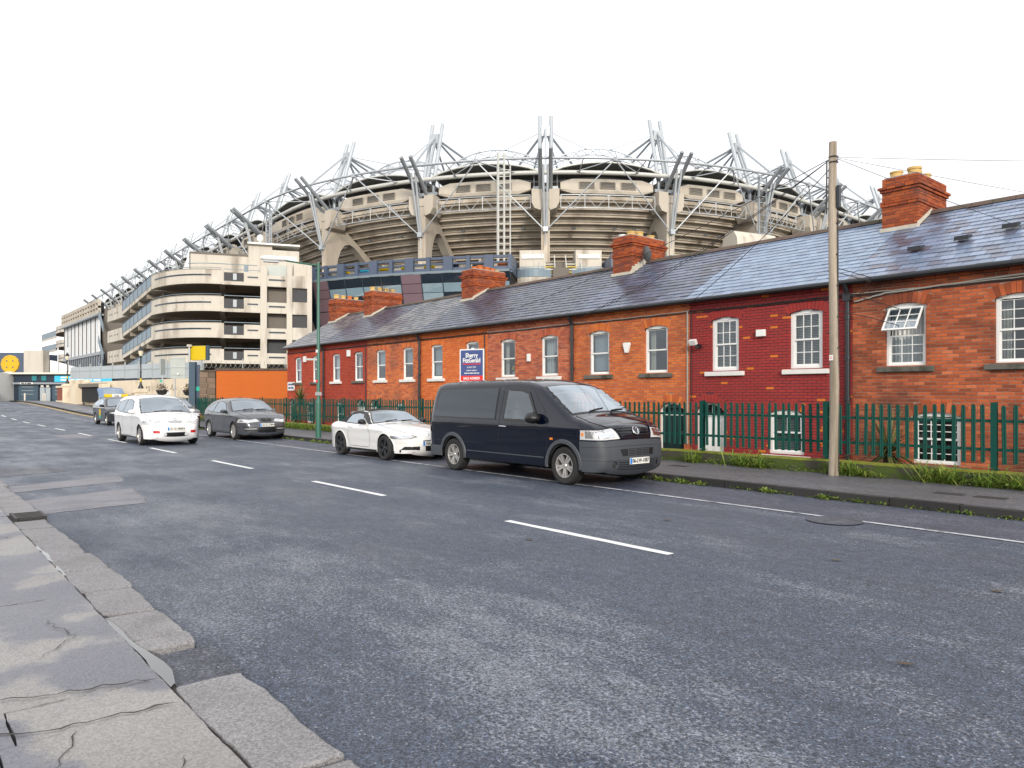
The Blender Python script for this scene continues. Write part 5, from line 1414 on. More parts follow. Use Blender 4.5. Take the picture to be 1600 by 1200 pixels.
while x < X1 - 2:
    fb(x + .15, x + 3.5, 9.0, 14.95, FYB + .1, .06, 'white_sheet', 'pane'); fb(x - .15, x + .12, 8.6, 15.0, FYB - .02, .25, 'conc_inner', 'mullion'); fb(x + 1.7, x + 1.8, 9, 14.95, FYB + .06, .04, 'steel', 'glazing_bar'); x += 3.7
fb(X0, X1, 8.4, 8.9, FYB - .2, .8, 'steel_dark', 'sill_beam')
x = X0
while x < X1:
    fb(x + .6, x + 1.5, 5.6, 8.3, FYB + .05, .06, 'white_sheet', 'pane'); fb(x + 1.5, x + 2.6, 5.3, 8.4, FYB - .08, .3, 'blue_dark', 'fin'); x += 2.0
fb(X0, X1, 3.6, 5.5, FYB - .4, .8, 'conc', 'spandrel'); fb(X0, X1, 3.3, 3.6, FYB - .6, 1.2, 'steel_dark', 'ledge')
x = X0
while x < X1: fb(x + .2, x + 2.2, 1.0, 3.2, FYB + .35, .06, 'fac_glass', 'pane'); fb(x - .1, x + .2, .5, 3.3, FYB + .2, .3, 'conc_inner', 'mullion'); x += 2.6
for z in (15.0, 10.4, 6.0): # stair rails at the near corner
    MB().prism([(X1, FYB - .4, z), (X1 + 3.6, FYB - .4, z - 3), (X1 + 3.6, FYB - .4, z - 1.8), (X1, FYB - .4, z + 1.2)], [(X1, FYB - .3, z), (X1 + 3.6, FYB - .3, z - 3), (X1 + 3.6, FYB - .3, z - 1.8), (X1, FYB - .3, z + 1.2)]).build('stair_rail', 'rail_blue', blk)
# ---- farther ramps
fr_ = thing('far_ramp_tower', 'smaller far ramp tower with three curved decks at the left', 'building', (-190, 28, 0))
for i, z in enumerate((15.0, 11.9, 8.8, 5.7, 2.6)):
    P = bez(Vector((-196, 29.0, 0)), Vector((-182, 25.8, 0)), Vector((-177, 29.5, 0)), 8) + [Vector((-174.5, 34, 0))]
    mb = MB(); mb.grid([[up(p, z), up(p, z + 1.5)] for p in P]); mb.build('parapet', 'conc_ramp', fr_)
    mb = MB(); mb.grid([[up(p + Vector((0, -.05, 0)), z + .6), up(p + Vector((0, -.05, 0)), z + .75)] for p in P]); mb.build('groove', 'blue_dark', fr_)
    mb = MB(); mb.grid([[up(p, z), up(p + Vector((-2, 9, 0)), z - .6)] for p in P]); mb.build('soffit', 'conc_soffit', fr_)
    if i < 4:
        Q = [Vector((-196, 29.0, 0)), Vector((-222, 29.5, 0))]
        mb = MB(); mb.grid([[up(Q[0], z + .2), up(Q[0], z + 1.5)], [up(Q[1], z + .6), up(Q[1], z + 2.0)]]); mb.build('railing_panel', 'rail_blue', fr_)
        mb = MB(); mb.grid([[up(Q[0], z - .3), up(Q[0], z + .2)], [up(Q[1], z + .1), up(Q[1], z + .6)]]); mb.build('ramp_slab', 'conc_ramp', fr_)
MB().ab(-212, 34, 0, -174.5, 44, 16.5).build('core_wall', 'conc_inner', fr_)

# ================================================================== END OF THE STREET
RV = Vector((.6448, .7644, 0)); AX = Vector((-.7644, .6448, 0))   # the end wall stands square across the street
def fp(t, d): return RV * t + AX * d                              # t metres along the wall, d metres up the street from the viewpoint's foot
zg = .8
gate = thing('turnstile_building', 'low dark blue turnstile block with roller doors closing the end of the street', 'building', tuple(fp(-58, 92)) )
ROTE = math.atan2(RV.y, RV.x)
def eb(u0, u1, z0, z1, d, th, m, name, parent=None):
    """a box on the end wall: extents along the wall in metres, heights above the street"""
    c = fp((u0 + u1) / 2, d + th / 2); return MB().box((c.x, c.y, zg + (z0 + z1) / 2), (u1 - u0, th, z1 - z0), ROTE).build(name, m, parent or gate)
eb(-63, -41, 0, 3.4, 92.5, 4, 'blue_dark', 'body'); eb(-63.4, -40, 3.4, 3.62, 91.6, 6, 'cream', 'roof')
eb(-62.4, -56.7, 2.4, 3.3, 92.2, .25, 'blue_dark', 'fascia')
for a, b_ in ((-60.1, -59.5), (-58.9, -58.3)): eb(a, b_, 2.6, 3.2, 92.12, .06, 'teal', 'sign_panel')
bn = eb(-57.2, -50, 2.45, 3.2, 92.0, .1, 'cyan', 'banner')
for z in (3.0, 2.68):                                    # two lines of white print, too far off to read
    for a, w_ in ((-56.4, .9), (-55.3, .6), (-54.5, 1.1), (-53.2, .7), (-52.3, .9)): eb(a, a + w_, z - .09, z + .09, 91.97, .03, 'white', 'print', bn)
eb(-62.4, -53.5, 2.15, 2.38, 91.9, .2, 'steel_dark', 'lintel'); nb = eb(-61.4, -59.8, 2.16, 2.37, 91.85, .06, 'plastic_white', 'name_board')
for a, w_ in ((-61.25, .35), (-60.8, .2), (-60.5, .5)): eb(a, a + w_, 2.2, 2.33, 91.83, .02, 'ink', 'print', nb)
for a, b_ in ((-61.9, -59.4), (-57.7, -55.2)):
    dr = eb(a, b_, 0, 2.0, 92.3, .15, 'slate_post', 'roller_door')
    for z in (1.8, 1.35, .9): eb(a + .4, b_ - .6, z - .02, z + .03, 92.27, .03, 'sign_grey', 'slat', dr)
    eb(a - .12, a, 0, 2.1, 92.2, .3, 'blue_dark', 'jamb'); eb(b_, b_ + .12, 0, 2.1, 92.2, .3, 'blue_dark', 'jamb')
for a, b_ in ((-59.2, -58.6), (-58.5, -57.9), (-55.0, -54.3)): eb(a, b_, 0, 1.75, 92.3, .1, 'perspex', 'turnstile_door'); eb(a + .12, b_ - .12, 1.8, 2.05, 92.25, .05, 'cream', 'number_sign')
kio = thing('ticket_kiosk', 'pale rendered kiosk with small window and cyan poster at the left edge', 'kiosk', tuple(fp(-63.5, 90)))
eb(-70, -62.6, 0, 3.55, 89.5, 4, 'sill_white', 'wall', kio); eb(-64.1, -62.6, 0, 3.4, 89.3, .2, 'conc_ramp', 'pilaster', kio)
eb(-63.85, -62.9, 1.1, 2.1, 89.27, .1, 'dark', 'window', kio); eb(-63.25, -62.62, 1.1, 2.1, 89.1, .06, 'cyan', 'poster', kio); eb(-64.0, -62.4, .95, 1.1, 89.1, .4, 'plastic_white', 'counter', kio)
eb(-63.2, -62.3, 0, .95, 89.05, .5, 'slate_post', 'cabinet', kio)
for i, t in enumerate((-59.7, -57.45, -57.2, -55.0)):
    p = fp(t, 90.2); mb = MB(); mb.lathe([(0, 0), (.1, 0), (.1, .95), (.07, 1.02), (0, 1.03)], 10, Matrix.Translation((p.x, p.y, zg)))
    mb.build('bollard', 'conc_ramp', None, 40, ['pale stone bollard before the left roller door, first from the kiosk', 'left one of two bollards before the pale turnstile doors', 'right one of two bollards before the pale turnstile doors', 'pale stone bollard before the right roller door, nearest the footpath'][i], 'bollard', 'bollards before the roller doors')
# building with the yellow disc behind
dk = thing('dark_hall', 'dark slate coloured hall behind the kiosk, with a pale concrete end', 'building', tuple(fp(-76, 110)))
eb(-90, -73.3, 0, 7.2, 111, 8, 'blue_clad', 'wall', dk); eb(-73.3, -70.4, 0, 7.5, 110.5, 1.5, 'conc_ramp', 'end_wall', dk)
sg = thing('round_emblem_sign', 'round yellow emblem sign with black corner marks on a pale post', 'sign', tuple(fp(-68.0, 100)))
p = fp(-68.2, 100); Mx = Matrix.Translation((p.x, p.y, zg + 5.0)) @ Matrix.Rotation(ROTE, 4, 'Z') @ Matrix.Rotation(R(90), 4, 'X')
mb = MB(); n = 24; rr = [1.22 * (1 + .02 * math.cos(12 * 2 * math.pi * i / n)) for i in range(n)]
A = [Mx @ Vector((r_ * math.cos(2 * math.pi * i / n), r_ * math.sin(2 * math.pi * i / n), .05)) for i, r_ in enumerate(rr)]; B = [Mx @ Vector((r_ * math.cos(2 * math.pi * i / n), r_ * math.sin(2 * math.pi * i / n), -.15)) for i, r_ in enumerate(rr)]
mb.prism(B, A); mb.build('disc', 'yellow_disc', sg)
for sx in (-1, 1):
    for sy in (-1, 1):
        mb = MB(); pts = []
        for k in range(6):
            a = math.atan2(sy * .5, sx * .5) + (k - 2.5) * .075; pts.append((a, .62))
        P0 = [Mx @ Vector((.66 * math.cos(a), .66 * math.sin(a), .08)) for a, _ in pts] + [Mx @ Vector((.54 * math.cos(a), .54 * math.sin(a), .08)) for a, _ in reversed(pts)]
        P1 = [q + (Mx.to_3x3() @ Vector((0, 0, -.02))) for q in P0]; mb.prism(P1, P0); mb.build('mark', 'navy', sg)
mb = MB(); mb.path([Mx @ Vector((1.0 * math.cos(2 * math.pi * i / 24), 1.0 * math.sin(2 * math.pi * i / 24), .06)) for i in range(25)], .02, 4); mb.build('ring', 'pot', sg)
MB().box((p.x, p.y, zg + 2.0), (.9, .4, 4.0), ROTE).build('post', 'conc_ramp', sg)
# white canopy
mb = MB(); rows = []
for i in range(9):
    t = i / 8; q = fp(-70.3 + 6.5 * t, 112); h = 5.2 - 2.6 * t ** 1.4; rows.append([(q.x, q.y, zg + 3.3), (q.x, q.y, zg + h + .9), (q.x + AX.x * 4, q.y + AX.y * 4, zg + h + .4)])
mb.grid(rows); cn = mb.build('white_canopy', 'white_sheet', None, label='white sloping fabric canopy behind the turnstile block', cat='canopy')
for t in (-69, -67.5): q = fp(t, 111.8); MB().tube((q.x, q.y, zg + 3), (q.x + .3, q.y, zg + 8), .08, 6).build('mast', 'white_sheet', cn)

# ---- rendered wall with frosted screen, garage and stone piers on the right of the street end
P0, P1 = Vector((-60.6, 18.1, 0)), Vector((-93.5, 14.7, 0)); dw = (P1 - P0); LW = dw.length; dw.normalize(); nw = Vector((dw.y, -dw.x, 0)) * (1 if Vector((dw.y, -dw.x, 0)).y < 0 else -1); RW = math.atan2(dw.y, dw.x)
rw = thing('rendered_wall', 'long beige rendered wall carrying frosted screen panels along its top', 'wall', tuple(P0.lerp(P1, .5)))
def wb(t0, t1, z0, z1, off, th, m, name, parent=rw):
    a_ = P0 + dw * ((t0 + t1) / 2) + nw * (off + th / 2); return MB().box((a_.x, a_.y, (z0 + z1) / 2), (t1 - t0, th, z1 - z0), RW).build(name, m, parent)
wb(-2, 26.5, 0, 2.95, -.5, .5, 'render_wall', 'wall'); wb(26.5, LW, 2.0, 3.2, -.5, .5, 'render_wall', 'wall')
t = -1.5
while t < LW - 1:
    zb = 3.0 + .012 * t; wb(t + .06, t + 3.3, zb, zb + 1.25, -.2, .05, 'perspex', 'screen_panel'); wb(t - .05, t + .05, zb - .05, zb + 1.5, -.22, .1, 'sign_grey', 'screen_post'); wb(t, t + 3.36, zb + .78, zb + .84, -.14, .03, 'sign_grey', 'screen_rail'); t += 3.36
for t, z in ((3, 2.2), (5.2, 1.9), (8.5, 2.1), (12, 1.8)):
    mb = MB(); pts = []
    for k in range(9): q = P0 + dw * (t + .16 * k) + nw * .012; pts.append((q.x, q.y, z + random.uniform(-.32, .32)))
    mb.path(pts, .018, 4); mb.build('graffiti', 'graffiti', rw)
wb(4.2, 7.0, 1.55, 1.95, .0, .03, 'plastic_white', 'name_plate')
gar = thing('garage_entrance', 'dark garage opening between stone piers with low parapet at the street end', 'entrance', tuple(P0 + dw * 22))
wb(19.2, 26.3, .9, 2.55, .3, .05, 'dark', 'opening', gar); wb(18.8, 26.8, 2.4, 2.75, .25, .35, 'conc_inner', 'lintel', gar)
wb(26.6, 28.2, .6, 2.7, .2, .7, 'render_wall', 'pier', gar); wb(18.2, 19.2, .6, 2.7, .2, .7, 'render_wall', 'pier', gar)
pn = wb(28.3, 34.5, 1.0, 2.4, .2, .3, 'red_brick_panel', 'brick_panel', gar); wb(28.2, 34.6, 2.4, 2.6, .15, .45, 'render_wall', 'coping', gar); wb(28.2, 34.6, .5, 1.0, .15, .45, 'render_wall', 'plinth', gar)
mb = MB(); a0, a1 = P0 + dw * 18.2 + nw * .6, P0 + dw * 4 + nw * 2.6
mb.prism([(a0.x, a0.y, .2), (a1.x, a1.y, .1), (a1.x, a1.y, 1.25), (a0.x, a0.y, 2.1)], [(a0.x + nw.x * .35, a0.y + nw.y * .35, .2), (a1.x + nw.x * .35, a1.y + nw.y * .35, .1), (a1.x + nw.x * .35, a1.y + nw.y * .35, 1.25), (a0.x + nw.x * .35, a0.y + nw.y * .35, 2.1)])
sw_ = mb.build('sloping_wall', 'conc_ramp', None, label='low stone faced wall sloping down beside the garage opening', cat='wall')
mb = MB(); mb.prism([(a0.x, a0.y, 2.1), (a1.x, a1.y, 1.25), (a1.x, a1.y, 1.42), (a0.x, a0.y, 2.28)], [(a0.x + nw.x * .42, a0.y + nw.y * .42, 2.1), (a1.x + nw.x * .42, a1.y + nw.y * .42, 1.25), (a1.x + nw.x * .42, a1.y + nw.y * .42, 1.42), (a0.x + nw.x * .42, a0.y + nw.y * .42, 2.28)]); mb.build('coping', 'conc_inner', sw_)
# ---- black lantern posts on stone pillars
def lantern(x, y, zb, label):
    t = thing('street_lantern', label, 'street lamp', (x, y, 0), group='black lantern posts')
    mb = MB(); mb.lathe([(.55, 0), (.55, zb - .35), (.68, zb - .3), (.68, zb - .12), (.3, zb)], 4, Matrix.Translation((x, y, 0)) @ Matrix.Rotation(.5, 4, 'Z')); mb.build('pillar', 'render_wall', t)
    mb = MB(); mb.lathe([(0, 0), (.2, 0), (.2, .12), (.1, .3), (.07, .5), (.055, 1.2), (.08, 1.3), (.05, 1.4), (.045, 2.35), (.09, 2.45), (.05, 2.55)], 12, Matrix.Translation((x, y, zb))); mb.build('post', 'black_iron', t, 40)
    MB().lathe([(.07, .55), (.075, .55), (.075, .8), (.07, .8)], 12, Matrix.Translation((x, y, zb))).build('yellow_band', 'yellow', t)
    mb = MB(); mb.lathe([(.1, 2.55), (.19, 2.95), (.0, 2.95)], 6, Matrix.Translation((x, y, zb))); mb.build('lantern_glass', 'lamp_glass', t)
    mb = MB(); mb.lathe([(.25, 2.95), (.23, 3.0), (.09, 3.22), (.03, 3.3), (.0, 3.45)], 6, Matrix.Translation((x, y, zb))); mb.build('lantern_cap', 'black_iron', t)
lantern(-62.2, 14.8, 2.1, 'black lantern post on a stone pillar, the nearer one above the low sloping wall'); lantern(-90.2, 14.3, 2.8, 'black lantern post beside the turnstile block, the farther of the two')
# ---- road sign posts seen from behind
def g_at(u, d): t = (u - 800) / 1150; return AX * d + RV * (t * d)
q = g_at(254, 52); sp = thing('sign_post', 'thin grey sign post with a narrow edge-on plate and green sticker', 'sign', (q.x, q.y, 0))
MB().tube((q.x, q.y, .1), (q.x, q.y, 4.1), .045, 8).build('post', 'galv', sp); MB().box((q.x, q.y, 3.6), (.08, .5, 1.1), R(40)).build('plate', 'sign_grey', sp); MB().box((q.x - .05, q.y - .08, 2.6), (.2, .05, .16), ROTE).build('sticker', 'green_sign', sp)
q = g_at(278, 50); sp = thing('road_sign', 'grey back of a tall rectangular road sign on two posts', 'sign', (q.x, q.y, 0))
a_ = q - RV * .2; MB().tube((a_.x, a_.y, .1), (a_.x, a_.y, 4.25), .05, 8).build('post', 'galv', sp)
pl = MB().box((q.x, q.y, 3.45), (.95, .03, 1.45), ROTE + .15).build('sign_plate', 'sign_grey', sp)
for z in (3.0, 3.5, 4.1): MB().box((q.x - AX.x * .03, q.y - AX.y * .03, z), (.95, .04, .05), ROTE + .15).build('bracket', 'galv', pl)
MB().lathe([(0, 0), (.07, 0), (.07, .01), (0, .01)], 12, Matrix.Translation((q.x - AX.x * .05 + .1, q.y - AX.y * .05, 3.05)) @ Matrix.Rotation(ROTE, 4, 'Z') @ Matrix.Rotation(R(90), 4, 'X')).build('sticker', 'plastic_white', pl)
q = g_at(296, 48); sp = thing('yellow_sign', 'bright yellow box sign on a pale post above the parked cars', 'sign', (q.x, q.y, 0))
MB().tube((q.x, q.y, .1), (q.x, q.y, 4.85), .07, 8).build('post', 'galv', sp); c = q + RV * .55
MB().box((c.x, c.y, 4.35), (1.15, .04, .92), ROTE - .25).build('sign_face', 'yellow', sp); c2_ = c + AX * .14; MB().box((c2_.x + .1, c2_.y + .1, 4.36), (1.2, .2, .96), ROTE - .25).build('sign_case', 'slate_post', sp)
MB().lathe([(0, 4.9), (.16, 4.9), (.16, 4.75), (.0, 4.75)], 10, Matrix.Translation((q.x, q.y, 0))).build('cap', 'conc_ramp', sp)
# hanging plant baskets
def planter(u, d, z, label):
    q = g_at(u, d); t = thing('flower_planter', label, 'planter', (q.x, q.y, 0), group='planters by the sign posts'); mb = MB(); mb.lathe([(0, z - .35), (.25, z - .3), (.4, z), (0, z)], 10, Matrix.Translation((q.x, q.y, 0))); mb.build('basket', 'iron', t)
    MB().tube((q.x, q.y, .1), (q.x, q.y, z - .3), .06, 8).build('stand', 'galv', t)
    mb = MB()
    for i in range(140):
        az, el = random.uniform(0, 6.28), random.uniform(-.6, 1.4); L = random.uniform(.15, .45); e = Vector((q.x, q.y, z)) + Vector((math.cos(az) * math.cos(el), math.sin(az) * math.cos(el), math.sin(el))) * L; mb.quad(e, e + Vector((.06, .02, .03)), e + Vector((.02, .03, .09)), e + Vector((-.03, 0, .04)))
    mb.build('dry_plant', 'grass_dead', t)
planter(296, 44, 1.9, 'round planter of dry brown stems in front of the beige wall'); planter(253, 50, 1.95, 'round planter of dry stems beside the thin sign post')

# ---- orange wall at the end of the terrace, brown stone pillar, gate post, razor wire
ow = thing('orange_wall', 'bright orange painted brick wall between the far house and a brown stone pillar', 'wall', (-42, 16.8, 0))
q0 = Vector((-44.3, 14.6, 0)); q1 = q0 + RV * 7.0; ROW = ROTE
def ob(t0, t1, z0, z1, off, th, m, name, parent=ow):
    c = q0 + RV * ((t0 + t1) / 2) + AX * (off + th / 2); return MB().box((c.x, c.y, (z0 + z1) / 2), (t1 - t0, th, z1 - z0), ROW).build(name, m, parent)
body = ob(0, 7, 0, 3.05, .05, .3, 'orange', 'wall_body')
br = MB(); z = 0.0; c = 0
while z < 3.0:
    p = -(c % 2) * .1125; 
    while p < 7.0:
        a_, b_ = max(0, p), min(7.0, p + .215); cc = q0 + RV * ((a_ + b_) / 2) + AX * (.045)
        if b_ - a_ > .03: br.box((cc.x, cc.y, z + .0325), (b_ - a_, .02, .065), ROW)
        p += .225
    z += .075; c += 1
br.build('brickwork', 'orange', ow, kind='stuff'); ob(-.05, 7, 3.05, 3.18, -.02, .45, 'ridge', 'coping')
pil = thing('stone_pillar', 'brown stone block pillar between the orange wall and the slate blue gate post', 'pillar', tuple(q0 - RV * .5))
for i in range(9):
    z0 = i * .33
    for j in range(2):
        w = (.42, .5) if i % 2 else (.5, .42); a_ = -.97 + (w[0] + .01) * j; b_ = a_ + w[j] - .012
        bevel(ob(a_, b_, z0, z0 + .32, random.uniform(-.02, .01), .4, 'brown_block', 'stone', pil), .012)
ob(-1.0, 0.0, 2.98, 3.08, -.03, .46, 'ridge', 'coping', pil)
gp = thing('gate_post', 'slate blue steel gate post with a small green sign', 'gate post', tuple(q0 - RV * 1.4))
ob(-1.55, -1.2, 0, 3.55, -.1, .3, 'slate_post', 'post', gp); ob(-1.2, -1.02, 0, 3.4, .15, .06, 'blue_clad', 'gate_leaf', gp); ob(-1.2, -.98, 1.85, 2.1, .1, .03, 'green_sign', 'sign_plate', gp)
wire = MB(); pts = []
for i in range(420):
    a_ = i * .42; c = q0 + RV * (-1.0 + 8.0 * i / 420) + AX * .2; pts.append((c.x + RV.x * .0 + AX.x * .18 * math.cos(a_), c.y + AX.y * .18 * math.cos(a_), 3.4 + .2 * math.sin(a_)))
wire.path(pts, .008, 3); 
for t in (-.8, 1.5, 4, 6.5): c = q0 + RV * t + AX * .2; wire.tube((c.x, c.y, 3.1), (c.x, c.y, 3.75), .025, 5)
wire.build('razor_wire', 'galv', None, label='coil of razor wire along the top of the orange wall', cat='wire')
# street name plate on the far house
np_ = MB().ab(-37.95, FACE - .04, 1.85, -37.1, FACE - .01, 2.3).build('street_sign', 'plastic_white', None, label='small pale street name plate on the far red house behind the spiky plant', cat='sign')
for z in (2.17, 1.99):
    for a, w_ in ((-37.85, .26), (-37.55, .34)): MB().ab(a, FACE - .044, z - .045, a + w_, FACE - .04, z + .045).build('print', 'navy', np_)

# ================================================================== POLE, LAMP, WIRES, BOARD
pole = thing('utility_pole', 'weathered wooden utility pole standing by the mossy wall', 'pole', (-6.62, 13.42, .12))
px, py = -6.62, 13.42
mb = MB(); mb.path([(px + .02 * math.sin(z * .9), py, z) for z in (.1, .8, 1.8, 3, 4.2, 5.4, 6.33)], [.088, .085, .082, .079, .076, .073, .07], 16); mb.build('pole_shaft', 'wood_pole', pole, 50)
for i in range(14):
    z = 2.2 + i * .29; sg_ = 1 if i % 2 else -1; MB().tube((px + sg_ * .07, py - .02, z), (px + sg_ * .1, py - .03, z), .012, 6).build('step_bolt', 'iron', pole)
MB().ab(px - .035, py - .093, 2.26, px + .035, py - .086, 2.36).build('notice', 'plastic_white', pole); 
mb = MB(); mb.path([(px + .02 * math.cos(2 * math.pi * i / 12), py - .095, 2.31 + .02 * math.sin(2 * math.pi * i / 12)) for i in range(13)], .004, 4); mb.build('notice_mark', 'red_print', pole)
MB().ab(px + .075, py - .04, 5.1, px + .125, py + .04, 5.5).build('junction_box', 'black_iron', pole)
mb = MB()
for z in (6.05, 5.95): mb.path([(px + .08 * math.cos(2 * math.pi * i / 14), py + .08 * math.sin(2 * math.pi * i / 14), z) for i in range(15)], .01, 5)
mb.path([(px - .1, py - .05, 6.0), (px - .1, py - .06, 5.4), (px - .11, py - .05, 5.0)], .014, 5); mb.path([(px + .085, py, 5.05), (px + .088, py, 2.5), (px + .096, py, .2)], .012, 5); mb.build('wiring', 'cable_black', pole)
for z in (4.0, 3.92, 3.55, 3.2): 
    MB().path([(px, py + .08, z), (px + .05, (py + FACE) / 2, z - .05), (px + .1 - .9 * (z > 3.8), FACE - .03, z - .15)], .008, 5).build('service_cable', 'cable_black', pole)
def span(pa, pb, sag, label, r=.008):
    pa, pb = Vector(pa), Vector(pb); pts = []
    for i in range(25):
        t = i / 24; p = pa.lerp(pb, t); p.z -= 4 * sag * t * (1 - t); pts.append(p)
    MB().path(pts, r, 5).build('overhead_cable', 'cable_black', None, label=label, cat='cable', group='overhead telephone cables from the pole')
top = (px, py, 6.05)
span(top, (-16.2, 16.25, 4.0), .25, 'black cable sagging from the pole top to the eaves of the orange brick house')
span(top, (-16.4, 16.25, 3.95), .32, 'lower of two black cables from the pole top down to the orange house eaves')
span((px, py, 5.9), (-12.1, 16.22, 3.95), .12, 'short black cable from the pole to the left end of the red painted house')
span(top, (-25.0, 16.25, 4.05), .5, 'long black cable running from the pole top to the eaves behind the sale board')
span(top, (-2.37, 20.58, 6.4), .03, 'thin wire from the pole top to the right edge, the upper one', .004)
span(top, (-2.37, 20.58, 5.15), .03, 'thin wire from the pole top down to the right edge over the slates', .004)
span(top, (-3.0, 16.25, 4.0), .06, 'service wire from the pole top down to the eaves beyond the chimney', .005)
lx, ly = -24.1, 11.45
lampp = thing('street_lamp', 'green street lamp post with a long arm over the road, by the far pavement', 'street lamp', (lx, ly, .12))
mb = MB(); mb.lathe([(.1, .12), (.1, 1.35), (.095, 1.4), (.062, 1.45), (.05, 6.1), (.045, 6.25), (0, 6.27)], 14, Matrix.Translation((lx, ly, 0))); mb.build('post', 'lamp_green', lampp, 40)
ad = Vector((-.35, -1, 0)).normalized()
mb = MB(); mb.path([(lx, ly, 6.15), (lx + ad.x * .6, ly + ad.y * .6, 6.2), (lx + ad.x * 1.15, ly + ad.y * 1.15, 6.26)], .03, 8); mb.build('arm', 'lamp_green', lampp)
hd = Matrix.Translation((lx + ad.x * 1.5, ly + ad.y * 1.5, 6.28)) @ Matrix.Rotation(math.atan2(ad.y, ad.x), 4, 'Z')
mb = MB(); rows = []
for i, (x_, w_, h_) in enumerate(((-.42, .05, .05), (-.3, .1, .08), (0, .13, .1), (.3, .12, .09), (.42, .07, .05))):
    rows.append([hd @ Vector((x_, w_ * math.cos(a_), h_ * math.sin(a_) + .02)) for a_ in [2 * math.pi * k / 12 for k in range(12)]])
mb.grid(rows, True); mb.add(rows[0], [tuple(range(12))]); mb.add(rows[-1], [tuple(range(12))]); mb.build('lamp_head', 'plastic_white', lampp, 50)
MB().box(hd @ Vector((.08, 0, -.09)), (.5, .18, .05), math.atan2(ad.y, ad.x)).build('lamp_lens', 'perspex', lampp)
MB().box((lx + ad.x * .22, ly + ad.y * .22, 2.86), (.45, .06, .07), math.atan2(ad.y, ad.x)).build('bracket', 'sign_grey', lampp); MB().ab(lx - .08, ly - .08, 1.6, lx + .08, ly + .08, 1.72).build('band', 'galv', lampp)
MB().ab(lx - .06, ly - .075, 3.1, lx + .06, ly - .05, 3.2).build('notice', 'plastic_white', lampp); MB().ab(lx - .03, ly - .075, 2.05, lx + .05, ly - .05, 2.15).build('red_tag', 'red_print', lampp)
# estate agent's board
bxy = Vector((-19.15, 14.45, 0)); RB = R(24)
board = thing('estate_agent_board', 'navy and red estate agent board with white lettering on a post behind the van', 'sign', (bxy.x, bxy.y, 0))
def bp(x_, z_, o=0.0): v = Matrix.Rotation(RB, 3, 'Z') @ Vector((x_, o, 0)); return (bxy.x + v.x, bxy.y + v.y, z_)
MB().box(bp(0, 1.35, .06), (.09, .07, 3.6), RB).build('post', 'white', board)
MB().box(bp(0, 2.58), (.9, .03, 1.06), RB).build('panel', 'plastic_white', board); MB().box(bp(0, 2.66, -.018), (.82, .01, .83), RB).build('navy_field', 'navy', board); MB().box(bp(0, 2.16, -.018), (.82, .01, .165), RB).build('red_field', 'red_print', board)
MB().box(bp(0, 2.62, -.026), (.66, .01, .028), RB).build('red_rule', 'red_print', board)
for s_, z_, sz, w_, bd in (('Sherry', 2.90, .2, .85, .005), ('FitzGerald', 2.735, .2, .78, .005), ('01 837 3737', 2.515, .065, 1, .001), ('mysherryfitz.ie', 2.415, .065, 1, .001), ('SALE AGREED', 2.155, .105, .95, .003)):
    text(s_, 'lettering', 'white', board, bp(0, z_, -.03), (R(90), 0, RB), sz, sx=w_, bold=bd)
for a, w_ in ((-.27, .12), (-.13, .04), (-.07, .13), (.08, .08), (.18, .1)): MB().box(bp(a + w_ / 2, 2.325, -.027), (w_, .008, .026), RB).build('print', 'white', board)
# ================================================================== VEHICLES
def catmull(P, n=8):
    P = [np.array(p, float) for p in P]; out = []
    for i in range(len(P) - 1):
        p0, p1, p2, p3 = P[max(i - 1, 0)], P[i], P[i + 1], P[min(i + 2, len(P) - 1)]
        d0, d1, d2 = [max(1e-3, np.linalg.norm(b_ - a) ** .5) for a, b_ in ((p0, p1), (p1, p2), (p2, p3))]
        m1 = (p2 - p1) / 1.0; 
        t1 = ((p1 - p0) / d0 - (p2 - p0) / (d0 + d1) + (p2 - p1) / d1) * d1 if i > 0 else m1
        t2 = ((p2 - p1) / d1 - (p3 - p1) / (d1 + d2) + (p3 - p2) / d2) * d1 if i < len(P) - 2 else m1
        for j in range(n):
            t = j / n; out.append((2 * t ** 3 - 3 * t * t + 1) * p1 + (t ** 3 - 2 * t * t + t) * t1 + (-2 * t ** 3 + 3 * t * t) * p2 + (t ** 3 - t * t) * t2)
    out.append(P[-1]); return np.array(out)

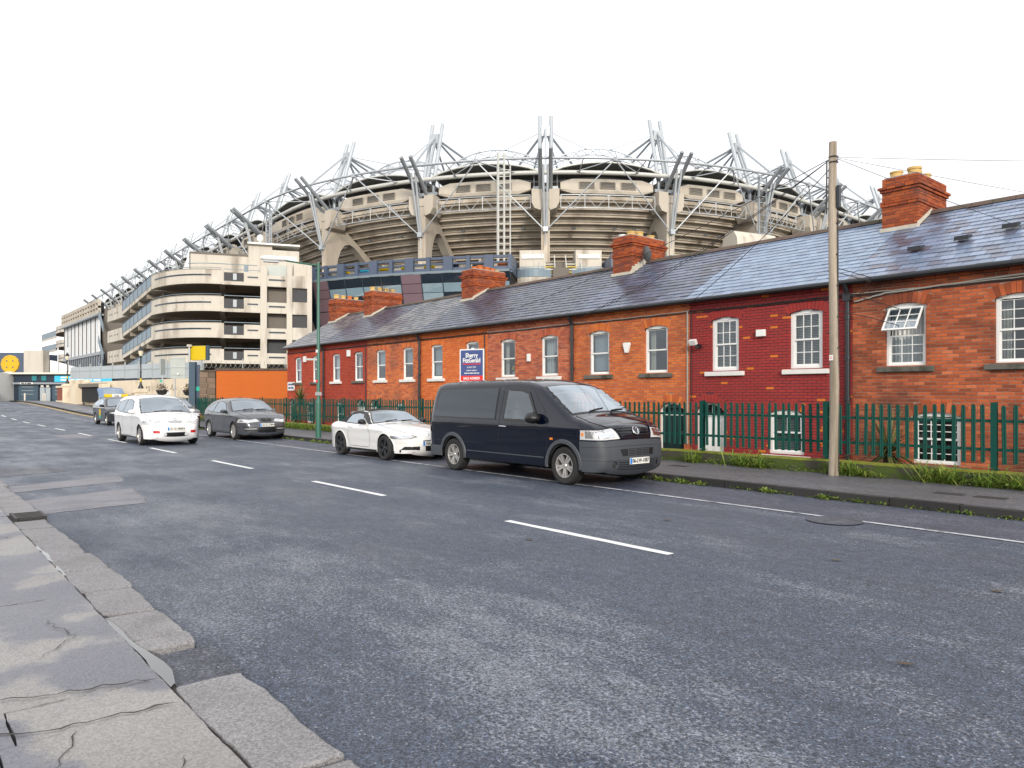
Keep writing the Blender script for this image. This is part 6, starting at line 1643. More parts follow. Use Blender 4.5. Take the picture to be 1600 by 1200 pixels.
class Car:
    """A body defined by its side outline (x forward from the rear axle, z up) and its half width as a function of x and z."""
    def __init__(s, outline, W, wb, wheel_r, arch_r, zl, belt, tumble, r_edge=.09, nose=(.5, .2), tail=(.4, .12), crown=.05, hood_i=None, ztop=None, waist=.02):
        s.U = catmull(outline, 8); s.W, s.wb, s.wr, s.ar, s.zl = W / 2, wb, wheel_r, arch_r, zl
        s.belt, s.tumble, s.re, s.nose, s.tail, s.crown, s.waist = belt, tumble, r_edge, nose, tail, crown, waist
        s.xr, s.xf = s.U[:, 0].min(), s.U[:, 0].max(); s.ztop = ztop or s.U[:, 1].max()
        s.D = np.column_stack([np.interp(np.linspace(0, 1, 900), np.linspace(0, 1, len(s.U)), s.U[:, k]) for k in (0, 1)])
        d = np.hypot(*np.diff(s.U, axis=0).T); s.T = np.concatenate([[0], np.cumsum(d)]); s.L = s.T[-1]
        s.fi = hood_i * 8                                  # index where the front face begins
    def u(s, t): return np.array([np.interp(t, s.T, s.U[:, 0]), np.interp(t, s.T, s.U[:, 1])])
    def t_x(s, x): 
        xs = np.maximum.accumulate(s.U[:, 0] + np.arange(len(s.U)) * 1e-6); return float(np.interp(x, xs, s.T))
    def t_z(s, z):
        return float(np.interp(-z, -s.U[s.fi:, 1], s.T[s.fi:]))
    def zlow(s, x):
        z = s.zl
        for xa in (0, s.wb):
            if abs(x - xa) < s.ar: z = max(z, s.wr + math.sqrt(s.ar ** 2 - (x - xa) ** 2))
        return z
    def w(s, x, z, round_=True):
        y = s.W
        a = max(0, (x - (s.xf - s.nose[0])) / s.nose[0]); y -= s.nose[1] * a ** 2.4
        a = max(0, ((s.xr + s.tail[0]) - x) / s.tail[0]); y -= s.tail[1] * a ** 2.4
        if z > s.belt: y -= s.tumble * ((z - s.belt) / (s.ztop - s.belt)) ** 1.15
        else: y -= s.waist * ((s.belt - z) / s.belt) ** 2 * 2
        y += .012 * math.exp(-((z - s.belt + .06) / .04) ** 2) - .006 * math.exp(-((z - s.zl - .22) / .05) ** 2)
        if round_:
            d = float(np.sqrt(np.min((s.D[:, 0] - x) ** 2 + (s.D[:, 1] - z) ** 2))); d = max(0, d - .002)
            if d < s.re: y -= s.re * (1 - math.sqrt(max(0, 1 - (1 - d / s.re) ** 2)))
        return y
    def normal(s, t):
        a, b_ = s.u(max(0, t - .02)), s.u(min(s.L, t + .02)); d = b_ - a; d /= max(1e-6, np.hypot(*d)); return np.array([-d[1], d[0]]) if True else None
    def top(s, t, q, off=0.0):
        """point across the car on the outline: q from -1 (right) to 1 (left)"""
        p = s.u(t); y0 = s.w(p[0], p[1]); n = s.normal(t); c = s.crown_at(t) * (1 - q * q) + off
        return Vector((p[0] + n[0] * c, y0 * q, p[1] + n[1] * c))
    def crown_at(s, t): return s.crown if t < s.T[s.fi] - .1 else s.crown * 1.6
    def side(s, x, z, sg, off=0.0):
        y = s.w(x, z); return Vector((x, sg * (y + off), z))
    def body(s, holes=(), polys=()):
        """the shell; holes = (t0, t1, q) on top, polys = (x, z) outlines left open on both sides"""
        def inside(P, x, z):
            r_ = False
            for (xa, za), (xb, zb) in zip(P, P[1:] + P[:1]):
                if (za > z) != (zb > z) and x < (xb - xa) * (z - za) / (zb - za) + xa: r_ = not r_
            return r_
        qs = np.linspace(-1, 1, 17)
        ts = list(np.linspace(0, s.L, int(s.L / .04)))
        for xa in (0, s.wb):
            for k in range(17):
                a = math.pi * k / 16; ts.append(s.t_x(xa - s.ar * math.cos(a)))
            ts += [s.t_x(xa - s.ar - .004), s.t_x(xa + s.ar + .004)]
        ts = sorted(set(round(t, 4) for t in ts)); rows = []
        K = 15
        for t in ts:
            p = s.u(t); lx = min(max(p[0], s.xr + .03), s.xf - .06); lz = min(s.zlow(lx), p[1]); Ln = p[1] - lz
            f = min(1, Ln / .35); ds = [0, .006, .018, .036, .06, .09]; ds = [d * f for d in ds]; m = 15
            ds += [ds[-1] + (Ln - ds[-1]) * j / m for j in range(1, m + 1)]
            col = []
            for d in ds:
                k = d / Ln if Ln > 1e-5 else 0; x, z = p[0] + (lx - p[0]) * k, p[1] - d; col.append((x, z, s.w(x, z)))
            row = [(x, -y, z) for x, z, y in reversed(col)]
            row += [tuple(s.top(t, q)) for q in np.linspace(-1, 1, K + 2)[1:-1]]
            row += [(x, y, z) for x, z, y in col]; rows.append(row)
        mb = MB().orient((s.wb / 2, 0, .6)); mb.grid(rows); ns, nb = 21, len(rows[0])
        if holes or polys:
            keep = []
            for f in mb.f:
                i, j = divmod(f[0], nb); c = [sum(mb.v[k][a] for k in f) / 4 for a in range(3)]; ok = True
                if ns - 1 <= j < ns + 15:
                    q = (qs[j - ns + 1] + qs[min(16, j - ns + 2)]) / 2
                    for t0, t1, qq in holes:
                        if t0 < (ts[i] + ts[i + 1]) / 2 < t1 and abs(q) < qq: ok = False
                else:
                    for P in polys:
                        if inside(P, c[0], c[2]): ok = False
                if ok: keep.append(f)
            mb.f = keep
        return mb
    def cabin(s, root, holes, polys, xs, seat_x, seat_z, roof):
        """dark lining, seats, dashboard and wheel seen through the glass"""
        ln = s.body(holes, polys); ln.f = [f for f in ln.f if s.xr + .35 < sum(ln.v[k][0] for k in f) / len(f) < xs + .25 and sum(ln.v[k][2] for k in f) / len(f) > s.zl + .25]; ln.v = [(x, y * .955, z - .03) for x, y, z in ln.v]; ln.build('cabin_lining', 'seat_dark', root)
        for y in (-.38, .38):
            m = MB(); m.box((seat_x, y, seat_z), (.5, .46, .16)); m.box((seat_x - .3, y, seat_z + .32), (.14, .44, .58), M=Matrix.Rotation(-.25, 3, 'Y')); m.box((seat_x - .4, y, seat_z + .7), (.09, .24, .18), M=Matrix.Rotation(-.2, 3, 'Y'))
            bevel(m.build('seat', 'plastic_grey', root), .04, 2)
        d = MB(); d.box((xs - .12, 0, seat_z + .34), (.42, s.W * 1.6, .2)); bevel(d.build('dashboard', 'trim', root), .05, 2)
        w_ = MB(); M_ = Matrix.Translation((xs - .42, -.38, seat_z + .42)) @ Matrix.Rotation(-1.1, 4, 'Y'); w_.path([M_ @ Vector((.18 * math.cos(2 * math.pi * k / 18), .18 * math.sin(2 * math.pi * k / 18), 0)) for k in range(19)], .016, 6); w_.bar(M_ @ Vector((0, -.17, 0)), M_ @ Vector((0, .17, 0)), .04, .02); w_.build('steering_wheel', 'trim_black', root)
        MB().box((seat_x + .62, 0, roof), (.05, .2, .06)).build('inner_mirror', 'trim_black', root)
    def ring_top(s, t0, t1, q, off, wd):
        ts_ = [t0, t0 + wd] + list(np.linspace(t0 + wd, t1 - wd, 30))[1:-1] + [t1 - wd, t1]; y0 = s.W * .75; wq = wd / y0
        qs_ = [-q, -q + wq] + list(np.linspace(-q + wq, q - wq, 16))[1:-1] + [q - wq, q]
        mb = MB().orient((s.wb / 2, 0, .6)); mb.grid([[s.top(t, u_, off) for u_ in qs_] for t in ts_]); nb = len(qs_)
        mb.f = [f for f in mb.f if divmod(f[0], nb)[0] in (0, len(ts_) - 2) or divmod(f[0], nb)[1] in (0, nb - 2)]
        return mb
    def patch_side(s, bot, top_, sg, off, nx=14, nz=8):
        def at(poly, f):
            k = f * (len(poly) - 1); i = min(int(k), len(poly) - 2); t = k - i
            return (poly[i][0] + (poly[i + 1][0] - poly[i][0]) * t, poly[i][1] + (poly[i + 1][1] - poly[i][1]) * t)
        rows = []
        for i in range(nx + 1):
            a, b_ = at(bot, i / nx), at(top_, i / nx)
            rows.append([s.side(a[0] + (b_[0] - a[0]) * j / nz, a[1] + (b_[1] - a[1]) * j / nz, sg, off) for j in range(nz + 1)])
        mb = MB().orient((s.wb / 2, 0, .6)); mb.grid(rows); return mb
    def line_side(s, pts, sg, wd=.009, off=.0035):
        mb = MB().orient((s.wb / 2, 0, .6)); P = []
        for i in range(len(pts) - 1):
            n = max(2, int(math.dist(pts[i], pts[i + 1]) / .07))
            for j in range(n): t = j / n; P.append((pts[i][0] + (pts[i + 1][0] - pts[i][0]) * t, pts[i][1] + (pts[i + 1][1] - pts[i][1]) * t))
        P.append(pts[-1]); rows = []
        for i, p in enumerate(P):
            a, b_ = P[max(0, i - 1)], P[min(len(P) - 1, i + 1)]; d = (b_[0] - a[0], b_[1] - a[1]); l_ = math.hypot(*d) or 1; n = (-d[1] / l_ * wd / 2, d[0] / l_ * wd / 2)
            rows.append([s.side(p[0] + n[0], p[1] + n[1], sg, off), s.side(p[0] - n[0], p[1] - n[1], sg, off)])
        mb.grid(rows); return mb
    def patch_top(s, t0, t1, q0a, q1a, q0b, q1b, off, nt=10, nq=12):
        rows = []
        for i in range(nt + 1):
            f = i / nt; t = t0 + (t1 - t0) * f; a, b_ = q0a + (q0b - q0a) * f, q1a + (q1b - q1a) * f
            rows.append([s.top(t, a + (b_ - a) * j / nq, off) for j in range(nq + 1)])
        mb = MB().orient((s.wb / 2, 0, .6)); mb.grid(rows); return mb
    def wrap(s, z0, z1, xa, off, qend=None, sg=-1, nz=8, nx=8, nq=14):
        """skin round a front corner (or, with qend None, round both): xa(z) = where it starts on the side"""
        rows = []
        for i in range(nz + 1):
            z = z0 + (z1 - z0) * i / nz; t = s.t_z(z); p = s.u(t); x0 = xa(z)
            def sd(g):
                o = []
                for j in range(nx + 1):
                    x = x0 + (p[0] - x0) * (1 - (1 - j / nx) ** 1.6); y = s.w(min(x, p[0]), z); y2 = s.w(min(x, p[0]) - .02, z); k = (y - y2) / .02; l_ = math.hypot(1, k)
                    o.append(Vector((x - k / l_ * off, g * (y + off / l_), z)))
                return o
            if qend is None: row = sd(-1) + [s.top(t, q, off) for q in np.linspace(-1, 1, nq + 2)[1:-1]] + list(reversed(sd(1)))
            else:
                qe = qend(z) if callable(qend) else qend
                row = sd(sg) + [s.top(t, sg * (1 + (qe - 1) * j / nq), off) for j in range(1, nq + 1)]
            rows.append(row)
        mb = MB().orient((s.wb / 2, 0, .6)); mb.grid(rows); return mb
    def arch_ring(s, xa, sg, wd, off, a0=0, a1=180):
        rows = []
        for k in range(25):
            a = R(a0 + (a1 - a0) * k / 24); rows.append([s.side(xa + r_ * math.cos(a), max(s.zl, s.wr + r_ * math.sin(a)), sg, o) for r_, o in ((s.ar - .005, off * .2), (s.ar + .002, off), (s.ar + wd * .8, off), (s.ar + wd, .001))])
        mb = MB().orient((s.wb / 2, 0, .6)); mb.grid(rows); return mb

def wheel_mesh(r, wd, rim, spokes, style='five'):
    ty = MB(); ty.lathe([(rim - .005, -wd / 2 + .01), (rim + .01, -wd / 2), (r - .035, -wd / 2 - .006), (r - .008, -wd / 2 + .014), (r, -wd / 2 + .035), (r, -.03), (r - .006, -.027), (r - .006, -.022), (r, -.02), (r, .02), (r - .006, .022), (r - .006, .027), (r, .03), (r, wd / 2 - .035), (r - .008, wd / 2 - .014), (r - .035, wd / 2 + .006), (rim + .01, wd / 2), (rim - .005, wd / 2 - .01)], 36, axis='Y')
    rm = MB(); y0 = -wd / 2
    rm.lathe([(rim + .004, y0 + .004), (rim - .012, y0 + .004), (rim - .022, y0 + .03), (rim - .03, y0 + .12)], 36, axis='Y')
    rm.lathe([(0, y0 + .012), (.035, y0 + .014), (.045, y0 + .028), (.075, y0 + .034), (.08, y0 + .06)], 20, axis='Y')
    for k in range(spokes):
        a = 2 * math.pi * k / spokes + .3
        for da, wi, wo in (((0, .032, .026),) if style != 'double' else ((-.17, .022, .02), (.17, .022, .02))):
            c, q = math.cos(a + da), math.sin(a + da); tx, tz = -q, c; ci, qi = math.cos(a + da * 1.3), math.sin(a + da * 1.3)
            def pt(rr, w_, y_): return Vector(((ci if rr < .1 else c) * rr + tx * w_, y_, (qi if rr < .1 else q) * rr + tz * w_))
            A = [pt(.055, -wi, y0 + .02), pt(rim - .012, -wo, y0 + .012), pt(rim - .012, wo, y0 + .012), pt(.055, wi, y0 + .02)]
            B = [v + Vector((0, .045, 0)) for v in A]; rm.prism(A, B)
    dk = MB(); dk.lathe([(0, y0 + .1), (rim - .02, y0 + .1)], 24, axis='Y'); dk.lathe([(.05, y0 + .075), (rim * .62, y0 + .075), (rim * .62, y0 + .095)], 24, axis='Y')
    return ty, rm, dk

def fit_wheels(root, car, wd, rim, spokes, style, rim_mat, inset=.03, y_extra=0.0):
    ty, rm, dk = wheel_mesh(car.wr, wd, rim, spokes, style)
    tm, mm, dm = ty.mesh('wheel', 'tyre', 40), rm.mesh('rim', rim_mat, 35), dk.mesh('brake_disc', 'iron')
    for xa in (0, car.wb):
        for sg in (-1, 1):
            y = sg * (car.W - wd / 2 - inset); rot = (0, random.uniform(0, 6), 0 if sg < 0 else math.pi)
            w_ = inst(tm, 'wheel', root, (xa, y, car.wr), rot); inst(mm, 'rim', w_); inst(dm, 'brake_disc', w_)
    ln = MB()
    for xa in (0, car.wb):
        for sg in (-1, 1):
            rows = []
            for k in range(17):
                a = math.pi * k / 16; x, z = xa + (car.ar + .004) * math.cos(a), car.wr + (car.ar + .004) * math.sin(a); rows.append([(x, sg * (car.w(x, z) - .012), z), (x, sg * (car.W - .42), z)])
            ln.grid(rows); k0 = len(ln.v); ln.add([r_[1] for r_ in rows], [tuple(range(17))])
    ln.build('wheel_arch_liner', 'trim_black', root)
    fl_ = MB(); zf = car.zl + .03; fl_.ab(car.xr + .25, -car.W + .16, zf, car.xf - .25, car.W - .16, zf + .06)
    fl_.ab(.45, -car.W + .07, car.zl - .0, car.wb - .45, car.W - .07, zf + .05)
    for xa in (0, car.wb): fl_.tube((xa, -car.W + .2, car.wr), (xa, car.W - .2, car.wr), .05, 8)
    fl_.build('underbody', 'trim_black', root)

def plate(root, x, z, txt, tilt=0, y=0.0, w=.52, h=.112):
    M_ = Matrix.Translation((x, y, z)) @ Matrix.Rotation(tilt, 4, 'Y')
    p = MB().box((0, 0, 0), (.012, w, h)); p.v = [tuple(M_ @ Vector(v)) for v in p.v]; po = p.build('number_plate', 'plate', root)
    b_ = MB().box((.001, -w / 2 + .028, 0), (.014, .05, h - .01)); b_.v = [tuple(M_ @ Vector(v)) for v in b_.v]; b_.build('country_band', 'plate_blue', po)
    text(txt, 'lettering', 'ink', po, None, None, .1, M=M_ @ Matrix.Translation((.0075, .025, 0)) @ Matrix(((0, 0, 1, 0), (1, 0, 0, 0), (0, 1, 0, 0), (0, 0, 0, 1))), sx=.86, bold=.0025)
    return po

def mirror_part(root, x, z, y, m, s=1.0):
    for sg in (-1, 1):
        mb = MB(); rows = []
        for f, (hw, hh) in zip((-.09, -.07, 0, .05, .085), ((.085, .055), (.11, .075), (.115, .08), (.09, .06), (.03, .02))):
            rows.append([(x + f * s, sg * (y + .13 * s) + hw * s * math.cos(a) * sg, z + hh * s * math.sin(a)) for a in [2 * math.pi * k / 12 for k in range(12)]])
        mb.grid(rows, True); mb.add(rows[0], [tuple(range(12))]); mb.add(rows[-1], [tuple(range(12))])
        mb.bar((x, sg * (y - .06), z - .07 * s), (x, sg * (y + .08), z - .03 * s), .05, .05); o = mb.build('door_mirror', m, root, 50)

# ------------------------------------------------------------------ the black van
def make_van():
    v = thing('panel_van', 'black panel van with grey bumper and silver wheels parked nearest at the kerb', 'van', (-12.92, 10.17, 0), 0, 'vehicles on the street', world=False)
    c = Car([(-.93, 0.300), (-.98, 0.450), (-.99, 0.750), (-.97, 1.050), (-.92, 1.379), (-.85, 1.667), (-.78, 1.801), (-.62, 1.864), (-.2, 1.887), (.6, 1.900), (1.5, 1.900), (2.05, 1.887), (2.4, 1.851), (2.62, 1.792), (2.72, 1.747),
             (3.05, 1.546), (3.35, 1.357), (3.53, 1.249), (3.6, 1.222), (3.8, 1.165), (4.0, 1.085), (4.14, 0.990), (4.2, 0.920), (4.235, 0.800), (4.27, 0.620), (4.275, 0.450), (4.22, 0.300), (4.16, 0.260)], 1.9, 3.4, .345, .405, .3, 1.08, .17, .1, (.55, .17), (.35, .1), .05, 21)
    hw, pw = [(c.t_x(2.7) + .03, c.t_x(3.5) - .03, .88)], [[(1.76, 1.15), (2.66, 1.14), (2.36, 1.64), (2.18, 1.69), (1.78, 1.71)]]
    body = c.body(hw, pw).build('body', 'paint_black', v, 40); c.cabin(v, [(hw[0][0] - .03, hw[0][1] + .03, .95)], [[(1.7, 1.1), (2.74, 1.1), (2.4, 1.7), (1.7, 1.76)]], 3.35, 1.95, .72, 1.66)
    fit_wheels(v, c, .215, .215, 5, 'double', 'alloy')
    # grey plastic: bumper, sill strips, wheel arches, rear bumper corners
    def xa(z): return c.wb + c.ar + .02 + max(0, (.6 - z)) * .12
    bm = c.wrap(.275, .81, xa, .014, nz=14).build('front_bumper', 'trim', v, 40)
    for zc, d in ((.705, .006), (.47, .006)):
        c.wrap(zc, zc + d, lambda z: xa(z) + .02, .0165, nz=1).build('bumper_groove', 'trim_black', bm)
    t0, t1 = c.t_z(.66), c.t_z(.545)
    c.patch_top(t0, t1, -.66, .66, -.6, .6, .017, 3, 10).build('lower_intake', 'trim_black', bm)
    for q0, q1 in ((-.4, .4),): 
        for k in range(4): a = t0 + (t1 - t0) * (k + .4) / 4.2; c.patch_top(a, a + .012, q0, q1, q0, q1, .024, 1, 8).build('intake_bar', 'trim', bm)
        for q in (-.41, -.14, .14, .41): c.patch_top(t0, t1, q - .012, q + .012, q - .012, q + .012, .023, 3, 1).build('intake_bar', 'trim', bm)
    for k in range(4):
        z = .455 - k * .034; a = c.t_z(z); c.patch_top(a, a + .014, -.72, .72, -.72, .72, .0185, 1, 10).build('lower_slot', 'trim_black', bm)
    for sg in (-1, 1):
        p = c.top(c.t_z(.42), .83 * sg, .018); MB().lathe([(0, 0), (.035, 0), (.045, .01), (.05, .012)], 14, Matrix.Translation(p) @ Matrix.Rotation(R(90), 4, 'Y') @ Matrix.Rotation(R(-25 * sg), 4, 'X')).build('fog_blank', 'trim_black', bm)
    DW = [(1.71, 1.13), (2.3, 1.125), (2.74, 1.12), (2.38, 1.658), (2.18, 1.716), (1.73, 1.738)]
    for sg in (-1, 1):
        for xw in (0, c.wb): c.arch_ring(xw, sg, .075, .022, -12, 192).build('arch_trim', 'trim', v, 50)
        c.patch_side([(c.ar + .02, .3), (c.wb - c.ar - .02, .3)], [(c.ar + .09, .46), (c.wb - c.ar - .09, .46)], sg, .008, 20, 3).build('sill_trim', 'paint_black', v, 40)
        c.line_side([(c.ar + .1, .465), (c.wb - c.ar - .1, .465)], sg, .018, .012).build('sill_line', 'trim', v)
        c.patch_side([(-.96, .3), (-c.ar - .01, .3)], [(-.97, .52), (-c.ar - .02, .52)], sg, .016, 8, 4).build('rear_bumper', 'trim', v, 40)
        # windows
        c.patch_side([(-.72, 1.130), (.3, 1.120), (1.47, 1.120)], [(-.6, 1.756), (.3, 1.779), (1.47, 1.779)], sg, .004, 18, 8).build('window_seal', 'trim_black', v, 40)
        c.patch_side([(-.69, 1.160), (.3, 1.150), (1.44, 1.150)], [(-.57, 1.729), (.3, 1.752), (1.44, 1.752)], sg, .009, 18, 8).build('side_window', 'tint_glass', v, 40)
        c.patch_side([(1.71, 1.130), (2.3, 1.125), (2.74, 1.120)], [(1.73, 1.738), (2.18, 1.716), (2.38, 1.658)], sg, .009, 12, 8).build('door_window', 'door_glass', v, 40)
        c.line_side([low_ for low_ in DW + DW[:1]], sg, .06, .0105).build('window_seal', 'trim_black', v)
        # door with its gap lines and handle
        for pts in ([(1.6, .34), (1.585, 1.0), (1.62, 1.76), (1.75, 1.81)], [(1.62, .34), (2.95, .34)], [(2.98, .5), (3.0, 1.0), (2.9, 1.31), (2.55, 1.66), (2.35, 1.8)], [(-.78, 1.0), (1.58, 1.01)], [(.05, 1.02), (.0, 1.1)], [(-.9, .6), (-.86, 1.1)]):
            c.line_side(pts, sg, .011).build('door_gap', 'trim_black', v)
        c.line_side([(-.93, .955), (1.5, .965), (2.95, .955), (3.72, .93)], sg, .03, .009).build('waist_crease', 'paint_black', v, 60)
        p = c.side(1.72, 1.0, sg, .0); h = MB(); h.path([p + Vector((-.09, sg * .005, 0)), p + Vector((-.07, sg * .035, .005)), p + Vector((.07, sg * .035, .005)), p + Vector((.09, sg * .005, 0))], .012, 8); h.build('door_handle', 'chrome', v)
        p = c.side(3.1, .82, sg, .004); MB().box(p, (.07, .012, .035)).build('side_repeater', 'amber', v)
        q = c.side(1.3, 1.0, sg, .006)
        # headlamp
        zb = lambda z: 3.83 + (z - .84) * .1
        hl = c.wrap(.835, 1.0, lambda z: 3.84 + (z - .84) * .05, .012, lambda z: .58 + .1 * (z - .835) / .165, sg, 6, 6, 8).build('headlamp', 'lamp_clear', v, 40)
        c.wrap(.86, .985, lambda z: 3.95, .016, lambda z: .9, sg, 4, 3, 3).build('lamp_reflector', 'lamp_inner', hl); c.wrap(.87, .975, lambda z: 4.13, .0165, lambda z: .72, sg, 4, 2, 5).build('lamp_reflector', 'chrome', hl)
        p = c.side(3.9, .93, sg, .019); MB().box(p, (.05, .01, .05)).build('indicator', 'amber', hl)
    # tail lamps, windscreen, bonnet line, grille
    for sg in (-1, 1): c.patch_side([(-.975, .8), (-.88, .8)], [(-.94, 1.3), (-.86, 1.3)], sg, .012, 3, 6).build('tail_lamp', 'tail_red', v, 40)
    a, b_ = c.t_x(2.7), c.t_x(3.5)
    c.ring_top(a - .03, b_ + .02, .99, .006, .07).build('windscreen_seal', 'trim_black', v, 40)
    c.patch_top(a, b_ - .02, -.95, .95, -.96, .96, .011, 40, 18).build('windscreen', 'screen_glass', v, 40)
    for k, q in enumerate((-.45, .25)):
        p0, p1 = c.top(b_ - .02, q, .02), c.top(b_ - .1, q + .5, .02); MB().path([p0, p0.lerp(p1, .5) + Vector((0, 0, .006)), p1], .011, 6).build('wiper', 'trim_black', v)
    for q in (-.93, .93):
        mb = MB(); mb.path([c.top(t, q * (1 if t < c.t_x(3.9) else 1 - (t - c.t_x(3.9)) * .9), .003) for t in np.linspace(c.t_x(3.56), c.t_z(1.0), 14)], .006, 5); mb.build('bonnet_gap', 'trim_black', v)
    ga, gb = c.t_z(1.0), c.t_z(.85)
    g = c.patch_top(ga, gb, -.58, .58, -.52, .52, .008, 4, 10).build('grille', 'trim_black', v)
    for k in range(4): t = ga + (gb - ga) * (k + .5) / 4; c.patch_top(t - .012, t + .006, -.57 + k * .015, .57 - k * .015, -.57 + k * .015, .57 - k * .015, .022, 2, 10).build('grille_slat', 'paint_black', g)
    t = (ga + gb) / 2; p = c.top(t, 0, .03); n = c.normal(t); ang = math.atan2(n[1], n[0]); Mx = Matrix.Translation(p) @ Matrix.Rotation(-ang, 4, 'Y')
    def bp_(y, z, o=.0): return Mx @ Vector((o, y, z))
    e = MB(); e.path([bp_(.075 * math.cos(2 * math.pi * k / 24), .075 * math.sin(2 * math.pi * k / 24)) for k in range(25)], .009, 6)
    for pts in ([(-.035, .062), (0, .008), (.035, .062)], [(-.064, .03), (-.03, -.06), (0, -.005), (.03, -.06), (.064, .03)]): e.path([bp_(y, z) for y, z in pts], .0075, 5)
    em = e.build('badge', 'chrome', v, 50); e2 = MB(); e2.add([bp_(.072 * math.cos(2 * math.pi * k / 20), .072 * math.sin(2 * math.pi * k / 20), -.008) for k in range(20)], [tuple(range(20))]); e2.build('badge_field', 'trim_black', em)
    plate(v, c.top(c.t_z(.46), 0, .028).x, .455, '06-LW-1087', .02)
    mirror_part(v, 2.72, 1.19, .86, 'trim_black', 1.35)
    rb = MB(); rb.path([c.top(c.t_x(-.2), .0, .01), c.top(c.t_x(-.2), 0, .02)], .01, 5)
    return v, c
make_van()

